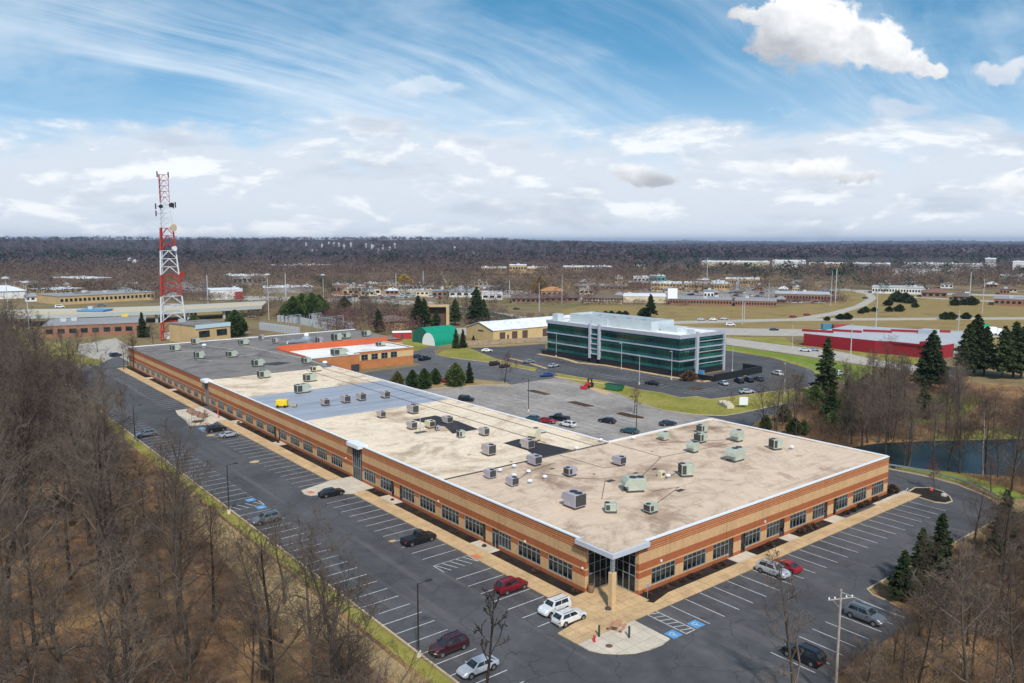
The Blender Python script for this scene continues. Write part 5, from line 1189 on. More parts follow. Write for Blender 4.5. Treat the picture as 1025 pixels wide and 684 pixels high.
fars = [
 ('house','grey roofed house with white walls left of the expressway',449,476,297.5,11,WHT,ROOFG,3,False),
 ('house','grey roofed row of houses behind the white walled house',480,506,293,9,mat('wall_grey', (.30,.30,.29), .8),mat('roof_shingle_grey',(.22,.23,.25),.9),4,False),
 ('shop_building','white box shop beside the expressway with a dark window',482,503,300.5,7,WHT,ROOFW,2,True),
 ('apartment_building','tan apartment block on the edge of the far wood, left wing',482,507,277.5,14,TANB,ROOFW,6,True),
 ('apartment_building','tan apartment block with a raised middle between its two wings',510,527,278,18,TANB,ROOFW,4,True),
 ('apartment_building','tan apartment block on the edge of the far wood, right wing',528,548,277.5,14,TANB,ROOFW,6,True),
 ('apartment_building','grey brown apartment block with many windows left of centre right',564,613,277,15,mat('wall_grey_brown',(.26,.19,.14),.85),ROOFW,12,True),
 ('house','dark brown hipped roof house by the expressway, left one',512,546,304,9,BRN,BRR,5,False),
 ('house','dark brown hipped roof house by the expressway, middle one',540,580,302.5,8,BRN,BRR,5,False),
 ('house','orange roofed building among the brown roofs',542,564,297,11,TANB,mat('roof_orange',(.42,.20,.08),.9),3,False),
 ('motel_building','cream two storey motel with brown roof',585,624,303.5,9,CREAMW,BRR,9,False),
 ('shop_building','cream flat store right of the motel',625,668,302.5,7,CREAMW,ROOFW,0,True),
 ('shop_building','pale long shed in front of the apartment blocks',576,628,290.5,6,BRN,ROOFG,8,True),
 ('shop_building','tan stone hotel with many windows above the shopping lot',653,684,291,11,TANB,ROOFW,7,True),
 ('shop_building','teal glass fronted showroom',651,667,282,8,mat('front_teal',(.08,.30,.36),.4),ROOFW,3,True),
 ('shop_building','white showroom left of the teal one',635,651,282.5,7,WHT,ROOFW,3,True),
 ('shop_building','cream box store at the horizon behind the apartments',632,648,270.5,8,CREAMW,ROOFW,0,True),
 ('shop_building','reddish store right of the tan stone hotel',630,652,288.5,8,BRK,ROOFG,4,True),
 ('strip_mall','long tan strip mall with flat white roof',686,732,289,9,TANB,ROOFW,12,True),
 ('strip_mall','tan strip mall behind the long one',728,762,284.5,8,TANB,ROOFW,8,True),
 ('strip_mall','brick retail row in front of the far parking lot',672,735,304,6,BRK,ROOFG,14,True),
 ('strip_mall','brick retail row continuing right of the first row',738,780,304.5,6,BRK,ROOFG,10,True),
 ('strip_mall','brick building with grey roof plant at the right end of the rows',778,834,298,8,BRK,RGREY,12,True),
 ('distribution_warehouse','long pale distribution warehouse at the horizon, left part',703,772,268,13,CREAMW,ROOFW,0,True),
 ('distribution_warehouse','long white distribution warehouse at the horizon, second part',774,808,267,14,WHT,ROOFW,0,True),
 ('distribution_warehouse','tan distribution warehouse at the horizon, third part',811,850,268.5,12,TANB,ROOFW,0,True),
 ('distribution_warehouse','grey distribution warehouse at the horizon, fourth part',855,893,269,13,mat('wall_grey', (.30,.30,.29), .8),ROOFW,0,True),
 ('factory_building','sprawling white roofed factory at the far right, front part',895,960,273,9,WHT,ROOFW,0,True),
 ('factory_building','sprawling white roofed factory at the far right, rear part',905,1000,267.5,12,WHT,ROOFW,0,True),
 ('factory_building','factory block with a pale tower at the far right',988,999,266,20,mat('wall_grey', (.30,.30,.29), .8),ROOFW,0,True),
 ('factory_building','tall white block at the right edge of the factory',1016,1040,270,20,WHT,ROOFW,0,True),
 ('factory_building','low white shed at the right edge',1003,1040,276,8,WHT,ROOFW,0,True),
 ('restaurant_building','brown hipped roof restaurant beside the distant right expressway',926,952,291.5,10,BRN,mat('roof_redbrown',(.20,.10,.07),.9),3,False),
 ('low_building','small brown roofed building right of the restaurant',958,976,293,7,BRN,BRR,2,False),
 ('low_building','low white walled building with piers left of the restaurant',876,928,289,8,WHT,RGREY,12,True),
 ('low_building','low brick building with a yellow sign at the right edge',1000,1035,296.5,7,BRK,ROOFG,4,True),
 ('far_building','tiny white building in the blue distance left of centre right',700,711,249.6,12,WHT,ROOFW,0,True),
 ('house','white house high in the wooded hills, left group',431/4+216,342,250.5,0,WHT,ROOFW,0,True)]
for nm, lab, a, b_, y, h, wm, rm, wn, fl in fars:
    if h == 0: continue
    p0, p1 = PX(a, y), PX(b_, y); h *= .8 if y < 286 else .62; wn = int(wn*1.5)
    bldg(nm, lab, p0, p1, 30 if y > 275 else 60, h, wm, rm, wn, flat=fl, rows=2 if ('apartment' in nm or 'hotel' in lab or 'motel' in lab) else 1)
# low roofs scattered through the middle distance
sm_ = random.Random(31)
for i in range(64):
    zn = sm_.choice(((336,450,286,297),(336,450,286,297),(570,690,282,300),(690,835,283,301),(690,835,283,301),(0,230,284,296),(430,500,284,298),(880,1025,276,289)))
    x = sm_.uniform(zn[0], zn[1]); y = sm_.uniform(zn[2], zn[3]); w_ = sm_.uniform(3,9)
    wm = sm_.choice((WHT,CREAMW,TANB,BRK,BRN,BRN,CREAMW)); rm = sm_.choice((ROOFW,ROOFG,BRR,ROOFG,mat('roof_shingle_grey',(.22,.23,.25),.9)))
    p0, p1 = PX(x-w_, y), PX(x+w_, y)
    bldg('low_building', 'small low building among bare trees and car parks in the middle distance', p0, p1, sm_.uniform(10,22), sm_.uniform(3.5,6), wm, rm, 3, flat=sm_.random() < .6, group='small low buildings in the middle distance')
# houses on the wooded hill
hh = random.Random(5)
def ray_ground(x, y):       # walk outwards along a bearing until the hillside rises to the sight line
    th = FWD-math.degrees(math.atan((x-512.5)/797)); k = (y-241.3)/797
    d = 900
    while d < 5200:
        p = polar(th, d)
        if CAM[2]-k*d <= hill(*p)+6: return p
        d += 20
    return None
for i, (x, y) in enumerate(((306,245.5),(329,245),(334,245.5),(339,246),(351,246),(366,247),(372,248),(374,249),(383,248.5),(312,253),(317,253.5),(395,247),(133,264),(128,262),(455,250),(474,256),(378,252),(390,250.5),(322,247),(344,248))):
    p = ray_ground(x, y)
    if p is None: continue
    dx, dy = 7*math.cos(R(FWD+90)), 7*math.sin(R(FWD+90))
    bldg('hillside_house', 'tiny pale house in the distant wood', (p[0]-dx*.4,p[1]-dy*.4), (p[0]+dx*.4,p[1]+dy*.4), 8, 13.5, mat('wall_grey_pale', (.40,.39,.38), .8), ROOFW, 0, flat=True, group='tiny pale houses in the distant wood')
bldg('garage_building','tan garage with a dark brown roof behind the substation', (123.7, 271.6), (138.0, 271.3), 14, 6.5, TANB, BRR, 0, flat=False)
t = thing('gate_frame', 'tan open portal frame with a dark opening among the pines', 'portal', (*(153.1, 270.9),0), R(-38)); MB().box(-6,-4.5,-2,2,0,10).build('pillar', TANB, t); MB().box(4.5,6,-2,2,0,10).build('pillar', TANB, t); MB().box(-6,6,-2,2,10.003,11).build('beam', TANB, t); MB().box(-4.49,4.49,1.4,1.9,0,9.99).build('door', BROWND, t)

# overpass
t = thing('overpass_bridge', 'long concrete overpass with a pale parapet crossing the left background', 'bridge', (*(47.9, 393.1),0)); bx0, by0 = (47.9, 393.1)
a0, a1, a2, a3 = (-35.6, 409.0), (4.1, 387.3), (48.7, 376.9), (103.9, 377.8)
pts = [(p[0]-bx0, p[1]-by0) for p in (a0,a1,a2,a3)]
dvx, dvy = 12, 24
back = [(p[0]+dvx, p[1]+dvy) for p in pts]
m = MB(); m.prism(pts+back[::-1], 5.0, 6.0); m.build('deck', mat('deck_tan', (.50,.41,.27), .85), t)
m = MB(); m.strip(pts, .5, 4.4, 6.35); m.build('parapet', mat('bridge_grey', (.36,.39,.38), .8), t); m = MB(); m.strip(back, .5, 6.0, 7.0); m.build('parapet', mat('bridge_grey', (.42,.43,.43), .8), t)
for k, x in ((0,.5),(1,.15),(1,.55),(1,.95),(2,.25),(2,.6)):
    q = (pts[k][0]*(1-x)+pts[k+1][0]*x, pts[k][1]*(1-x)+pts[k+1][1]*x); m = MB()
    for s in (.1,.5,.9): m.box(q[0]+dvx*s-.6,q[0]+dvx*s+.6,q[1]+dvy*s-.6,q[1]+dvy*s+.6,0,4.2)
    m.strip([(q[0]+.3,q[1]+.6),(q[0]+dvx-.3,q[1]+dvy-.6)],1.4,4.2,4.99); m.build('pier', mat('bridge_grey', (.42,.43,.43), .8), t)
for px_, lab, ty, c_ in (((31.9, 430.9),'dark lorry on the overpass','van','grey'),((11.6, 434.3),'white van on the overpass','van','white'),((142.5, 497.2),'white car on the road beyond the overpass','sedan','white'),((97.1, 375.7),'white car on the lane right of the tan building','sedan','white')):
    car(ty, c_, px_[0], px_[1], -10, lab, detail=False, z=6.05 if 'on the overpass' in lab else .06)
t = thing('yellow_sign', 'bright yellow sign disc on a pole in front of the overpass', 'sign', (*(30.1, 369.0),0)); MB().tube((0,0,0),(0,0,4.5),.12).build('post', STEEL, t); MB().rbox(-1.5,1.5,-.1,.1,2.6,6.2,.05).build('plate', mat('sign_yellow', (.85,.62,.0), .5), t)

# lattice tower, red and white
TR = mat('tower_red', (.40,.035,.02), .5, .1); TW = mat('tower_white', (.60,.61,.63), .5, .1)
t = thing('lattice_tower', 'tall red and white lattice tower with dish antennas behind the long building', 'tower', (33,300.5,0), R(10)); t.scale = (.98,.98,1)
def twid(z): return 6.9*(1-z/59)+2.45*(z/59) if z < 59 else 2.45      # circumradius
bands = [(0,8,TR,'red lowest section of the tower'),(8,19,TW,'white section above the red foot'),(19,28.3,TR,'red section in the middle of the tower'),(28.3,38.7,TW,'upper white section of the tower'),(38.7,48.4,TR,'upper red section of the tower'),(48.4,59.3,TW,'slim pale section of the tower'),(59.3,71,TR,'slim red top of the tower')]
for z0, z1, m_, lab in bands:
    m = MB(); nb = max(2, round((z1-z0)/(3.6 if z0 < 48 else 2.4))); th = .34 if z0 < 48 else .12; tb = .14 if z0 < 48 else .08
    for i in range(nb):
        za, zb = z0+(z1-z0)*i/nb, z0+(z1-z0)*(i+1)/nb
        Pa = [(twid(za)*math.cos(R(90+120*k)), twid(za)*math.sin(R(90+120*k)), za) for k in range(3)]
        Pb = [(twid(zb)*math.cos(R(90+120*k)), twid(zb)*math.sin(R(90+120*k)), zb) for k in range(3)]
        for k in range(3):
            j = (k+1)%3; m.tube(Pa[k], Pb[k], th, th, 6); m.tube(Pb[k], Pb[j], tb, tb, 4)
            mid = tuple((Pb[k][q]+Pb[j][q])/2 for q in range(3)); m.tube(Pa[k], mid, tb, tb, 4); m.tube(Pa[j], mid, tb, tb, 4)
    m.build('tower_section', m_, t, label=lab)
for x, y, z, r, m_ in ((2.6,-1.5,48.5,1.6,mat('dish_tan',(.55,.42,.28),.6)),(2.2,-2.4,39.6,1.1,COPING),(5.2,-1.6,28.2,1.4,TR),(-2.2,-1.0,57.5,.8,POLEM),(2.4,-1.4,58.2,1.1,POLEM)):
    m = MB(); m.tube((x,y,z),(x+.2,y-1.1,z),r*.8,r,14); m.build('dish_antenna', m_, t)
m = MB(); 
for x, z in ((-4.0,57.5),(-4.0,54.5),(3.9,58),(4.8,58.4),(-2.6,71),(2.3,71)): m.box(x-.2,x+.2,-1.2,-.8,z-1.2,z+1.2); m.tube((0,-1,z),(x,-1,z),.07,.07,4)
m.build('panel_antennas', POLEM, t)
m = MB(); m.box(-1.2,1.2,1.5,4,0,2.6); m.build('equipment_box', COPING, t)

# high light masts
def mast(x, y, h, lab, top=True, r=.28):
    t = thing('light_mast', lab, 'light mast', (x, y, 0)); MB().tube((0,0,0),(0,0,h),r,r*.55,8).build('pole', LPOLE, t)
    if top: MB().lathe([(.6,h-.6),(1.7,h-.5),(1.7,h-.1),(.3,h+.4)],10).build('lamp_ring', LPOLE, t)
for px_, yb, yt, lab, top in ((2,325,272,'tall light mast at the left edge of the picture',True),(22,318,276,'tall light mast right of the one at the left edge',True),(205,300,273,'tall mast right of the lattice tower',False),(266,317,273,'tall light mast with a ring head left of the evergreens',True),
  (284,296,272,'slender mast right of the ring headed one',False),(322,304,274,'tall light mast above the shopping strip',True),(395.5,292,274,'short mast by the yellow tree',False),(423,291,271,'pale mast right of the yellow tree',False),(510,297,281,'pale mast beside the grey houses',False),(540,312,283,'tall mast left of the glass building',False),
  (563,305,275,'pale blue mast above the orange roof',False),(709,267+15,258,'thin mast in front of the pale warehouse',False),(746,322,299,'dark mast on the near carriageway',False),(748,320,300,'second dark mast on the near carriageway',False),(772,304,281,'mast at the right of the far shopping lot',False),(740,288,276,'square pale water tank tower above the strip mall',False),
  (835,302,269,'left one of the twin pale masts at the ramp',False),(839.5,299,267,'right one of the twin pale masts at the ramp',False),(882,330,285,'tall mast behind the red building',False),(975,296,268,'tall pale mast at the distant right expressway',False),(989,304,274,'mast right of the tall pale one',False),(966,326,302,'slender mast by the green highway signs',False),(858,352,318,'lamp mast in front of the red building',False)):
    x_, y_ = PX(px_, yb); h_ = 43-(yt-241)/((yb-241)/43)
    mast(x_, y_, h_, lab, top, r=.22 if yb > 300 else .4 if 'tank' not in lab else 2.4)
# bridge railing lane in green, signs, lorries
for px_, lab in (((324.5, 85.4),'left one of two green highway signs with a yellow panel'),((327.4, 83.1),'right one of two green highway signs with a yellow panel')):
    t = thing('highway_sign', lab, 'road sign', (*px_,0), R(FWD-90)); MB().box(-1.6,1.6,-.1,.1,2.6,5.6).build('plate', mat('sign_green', (.0,.28,.12), .5), t); MB().box(-1.2,1.2,-.15,-.105,1.6,2.6).build('yellow_panel', mat('sign_yellow', (.85,.62,.0), .5), t)
    for s in (-1.2,1.2): MB().tube((s,.2,0),(s,.2,5.4),.1).build('post', STEEL, t)
def lorry(px_, rz, c1, c2, lab, L_=11):
    t = thing('lorry', lab, 'lorry', (*px_,.06), R(rz)); MB().rbox(-L_/2,L_/2-2.8,-1.25,1.25,1.1,3.9,.06).build('trailer_box', c1, t); MB().rbox(L_/2-2.5,L_/2,-1.2,1.2,.6,3.2,.3).build('cab', c2, t)
    MB().box(L_/2-.3,L_/2+.02,-1.0,1.0,1.9,2.8).build('windscreen', CARGL, t)
    for x in (-L_/2+1.2,-L_/2+2.4,L_/2-1.4):
        for s in (-1.15,1.15): MB().tube((x,s-.14,.52),(x,s+.14,.52),.52,.52,12).build('wheel', TYRE, t)
lorry((329.0, 81.8), -35, COPING, COPING, 'white lorry behind the green highway signs')
lorry((285.7, 134.2), -40, mat('lorry_blue', (.05,.18,.25), .5), mat('lorry_blue', (.05,.18,.25), .5), 'blue green lorry at the highway left of the red loads', 9)
lorry((288.2, 129.6), -40, mat('load_red', (.30,.04,.04), .6), BLACKW, 'flatbed lorry carrying dark red loads on the highway', 10)
t = thing('sign_board', 'big white billboard panel on a post above the field', 'billboard', (*(353.5, 287.5),0), R(FWD-95)); MB().box(-3.2,3.2,-.2,.2,4,11).build('board', COPING, t); MB().tube((0,.4,0),(0,.4,10),.4).build('post', STEEL, t)
m = MB(); pts = [(219.0, 373.9),(209.0, 301.6),(191.7, 237.1)]; ox, oy = pts[0]
t = thing('green_barrier', 'green barrier fence along the expressway left of the glass building', 'barrier', (ox,oy,0)); m.strip([(p[0]-ox,p[1]-oy) for p in pts], .2, .2, 2.2); m.build('panel', mat('barrier_green', (.02,.16,.11), .6), t)
for k in range(12): a = k/11; i = 0 if a < .5 else 1; f_ = a*2-i; MB().box(pts[i][0]*(1-f_)+pts[i+1][0]*f_-ox-.1, pts[i][0]*(1-f_)+pts[i+1][0]*f_-ox+.1, pts[i][1]*(1-f_)+pts[i+1][1]*f_-oy-.35, pts[i][1]*(1-f_)+pts[i+1][1]*f_-oy-.15, 0, 2.4).build('post', STEEL, t)
# substation: rows of pale switch cabinets and small gantries
sg = 'pale cabinets of the substation'
for r_, (a, b_, n) in enumerate((((78.6, 313.0),(83.8, 282.5),14),((104.7, 328.1),(102.6, 288.4),12),((100.6, 344.5),(104.7, 328.1),6),((117.1, 338.1),(112.9, 285.7),12))):
    for i in range(n):
        f_ = i/(n-1); x, y = a[0]*(1-f_)+b_[0]*f_, a[1]*(1-f_)+b_[1]*f_
        t = thing('substation_cabinet', 'pale grey cabinet in the fenced substation beyond the grey roof', 'cabinet', (x,y,0), R(20), sg); MB().rbox(-.8,.8,-.8,.8,0,3.4,.05).build('cabinet', mat('cabinet_pale', (.36,.38,.40), .5), t)
        m = MB(); m.tube((0,0,3.4),(0,0,4.6),.12,.08,6); m.build('bushing', STEEL, t)
for i, px_ in enumerate(((91.2, 303.0),(103.0, 305.0),(96.7, 282.4),(105.6, 286.0))):
    t = thing('substation_gantry', ('leftmost','second','third','rightmost')[i]+' steel gantry standing in the substation', 'gantry', (*px_,0), R(20))
    m = MB(); m.tube((-4,0,0),(-4,0,7),.2); m.tube((4,0,0),(4,0,7),.2); m.build('post', STEEL, t); m = MB(); m.tube((-4.2,0,7),(4.2,0,7),.2); m.tube((-4.2,0,6.2),(4.2,0,6.2),.12); m.build('beam', STEEL, t)
# cars in the distant lots, each only a few pixels
fc = random.Random(11); cols = ['white','silver','black','grey','brightred','blue','paleblue']
def dotcar(x, y, c_):
    t = MB(); t.rbox(-2.2,2.2,-.9,.9,.25,.95,.1); t.rbox(-1.3,1.0,-.75,.75,.95,1.45,.12,1)
    o = t.build('distant_car', [paint('car_paint_'+c_, PC[c_]), CARGL], loc=(x,y,.07)); o.rotation_euler = (0,0,fc.uniform(0,3.1))
    tag(o, 'tiny car standing in a distant parking lot', 'car', 'tiny cars in the distant parking lots')
for i in range(60): p = PX(fc.uniform(340,445), fc.uniform(294,300)); dotcar(p[0],p[1],fc.choice(cols))
for i in range(70): p = PX(fc.uniform(690,830), fc.choice((292,294.5,297,300))+fc.uniform(-.4,.4)); dotcar(p[0],p[1],fc.choice(cols))
for i in range(40): p = PX(fc.uniform(50,225), fc.choice((286,288,293))+fc.uniform(-.4,.4)); dotcar(p[0],p[1],fc.choice(cols))
for i in range(16): p = PX(fc.uniform(576,625), 289+fc.uniform(-.5,.5)); dotcar(p[0],p[1],fc.choice(cols))

# ------------------------------------------------------------------ trees
def prisms(segs, sides=3):
    """segs: (n,8) px py pz qx qy qz r0 r1 -> verts, quads (open tapered prisms)"""
    S = np.asarray(segs, dtype=np.float64); p, q, r0, r1 = S[:,:3], S[:,3:6], S[:,6], S[:,7]
    d = q-p; d /= np.maximum(np.linalg.norm(d, axis=1, keepdims=True), 1e-6)
    ref = np.where(np.abs(d[:,2:3]) < .9, np.array([[0,0,1.]]), np.array([[1.,0,0]]))
    a = np.cross(d, ref); a /= np.linalg.norm(a, axis=1, keepdims=True); b = np.cross(d, a)
    V = []
    for base, r in ((p, r0), (q, r1)):
        for k in range(sides):
            t = 2*math.pi*k/sides; V.append(base + (a*math.cos(t)+b*math.sin(t))*r[:,None])
    V = np.stack(V, 1).reshape(-1, 3); n = len(S); off = np.arange(n)[:,None]*(2*sides); F = []
    for k in range(sides): F.append(np.stack([off[:,0]+k, off[:,0]+(k+1)%sides, off[:,0]+sides+(k+1)%sides, off[:,0]+sides+k], 1))
    return V, np.concatenate(F)

def bare_tree(seed, H, spread=.30, low=.35, limbs=14, tw=.0125, lean=.035, dens=1.12, fork=False):
    rr = random.Random(seed); big = []; fine = []
    def rv(s=1): return Vector((rr.gauss(0,s), rr.gauss(0,s), rr.gauss(0,s)))
    def branch(p, d, L, r, lev, out, nseg):
        pts = [(p.copy(), r)]; d = d.normalized()
        for i in range(nseg):
            d = (d + rv(.13+.03*lev) + Vector((0,0,.10 if lev < 3 else .03))).normalized()
            p = p + d*(L/nseg); rn = r*(1-(i+1)/nseg*.72); rn = max(rn, tw*.8)
            out.append((*pts[-1][0], *p, pts[-1][1], rn)); pts.append((p.copy(), rn))
        return pts
    def grow(pts, L, lev):
        if lev > 4: return
        n = {1: 5, 2: 5, 3: 4, 4: 4}[lev]; n = max(2, int(n*dens+rr.random()*.9))
        for k in range(n):
            f = .25+.72*(k+rr.random()*.7)/n; i = min(int(f*(len(pts)-1)), len(pts)-2); a = f*(len(pts)-1)-i
            p = pts[i][0].lerp(pts[i+1][0], a); r = pts[i][1]*(1-a)+pts[i+1][1]*a; d0 = (pts[i+1][0]-pts[i][0]).normalized()
            sd = d0.cross(rv()).normalized(); ang = rr.uniform(.5,.95); d = d0*math.cos(ang)+sd*math.sin(ang)
            l2 = L*rr.uniform(.38,.62)*(1.15-f*.45); r2 = max(r*.52, tw)
            q = branch(p, d, l2, r2, lev, big if lev == 1 else fine, {1:4,2:3,3:2,4:1}[lev])
            grow(q, l2, lev+1)
    trunk = []; d = Vector((rr.gauss(0,lean), rr.gauss(0,lean), 1)); p = Vector((0,0,-.3)); r = H*.0105+.04; pts = [(p.copy(), r*1.25)]; n = 9
    for i in range(n):
        d = (d+Vector((rr.gauss(0,.05), rr.gauss(0,.05), .08))).normalized(); p = p+d*(H*.92/n); rn = r*(1-.86*((i+1)/n)**1.1)
        trunk.append((*pts[-1][0], *p, pts[-1][1], rn)); pts.append((p.copy(), rn))
    grow(pts[-4:], H*.22, 2)
    for k in range(limbs):
        f = low+(.97-low)*(k+rr.random())/limbs; i = min(int(f*n), n-1); a = f*n-i; p = pts[i][0].lerp(pts[i+1][0], a); r0 = pts[i][1]*(1-a)+pts[i+1][1]*a
        az = k*2.4+rr.uniform(-.5,.5); el = rr.uniform(.35,.95)+f*.25; dd = Vector((math.cos(az)*math.cos(el), math.sin(az)*math.cos(el), math.sin(el)))
        L = H*spread*rr.uniform(.75,1.2)*(1.25-f*.75); q = branch(p, dd, L, r0*.55, 1, big, 5); grow(q, L, 2)
    return trunk, big, fine

def make_bare(name, seed, H, label, mt=BARK, mf=TWIG, group=None, **kw):
    tr, big, fine = bare_tree(seed, H, **kw)
    root = thing(name, label, 'tree', (0,0,-500), 0, group)
    V, F = prisms(tr, 7); V2, F2 = prisms(big, 4)
    a = arr_mesh('trunk', V, F, mt, root)
    V, F = prisms(fine, 3); V = np.concatenate([V, V2]); F = np.concatenate([F, F2+len(V)-len(V2)])
    b = arr_mesh('crown', V, F, mf, root)
    return [root, [a, b], H]

def quads(C, U_, V_):
    """centres, half-axis vectors -> quad mesh"""
    P = np.stack([C-U_-V_, C+U_-V_, C+U_+V_, C-U_+V_], 1).reshape(-1,3); n = len(C)
    return P, np.arange(4*n).reshape(n,4)

def conifer(name, seed, H, rad, label, mf=NEEDLE, kind='spruce', n=5200, group=None, low=.06, size=.30):
    rs_ = np.random.RandomState(seed); root = thing(name, label, 'tree', (0,0,-500), 0, group)
    seg = [(0,0,-.2,0,0,H*.5,H*.018+.05,H*.011+.03),(0,0,H*.5,0,0,H*.98,H*.011+.03,.02)]
    # whorled boughs
    if kind == 'spruce':
        nb = int(H*9); C = []; D = []
        for i in range(nb):
            f = low+(1-low)*(i+rs_.rand())/nb; L = rad*(1-f)**.85*rs_.uniform(.55,1.18)+.1; az = i*2.39+rs_.uniform(-.4,.4); z = H*f
            el = -.30+.65*f; seg.append((0,0,z,L*math.cos(az),L*math.sin(az),z+L*math.sin(el)*.8,.035,.012))
            m_ = max(3, int(n/nb*(L/rad)*1.6)); t = rs_.uniform(.15,1.05,m_)
            w = (1.1-t)*L*.28+.1
            C.append(np.stack([t*L*math.cos(az)+rs_.normal(0,1,m_)*w, t*L*math.sin(az)+rs_.normal(0,1,m_)*w, z+t*L*math.sin(el)*.8-rs_.rand(m_)*.25*L*.5],1))
            D.append(np.repeat([[math.cos(az),math.sin(az),-.35]], m_, 0))
        C = np.concatenate(C); D = np.concatenate(D)
    else:                          # dense ovoid
        m_ = n; f = rs_.beta(1.3,1.5,m_); a = rs_.uniform(0,2*math.pi,m_); prof = np.sin(np.pi*np.clip(f,0.02,1)**.62)**.75
        lump = 1+.20*np.sin(a*3+seed)*np.sin(f*11+seed)+.13*np.sin(a*7+f*16)
        r = rad*prof*np.sqrt(rs_.uniform(.35,1.05,m_))*lump; C = np.stack([r*np.cos(a), r*np.sin(a), H*(.03+.95*f)],1); D = np.stack([np.cos(a),np.sin(a),.6*np.ones(m_)],1)
    m_ = len(C); D = D+rs_.normal(0,.45,(m_,3)); D /= np.linalg.norm(D,axis=1,keepdims=True); s = size*rs_.uniform(.6,1.4,(m_,1))
    B_ = np.cross(D, rs_.normal(0,1,(m_,3))); B_ /= np.linalg.norm(B_,axis=1,keepdims=True)
    P, F = quads(C, D*s, B_*s*.38)
    b = arr_mesh('crown', P, F, mf, root); V, F = prisms(seg, 5); a = arr_mesh('trunk', V, F, BARK, root)
    return [root, [a, b], H]

used = {}
def place(pr, x, y, z=0, rz=None, sc=1.0, label=None, group=None):
    root, parts, H = pr
    if rz is None: rz = random.uniform(0, 6.28)
    if root.name not in used:
        used[root.name] = 1; root.location = (x,y,z); root.rotation_euler = (0,0,rz); root.scale = (sc,sc,sc)
        if label: root['label'] = label
        if group: root['group'] = group
        return root
    return copy_tree(root, parts, (x,y,z), rz, sc, label, group)

FL = 'tall bare grey-brown tree in the dense wood left of the long parking lot'; FG = 'bare trees of the wood left of the parking lot'
forest = [make_bare('bare_tree', 100+i, h, FL, group=FG, spread=s, low=l, limbs=n) for i, (h, s, l, n) in enumerate(((24,.29,.34,17),(21,.30,.32,16),(18,.32,.28,14),(23,.27,.40,15),(15,.36,.20,14),(20,.36,.34,15),(12,.38,.16,13),(25,.30,.38,17)))]
rt = random.Random(21); pts = []
def ok(x, y, dmin):
    for a, b_ in pts:
        if (a-x)**2+(b_-y)**2 < dmin*dmin: return False
    return True
tries = 0
while len(pts) < 168 and tries < 8000:
    tries += 1
    y = -28+rt.random()**1.15*262; xl = -64.6+(y+62)*.095-10; x = rt.uniform(xl, -37 if y < 45 else -32.5 if y < 110 else -28.0)
    if y < 5 and x > -60+(y+28)*1.0+16: 
        continue
    if ok(x, y, 3.3 if y > 60 else 3.1): pts.append((x, y))
for x, y in pts:
    edge = x > -38.5
    k = rt.choice((2,4,6,2,0) if edge else (0,1,2,3,5,7,1,0,4))
    if y < 12: k = rt.choice((2,4,6,1))
    place(forest[k], x, y, 0, rt.uniform(0,6.28), (rt.uniform(.9,1.12) if y < 60 else rt.uniform(1.0,1.3)) if not edge else rt.uniform(.55,.85), FL, FG)
# single trees near the kerb that stand clear of the wood
solo = make_bare('bare_tree', 301, 12.5, 'slim bare tree standing clear on the grass verge by the outer row of stalls', spread=.26, low=.35, limbs=12); place(solo, -30.0,25.1)
snag = make_bare('bare_tree', 302, 7.0, 'small broken bare tree on the verge right of the slim one', spread=.22, low=.4, limbs=6, dens=.6); place(snag, -28.5,17.2)
stub = make_bare('bare_tree', 303, 15.5, 'lopped grey tree with stubby upright limbs at the bottom of the picture', mf=BARK, spread=.2, low=.5, limbs=8, dens=.4, tw=.05); place(stub, *(-27.2, -10.3))
r1 = make_bare('bare_tree', 304, 15.5, 'bare forked tree in front of the lower right stalls', spread=.30, low=.18, limbs=10, dens=.8, tw=.022); place(r1, *(-2.5, -25.3))
for tx, lab, s_ in (((-40.8, 20.0),'thin sapling among the near edge of the wood, lower left',.8),((-41.3, 35.5),'thin dark sapling at the edge of the near wood',.9)): place(snag, tx[0], tx[1], 0, None, s_, lab)
# right foreground wood
RGP = 'bare trees of the wood at the lower right'; RLB = 'bare tree in the tangled wood at the lower right corner'
rp_ = []
for i in range(2600):
    if len(rp_) > 44: break
    x = rt.uniform(23, 100); y = rt.uniform(-62, -18) if x < 84 else rt.uniform(-45, -6)
    if (y > -22 and x < 84) or (x > 50 and y > -25): continue
    if y < -62+(x+64.6)*.333-16: continue
    if x < 26.5 and y > -26: continue
    if x < 22: continue
    if all((a-x)**2+(b_-y)**2 > 3.0**2 for a, b_ in rp_): rp_.append((x,y))
for i in range(26): rp_.append((rt.uniform(7,36), rt.uniform(-40,-25.5)))
for x, y in rp_: place(forest[rt.choice((2,4,6,4,6,5))], x, y, 0, None, rt.uniform(.5,.72) if x > 36 else rt.uniform(.4,.6), RLB, RGP)
bigf = make_bare('bare_tree', 310, 17, 'large dark forked tree nearest the lower right corner', spread=.34, low=.22, limbs=13, dens=1.1, tw=.018)
place(bigf, *(5.8, -37.0)); place(bigf, *(0.1, -34.2), 0, 2.1, .85, 'second dark forked tree left of the largest one at the lower right')
place(bigf, *(10.0, -39.2), 0, 4.1, .95, 'dark forked tree touching the right edge at the bottom'); place(bigf, *(-0.7, -30.6), 0, 1.1, .55, 'small forked tree right of the utility pole')
for q, s_, lab in (((93.3, -5.4),.85,'broad bare tree leaning over the pond near the right edge'),((85.2, -12.6),.8,'broad bare tree between the pond and the right edge'),((92.1, 0.5),.62,'bare tree on the near bank of the pond'),((115.9, -3.7),.8,'bare tree on the far bank at the right edge'),((85.4, 5.8),.55,'small bare tree on the near bank behind the drive')): place(bigf, *q, 0, None, s_, lab)
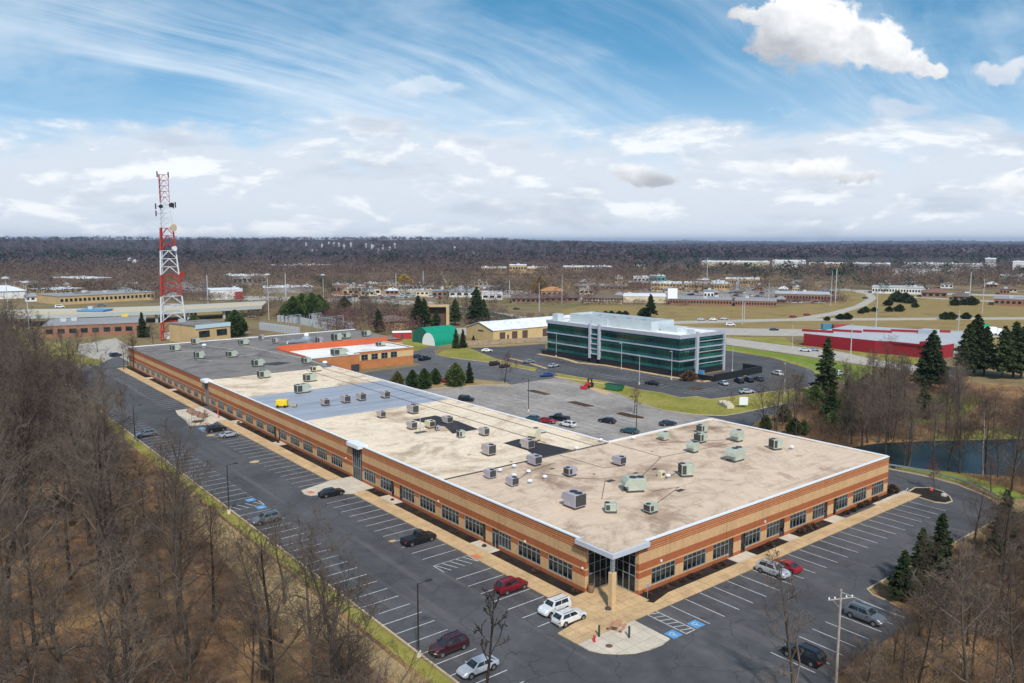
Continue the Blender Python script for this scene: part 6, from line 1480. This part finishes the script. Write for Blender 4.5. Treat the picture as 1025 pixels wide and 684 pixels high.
# pond-side wood and the wood right of the green verge
PG = 'bare trees around the pond'; PL = 'bare tree in the wood around the pond behind the right wing'
pp = []
for i in range(6000):
    if len(pp) > 62: break
    x = rt.uniform(84, 175); y = rt.uniform(-22, 50)
    if y < -62+(x+64.6)*.333-8 or (x < 95 and y < 12) or (x < 112 and 40 < y): continue
    if -8 < y < 19-(x-85)*.42 and x < 132: continue
    if x > 140 and rt.random() < .5: continue
    bq = FWD-math.degrees(math.atan2(y-CAM[1], x-CAM[0]))      # keep the views to the big conifers open
    if 20.3 < bq < 23.2 or 27.0 < bq < 29.3 or (bq > 30.2 and x > 105) : continue
    if all((a-x)**2+(b_-y)**2 > 3.4**2 for a, b_ in pp): pp.append((x,y))
for q in ((86.5,5.5),(88,1.5),(89.5,-2.5),(92,-8),(96,-13),(94,-10),(90,7),(84.5,9),(98,19.5),(103,17.5),(108,15),(113,11.5),(118,8),(124,4.5),(129,1),(133,-3),(100.5,22),(106,19)): pp.append(q)
for x, y in pp: place(forest[rt.choice((2,4,6,5,4))], x, y, 0, None, rt.uniform(.6,.85), PL, PG)
snow = make_bare('bare_tree', 305, 16, 'leaning pale barked tree by the pond at the right', mf=TWIG, mt=mat('pale_bark', (.27,.23,.19), .85), spread=.34, low=.3, limbs=13, lean=.2, tw=.016); place(snow, 92,-5.5, rz=2.0)
t1 = make_bare('bare_tree', 306, 6.2, 'small reddish bare tree on the black mulch island', mf=TWIGP, spread=.32, low=.28, limbs=12, dens=1.1, tw=.012); place(t1, 75.3,-4.2,.1)
place(t1, 82.6,-10.4,0,1.2,1.05,'small bare tree just outside the guardrail'); place(t1, 80.3,70.5,.1,None,1.15,'bare tree on the planting island in the rear lot'); place(t1, 81.4,124.5,.1,None,1.6,'upright bare tree at the right end of the evergreen strip'); place(t1, 98.5,140,.1,2,.6,'tiny bare tree in the verge by the blue car')
place(t1, 108,61,.1,.5,.6,'tiny bare tree beside the slab stack')
shr = conifer('shrub', 61, 1.6, 1.3, 'round red-brown shrub by the front corner of the glass building', SHRUBM, 'oval', 900, size=.14); place(shr, 128.5,92,0,None,2.0)
for x, y, s_ in ((20,-.9,.35),(18.6,-.9,.4),(15,-.9,.35),(13.6,-.9,.4),(12,-.9,.35),(10.3,-.9,.35),(8.6,-.9,.35),(29,-.9,.35),(31,-.9,.4),(39,-.9,.5),(40.6,-.9,.55),(42.2,-.9,.5),(52,-.9,.4),(54,-.9,.4),(57,-.6,.45),(59,-.6,.45),(62,-.6,.5),(68.3,-.2,.9),(5.6,-.9,.25)):
    place(shr, x, y, .1, None, s_, 'low brown shrub in the mulch bed along the right brick front', 'brown shrubs along the right brick front')
for i in range(34):
    y = 6+i*6.1+rt.uniform(-1.5,1.5)
    if 57 < y < 67 or 124 < y < 148: continue
    place(shr, -.9, y, .08, None, rt.uniform(.2,.36), 'small dark shrub in the mulch bed along the long brick front', 'small shrubs along the long brick front')

# evergreens
sp = conifer('spruce_tree', 71, 12, 2.9, 'dark spruce in the lower right wood', NEEDLE)
arb = conifer('evergreen_tree', 72, 5.6, 1.9, 'dense conical evergreen in the strip behind the roof, second from the left', NEEDLE2, 'oval', 3600, size=.20)
arg = conifer('evergreen_tree', 73, 5.0, 1.9, 'golden green loose evergreen at the left end of the strip', NEEDLE3, 'oval', 2400, size=.2)
ov = conifer('evergreen_tree', 74, 7.2, 2.9, 'largest rounded evergreen in the strip behind the roof', NEEDLE2, 'oval', 5200, size=.22)
pin = conifer('pine_tree', 75, 11, 3.6, 'broad dark pine', NEEDLE, 'spruce', 5200, low=.2)
place(arg, *(52.1, 138.4)); place(arb, *(54.7, 134.2)); place(arb, *(57.0, 131.4),0,None,1.1,'dense conical evergreen in the strip behind the roof, third from the left'); place(arb, *(63.5, 135.5),0,None,.9,'dense conical evergreen in the strip just left of the red car')
place(ov, *(66.4, 129.0)); place(sp, *(72.5, 130.5),0,None,.55,'narrow spruce right of the largest rounded evergreen')
place(sp, *(113.8, 197.6),0,None,.66,'left one of two slim spruces between the hoop sheds and the warehouse'); place(sp, *(116.9, 197.1),0,None,.64,'right one of two slim spruces between the hoop sheds and the warehouse')
place(pin, *(126.5, 203.2),0,None,.35,'small pine at the corner of the timber fence')
for (x, y), s_, lab in (((138.4, 265.3),1.5,'tall dark pine behind the hoop sheds, left'),((143.0, 267.3),1.35,'tall dark pine behind the hoop sheds, second'),((152.7, 271.2),.8,'small pine in front of the tan portal frame'),((162.8, 269.2),1.25,'dark pine left of the tallest one behind the warehouse'),((174.1, 266.4),1.75,'tallest dark pine behind the warehouse'),
   ((176.9, 264.1),1.2,'dark pine right of the tallest one behind the warehouse'),((116.9, 266.3),1.0,'dark spruce beside the tan garage'),((49.8, 244.9),.01,'x')):
    if s_ > .1: place(pin, x, y, 0, None, s_, lab)
for (x, y), s_, w, lab in (((24.9, 314.9),.95,1,'dark spruce left of the lattice tower'),((43.1, 300.4),.95,1.35,'broad dark evergreen right of the lattice tower')): place(sp if w == 1 else ov, x, y, 0, None, s_*(1 if w == 1 else 1.5), lab)
place(ov, *(58.7, 292.7),0,None,1.7,'round dark evergreen at the far end of the grey roof')
for i, ((x, y), s_) in enumerate((((106.5, 339.8),1.9),((117.1, 352.3),2.0),((119.0, 343.6),2.1),((127.0, 351.8),1.8),((105.3, 347.6),1.3),((155.4, 377.6),1.3))): place(ov, x, y, 0, None, s_, ('leftmost','second','third','fourth','low','separate')[i]+' dark evergreen of the clump behind the substation')
for i, ((x, y), s_, p_) in enumerate((((33.2, -22.7),.75,sp),((32.1, -21.0),.6,sp),((28.3, -20.8),.5,pin),((51.7, -23.3),.7,sp))): place(p_, x, y, 0, None, s_*1.15, ('spruce at the back of the lower right wood','slimmer spruce left of the tall one in the lower right wood','green bushy evergreen at the left edge of the lower right wood','dark spruce near the right edge of the picture')[i])
for i, ((x, y), s_, p_) in enumerate((((136.8, 51.6),1.4,sp),((120.1, 45.0),.9,ov),((145.9, 44.4),.95,ov),((121.1, 36.7),.8,ov),((123.6, 27.6),.8,sp),((168.5, 37.5),1.6,pin),((173.3, 41.6),1.0,sp),((205.6, 42.6),1.5,pin),((211.7, 42.6),1.75,pin),((208.0, 38.2),1.45,pin),((208.5, 33.1),1.5,pin),((213.2, 31.7),1.6,pin),((213.1, 29.4),1.5,pin),((174.0, 37.1),.85,pin))):
    place(p_, x, y, 0, None, s_, ('tall ragged spruce right of the office lot','broad low evergreen under the ragged spruce','mid green evergreen in front of the street','olive evergreen deep in the pond wood','slim spruce left of the pond','big dark pine standing alone right of the red building','spruce beside the lone dark pine','leftmost pine of the dark group at the right','tall pine of the dark group at the right','third pine of the dark group at the right','fourth pine of the dark group at the right','fifth pine of the dark group at the right','pine at the right edge of the picture','smaller pine touching the lone dark pine')[i])
for i in range(15):
    x = rt.uniform(88,140); y = rt.uniform(22,46)
    if y < 22-(x-85)*.3+8 and x < 100: continue
    place((sp,arb,ov)[i%3], x, y, 0, None, rt.uniform(.55,.95), 'dull green evergreen standing among the bare trees of the pond wood', 'evergreens in the pond wood')
# field shrubs
fbu = conifer('shrub', 77, 4.2, 3.0, 'dark green shrub dotted over the dry field by the highway', NEEDLE, 'oval', 1500, size=.34)
for i, ((x, y), s_) in enumerate((((272.6, 235.5),2.2),((274.4, 241.6),1.1),((345.5, 162.8),.7),((348.5, 160.5),.8),((389.2, 173.9),.6),((397.5, 175.7),.8),((408.3, 175.7),.6),((415.5, 170.0),.7),((420.2, 166.2),.9),((459.6, 192.2),.9),((499.2, 205.2),1.6),((494.4, 197.3),1.5),((488.7, 190.6),1.0),((457.5, 173.6),.7),((442.3, 176.1),.6),((494.5, 164.4),1.0),((503.1, 162.8),.9),((507.3, 159.4),1.3),((390.5, 126.9),.9),((393.1, 124.9),.9),((402.5, 120.9),.8),((334.8, 164.4),.5),((257.3, 263.0),.5),((261.4, 259.8),.6),((264.1, 257.6),.6),((267.7, 254.8),.6),((270.4, 252.6),.6),((241.4, 260.5),.6),((237.9, 263.3),.5),((233.9, 266.4),.5))):
    place(pin if i == 0 else fbu, x, y, 0, None, s_*.55 if i == 0 else s_*1.1, 'dark green shrub dotted over the dry field by the highway' if i else 'large dark evergreen in the field above the glass building roof', 'dark shrubs in the dry field' if i else None)
# reddish and brown mid-distance trees
for nm_, (xa_, xb_, ya_, yb_), cnt in (('s', (326,412,316,333), 12), ('e', (428,480,312,322), 8)):
    for i in range(cnt):
        x, y = PX(rt.uniform(xa_,xb_), rt.uniform(ya_,yb_)); place(forest[rt.choice((2,4,5,6))], x, y, 0, None, rt.uniform(.75,1.1), 'bare brown tree in the thicket beyond the long building' , 'bare trees beyond the long building')
for i in range(10):
    x, y = PX(rt.uniform(0,160), rt.uniform(338,362)); place(forest[rt.choice((4,6,2))], x, y, 0, None, rt.uniform(.55,.8), 'small bare tree by the orange brick office building', 'small bare trees by the orange brick office building')
yt = conifer('yellow_tree', 81, 14, 7, 'yellow willow at the edge of the far wood, left of centre', M_foliage('willow_yellow', (.22,.14,.03), (.42,.28,.06), .3), 'oval', 1600, size=.7)
place(yt, *PX(404,290)); place(yt, *PX(541,294),0,None,1.0,'yellow willow above the orange roofed building')

# undergrowth: brown stems and brush nobody could count
def brush(name, poly_fn, n, hmin, hmax, m_, seed, w=.012, up=1.0):
    rs_ = np.random.RandomState(seed); XY = poly_fn(rs_, n); ph = rs_.uniform(0,6,6); f_ = np.sin(XY[:,0]*.37+ph[0]+1.5*np.sin(XY[:,1]*.21+ph[1]))+np.sin(XY[:,1]*.31+ph[2]+1.5*np.sin(XY[:,0]*.27+ph[3]))+.8*np.sin(XY[:,0]*1.1+ph[4])*np.sin(XY[:,1]*.9+ph[5]); XY = XY[rs_.uniform(0,1,len(XY)) < np.clip(.45+.42*f_, .04, 1)]; n = len(XY); seg = []
    h = rs_.uniform(hmin, hmax, n); lean = rs_.normal(0,.28,(n,2)); z0 = np.zeros(n)
    p = np.column_stack([XY, z0]); q = np.column_stack([XY+lean*h[:,None]*.6, h*.6]); e = np.column_stack([q[:,:2]+rs_.normal(0,.35,(n,2))*h[:,None]*.5, h])
    S = [np.column_stack([p,q,np.full(n,w),np.full(n,w*.7)]), np.column_stack([q,e,np.full(n,w*.7),np.full(n,w*.4)])]
    for k in range(3):
        a = rs_.uniform(.3,1,n)[:,None]; b0 = p*(1-a)+q*a; tip = b0+np.column_stack([rs_.normal(0,.4,(n,2))*h[:,None]*.6, rs_.uniform(.1,.5,n)*h]); S.append(np.column_stack([b0,tip,np.full(n,w*.6),np.full(n,w*.35)]))
    V, F = prisms(np.concatenate(S), 3); return tag(arr_mesh(name, V, F, m_), kind='stuff')
def reg_left(r, n):
    y = r.uniform(-30,232,n); x = r.uniform(0,1,n)**.8*(-27.2-(-64.6+(y+62)*.095-8))+(-64.6+(y+62)*.095-8); return np.column_stack([x,y])
def reg_right(r, n):
    x = r.uniform(5,92,n); y = r.uniform(-60,-17.6,n); k = (y > -62+(x+64.6)*.333-12) & ~((x < 28) & (y > -24.3)); k &= ~((x > 76) & (y > -17)); return np.column_stack([x,y])[k]
def reg_pond(r, n):
    x = r.uniform(84,170,n); y = r.uniform(-20,50,n); k = ~((y > -8) & (y < 20-(x-85)*.42) & (x < 133)) & (y > -62+(x+64.6)*.333-6) & ~((x < 85.5) & (y < 8)) & ~((x < 112) & (y > 40)); return np.column_stack([x,y])[k]
BR = M_foliage('brush_brown', (.09,.055,.038), (.21,.14,.09), .4)
brush('undergrowth', reg_left, 26000, .4, 3.0, BR, 1, .017); brush('undergrowth', reg_right, 26000, .5, 4.0, BR, 2, .019); brush('undergrowth', reg_pond, 26000, .6, 5.0, BR, 3, .02)
DG = M_foliage('dry_grass_blades', (.22,.15,.07), (.42,.31,.16), .3)
def reg_dry(r, n):
    a = r.uniform(0,1,n); x = 30+a*56; y = np.where(x < 76, -18.2-r.uniform(0,1,n)**1.4*7, -14+ (x-76)*1.2-r.uniform(0,1,n)*9); x = x+np.where(x>76, r.uniform(0,6,n), 0); return np.column_stack([x,y])
brush('dry_grass_tufts', reg_dry, 9000, .3, 1.0, DG, 4, .02)
def reg_verge(r, n):
    y = r.uniform(-8,230,n); x = -25.0-r.uniform(0,1,n)**1.3*(4.0+4*np.exp(-((y-32)/26)**2)); return np.column_stack([x,y])
brush('verge_grass_tufts', reg_verge, 12000, .12, .5, DG, 5, .015)
# fallen logs
for i, (x0, y0, a, L_) in enumerate(((-47,52,20,7),(-38,9,75,8),(-34,16,100,6),(-50,28,150,6))):
    m = MB(); m.tube((0,0,.3),(L_,0,.25),.22,.14,8); m.tube((L_*.6,0,.3),(L_*.8,1.2,.5),.08,.04,5); o = m.build('fallen_log', BARK, loc=(x0,y0,0)); o.rotation_euler = (0,0,R(a)); tag(o, ('pale fallen trunk lying in the middle of the left wood','long fallen trunk near the bottom of the left wood','short fallen trunk near the verge','fallen trunk deep in the left wood')[i], 'log')

# far woods: crowns that read as one mass
def wood(name, px0, px1, d0, d1, n, h, w, m_, seed, ntri=18, tri=1.0, skip=None, kind='stuff'):
    rs_ = np.random.RandomState(seed); px_ = rs_.uniform(px0, px1, n); inv = rs_.uniform(1/d1, 1/d0, n); d = 1/inv
    b = np.radians(FWD-np.degrees(np.arctan((px_-512.5)/797))); X_ = CAM[0]+d*np.cos(b)*np.sqrt(1+((px_-512.5)/797)**2); Y_ = CAM[1]+d*np.sin(b)*np.sqrt(1+((px_-512.5)/797)**2)
    Z_ = np.array([hill(x, y) for x, y in zip(X_, Y_)]); hh_ = h*rs_.uniform(.65,1.15,n); ww = w*rs_.uniform(.7,1.3,n)
    # many small faces spread through each crown's volume
    C = np.repeat(np.column_stack([X_,Y_,Z_+hh_*.60]), ntri, 0); g3 = rs_.normal(0,1,(n*ntri,3)); g3 /= np.linalg.norm(g3,axis=1,keepdims=True); g3 *= rs_.uniform(.25,1,(n*ntri,1))**.5
    C = C+g3*np.column_stack([np.repeat(ww,ntri)*.5, np.repeat(ww,ntri)*.5, np.repeat(hh_,ntri)*.42]); m2 = len(C)
    A = rs_.normal(0,1,(m2,3)); A /= np.linalg.norm(A,axis=1,keepdims=True); B_ = np.cross(A, rs_.normal(0,1,(m2,3))); B_ /= np.linalg.norm(B_,axis=1,keepdims=True); s = tri*rs_.uniform(.5,1.4,(m2,1))
    V = np.stack([C-A*s, C+A*s, C+B_*s*.8], 1).reshape(-1,3); F = np.arange(3*m2).reshape(-1,3)
    return tag(arr_mesh(name, V, F, m_), kind=kind)
W1 = M_foliage('far_wood_brown', (.065,.048,.044), (.165,.122,.105), .009, objvar=False); W2 = M_foliage('far_wood_purple', (.045,.036,.044), (.105,.082,.090), .004, objvar=False); W3 = M_foliage('far_evergreen', (.012,.028,.02), (.03,.055,.03), .02, objvar=False); W4 = M_foliage('mid_wood_brown', (.08,.054,.042), (.21,.15,.115), .04, objvar=False)
W5 = M_foliage('mid_wood_red', (.09,.045,.045), (.16,.085,.075), .05, objvar=False)
wood('far_wood', -60, 660, 1250, 5200, 5200, 17, 17, W2, 31, 22, 2.6)
wood('far_wood', -60, 640, 900, 1700, 2600, 16, 13, W1, 32, 40, 1.2)
wood('far_wood', 600, 1090, 1900, 9000, 3600, 16, 22, W2, 33, 16, 3.2)
wood('far_wood', 560, 1090, 2000, 16000, 2600, 18, 60, W2, 34, 18, 8)
wood('far_wood', 600, 1090, 880, 1150, 1000, 15, 12, W1, 35, 44, 1.0)
wood('far_evergreens', -60, 700, 1300, 4200, 260, 22, 26, W3, 36, 60, 2.6); wood('far_evergreens', 640, 1090, 820, 3800, 130, 19, 20, W3, 37, 60, 1.8)
wood('mid_wood', 236, 335, 425, 520, 150, 5.5, 7, W4, 61, 130, .30); wood('mid_wood', 318, 420, 355, 470, 150, 7.5, 7, W5, 62, 150, .30); wood('mid_wood', 335, 425, 420, 540, 120, 5, 7, W4, 63, 120, .30)
wood('mid_wood', 425, 505, 395, 500, 110, 5, 7, W4, 64, 130, .30); wood('mid_wood', 470, 560, 400, 450, 60, 3.5, 6, W4, 65, 110, .28); wood('mid_wood', 150, 240, 560, 640, 110, 6, 8, W4, 66, 110, .35)
wood('mid_evergreens', 240, 420, 430, 540, 14, 6, 6, W3, 67, 160, .35)
wood('mid_wood', -40, 230, 600, 1150, 900, 14, 11, W4, 38, 90, .6); wood('mid_wood', 230, 560, 620, 1150, 1000, 14, 11, W4, 39, 90, .6)
wood('mid_wood', 560, 700, 800, 1000, 280, 11, 10, W4, 50, 90, .55); wood('mid_wood', 560, 860, 600, 900, 340, 13, 10, W4, 40, 90, .55); wood('mid_wood', 860, 1090, 690, 900, 420, 13, 11, W4, 41, 90, .6)
wood('mid_wood', 585, 690, 520, 560, 70, 4, 9, W4, 42, 60, .4); wood('mid_wood', 690, 850, 540, 575, 110, 4, 10, W5, 43, 60, .4)
wood('mid_wood', 480, 600, 500, 640, 90, 9, 8, W5, 44, 90, .4); wood('mid_wood', 160, 330, 520, 600, 60, 8, 8, W4, 45, 90, .4)
wood('mid_wood', 300, 345, 470, 520, 26, 12, 9, W5, 46, 110, .45); wood('mid_evergreens', 240, 545, 560, 950, 40, 14, 8, W3, 47, 110, .6); wood('mid_evergreens', 760, 1040, 640, 900, 46, 14, 9, W3, 48, 110, .6); wood('mid_evergreens', -10, 160, 560, 900, 22, 12, 10, W3, 49, 110, .6)

# ------------------------------------------------------------------ light, sky, air, camera
SUN_EL, SUN_AZ = 46, FWD+180+10      # direction the sun stands in, degrees ccw from +X
sd = Vector((math.cos(R(SUN_EL))*math.cos(R(SUN_AZ)), math.cos(R(SUN_EL))*math.sin(R(SUN_AZ)), math.sin(R(SUN_EL))))
sl = bpy.data.lights.new('sun', 'SUN'); sl.energy = 3.0; sl.angle = R(4); sl.color = (1.0,.95,.87)
so = bpy.data.objects.new('sun', sl); so.rotation_euler = (-sd).to_track_quat('-Z', 'Y').to_euler(); so.location = (0,0,120); col.objects.link(so)

w = bpy.data.worlds.new('World'); scene.world = w; w.use_nodes = True; g = G(w.node_tree)
for n_ in list(g.N): g.N.remove(n_)
gen = g.n('ShaderNodeTexCoord').outputs['Generated']
rot = g.mapping(gen, rot=(0,0,R(90-FWD)))                # +Y now points along the viewing azimuth
sp_ = g.n('ShaderNodeSeparateXYZ', {0: rot}); X_, Y_, Z_ = sp_.outputs
sky = g.n('ShaderNodeTexSky', sky_type='NISHITA', sun_disc=False, sun_elevation=R(SUN_EL), sun_rotation=R(90-SUN_AZ), air_density=1.0, dust_density=.6, ozone_density=1.6)
up = g.n('ShaderNodeCombineXYZ', {0: g.n('ShaderNodeSeparateXYZ', {0: gen}).outputs[0], 1: g.n('ShaderNodeSeparateXYZ', {0: gen}).outputs[1], 2: g.math('MULTIPLY_ADD', g.math('MAXIMUM', g.n('ShaderNodeSeparateXYZ', {0: gen}).outputs[2], 0.0), 1.5, .13)})
nv_ = g.n('ShaderNodeVectorMath', {0: up.outputs[0]}, operation='NORMALIZE'); g.L.new(nv_.outputs[0], sky.inputs[0])
base = g.n('ShaderNodeHueSaturation', {'Hue': .480, 'Saturation': 1.35, 'Value': 1.32, 'Color': sky.outputs[0]}).outputs[0]
yy = g.math('MAXIMUM', g.math('ABSOLUTE', Y_), .05)
u = g.math('DIVIDE', X_, yy); v = g.math('DIVIDE', Z_, yy)
uv = g.n('ShaderNodeCombineXYZ', {0: u, 1: v, 2: 0.0}).outputs[0]
plane = g.n('ShaderNodeCombineXYZ', {0: g.math('DIVIDE', X_, g.math('ADD', g.math('MAXIMUM', Z_, 0.0), .10)), 1: g.math('DIVIDE', Y_, g.math('ADD', g.math('MAXIMUM', Z_, 0.0), .10)), 2: 0.0}).outputs[0]
CW, CG, CD = (7.9,8.1,8.3), (5.8,6.3,7.0), (4.3,4.8,5.6)      # cloud radiance before the world strength
def rmp(x, a, b_): return g.ramp(x, [(a, 0.0), (b_, 1.0)], 'EASE')
# high streaky cirrus
warp = g.noise(g.mapping(plane, (.35,.35,1)), 1.0, 3, .5)
pw = g.n('ShaderNodeVectorMath', {0: plane, 1: g.n('ShaderNodeCombineXYZ', {0: g.math('MULTIPLY', warp, 1.6), 1: g.math('MULTIPLY', warp, .8), 2: 0.0}).outputs[0]}, operation='ADD').outputs[0]
ci = g.noise(g.mapping(g.mapping(pw, rot=(0,0,R(38))), (1.9,.20,1)), 1.25, 7, .66, .35); ci2 = g.noise(g.mapping(g.mapping(plane, rot=(0,0,R(30))), (.9,.35,1), loc=(.7,2.2,0)), .8, 4, .6)
cm = g.math('MULTIPLY', rmp(ci, .38, .80), rmp(ci2, .38, .62))
cs = g.mix(g.math('MULTIPLY', rmp(g.noise(g.mapping(uv, (2.2,5,1), loc=(5,2,0)), 1.0, 5, .6), .42, .70), .42), base, (7.4,7.9,8.4))
cs = g.mix(g.math('MULTIPLY', cm, .72), cs, (7.9,8.3,8.7))
# thin veil everywhere low
cs = g.mix(g.math('MULTIPLY', g.ramp(v, [(0.0, 1.0), (.08, .85), (.15, .35), (.22, .08), (.34, .0)]), .9), cs, (6.2,6.8,7.4))
# low bank of cumulus, bright tops and grey undersides
lo = g.noise(g.mapping(uv, (6,17,1)), 1.0, 6, .60, .3); lo2 = g.noise(g.mapping(uv, (6,17,1), loc=(0,-.26,0)), 1.0, 6, .60, .3)
edge = g.ramp(v, [(0.0, .72), (.06, .74), (.10, .70), (.145, .52), (.18, .22), (.24, 0.0)])
lm = rmp(g.math('ADD', lo, g.math('SUBTRACT', edge, .55)), .40, .60)
shade = rmp(g.math('SUBTRACT', lo, lo2), -.13, .13)
lc = g.mix(shade, CG, CW)
big_ = g.noise(g.mapping(uv, (4,15,1), loc=(2,1,0)), 1.0, 4, .6); lc = g.mix(g.math('MULTIPLY', rmp(big_, .50, .66), .7), lc, CD)
cs = g.mix(g.math('MULTIPLY', lm, .88), cs, lc)
# separate cumulus clouds: (u, v, half width, half height)
nzv = g.n('ShaderNodeVectorMath', {0: uv, 1: g.n('ShaderNodeCombineXYZ', {0: g.math('MULTIPLY', g.math('SUBTRACT', g.noise(g.mapping(uv,(6,7,1)), 1.0, 5, .6), .5), .10), 1: g.math('MULTIPLY', g.math('SUBTRACT', g.noise(g.mapping(uv,(7,8,1),loc=(3,1,0)), 1.0, 5, .6), .5), .08), 2: 0.0}).outputs[0]}, operation='ADD').outputs[0]
wu, wv_, _ = g.n('ShaderNodeSeparateXYZ', {0: nzv}).outputs
nz = g.noise(g.mapping(uv, (14,18,1)), 1.0, 7, .62, .2); nz2 = g.noise(g.mapping(uv, (14,18,1), loc=(.10,.34,0)), 1.0, 5, .6, .2)
CL = [((.305,.270,.045,.014),(.350,.252,.062,.042),(.395,.240,.075,.044),(.450,.226,.062,.026),(.505,.212,.035,.012)), ((.600,.212,.036,.012),), ((.160,.086,.045,.016),(.19,.080,.04,.012)), ((.36,.092,.07,.016),(.42,.08,.05,.012)), ((.475,.165,.05,.016),), ((-.11,.180,.07,.012),), ((.64,.06,.05,.018),)]
for ci_, (grp, amt, dk_) in enumerate(zip(CL, (.98,.75,.8,.75,.45,.35,.7), (1.15,.5,1.35,1.2,.6,.3,1.2))):
    f = None
    for (u0, v0, a, b_) in grp:
        du = g.math('DIVIDE', g.math('SUBTRACT', wu, u0), a); dv = g.math('DIVIDE', g.math('SUBTRACT', wv_, v0), b_)
        q = g.math('SUBTRACT', 1.0, g.math('SQRT', g.math('ADD', g.math('MULTIPLY', du, du), g.math('MULTIPLY', dv, dv))))
        f = q if f is None else g.math('MAXIMUM', f, q)
    u0, v0, a, b_ = grp[len(grp)//2]; dvv = g.math('DIVIDE', g.math('SUBTRACT', v, g.math('MULTIPLY_ADD', g.math('SUBTRACT', u, u0), -.33 if ci_ == 0 else 0.0, v0)), b_)
    f = g.math('ADD', f, g.math('MULTIPLY', g.math('SUBTRACT', nz, .5), 2.0))
    mk_ = rmp(f, -.18 if ci_ == 0 else -.1, .30 if ci_ == 0 else .6)
    sh = g.math('MULTIPLY_ADD', dvv, .34, g.math('MULTIPLY_ADD', g.math('SUBTRACT', nz, nz2), -1.0, .46))
    k_ = 1/dk_ if dk_ > 1 else 1
    cc = g.ramp(sh, [(.12, tuple(x*(.95*k_ if dk_ >= 1 else 1.2) for x in (4.9,5.1,5.6))), (.48, tuple(x*k_**.5 for x in (6.8,6.95,7.2))), (.8, (8.6,8.6,8.6))])
    cs = g.mix(g.math('MULTIPLY', mk_, amt), cs, cc)
bg = g.n('ShaderNodeBackground', {'Color': cs, 'Strength': .095}); out = g.n('ShaderNodeOutputWorld', {'Surface': bg.outputs[0]})

# the air
hz_m = bpy.data.materials.new('haze_air'); hz_m.use_nodes = True; g = G(hz_m.node_tree)
for n_ in list(g.N): g.N.remove(n_)
pv_ = g.n('ShaderNodeVolumePrincipled', {'Color': (.60,.73,.96,1), 'Density': .000055, 'Anisotropy': .2}); ou = g.n('ShaderNodeOutputMaterial'); g.L.new(pv_.outputs[0], ou.inputs['Volume'])
tag(MB().box(-27500,27500,-27500,27500,-6,118).build('haze', hz_m), kind='stuff')

cam = bpy.data.cameras.new('camera'); cam.sensor_width = 36; cam.lens = 36*790/1025; cam.clip_end = 80000; cam.clip_start = .5
co = bpy.data.objects.new('camera', cam); co.location = CAM
f_ = Vector((math.cos(R(FWD))*math.cos(R(7.285)), math.sin(R(FWD))*math.cos(R(7.285)), -math.sin(R(7.285))))
co.rotation_euler = f_.to_track_quat('-Z', 'Y').to_euler(); col.objects.link(co); scene.camera = co
scene.render.engine = 'CYCLES'
scene.view_settings.view_transform = 'Standard'; scene.view_settings.look = 'None'; scene.view_settings.gamma = 1.0; scene.view_settings.exposure = 0.45
scene.cycles.volume_bounces = 0; scene.cycles.max_bounces = 4; w.cycles.sampling_method = 'MANUAL'; w.cycles.sample_map_resolution = 256
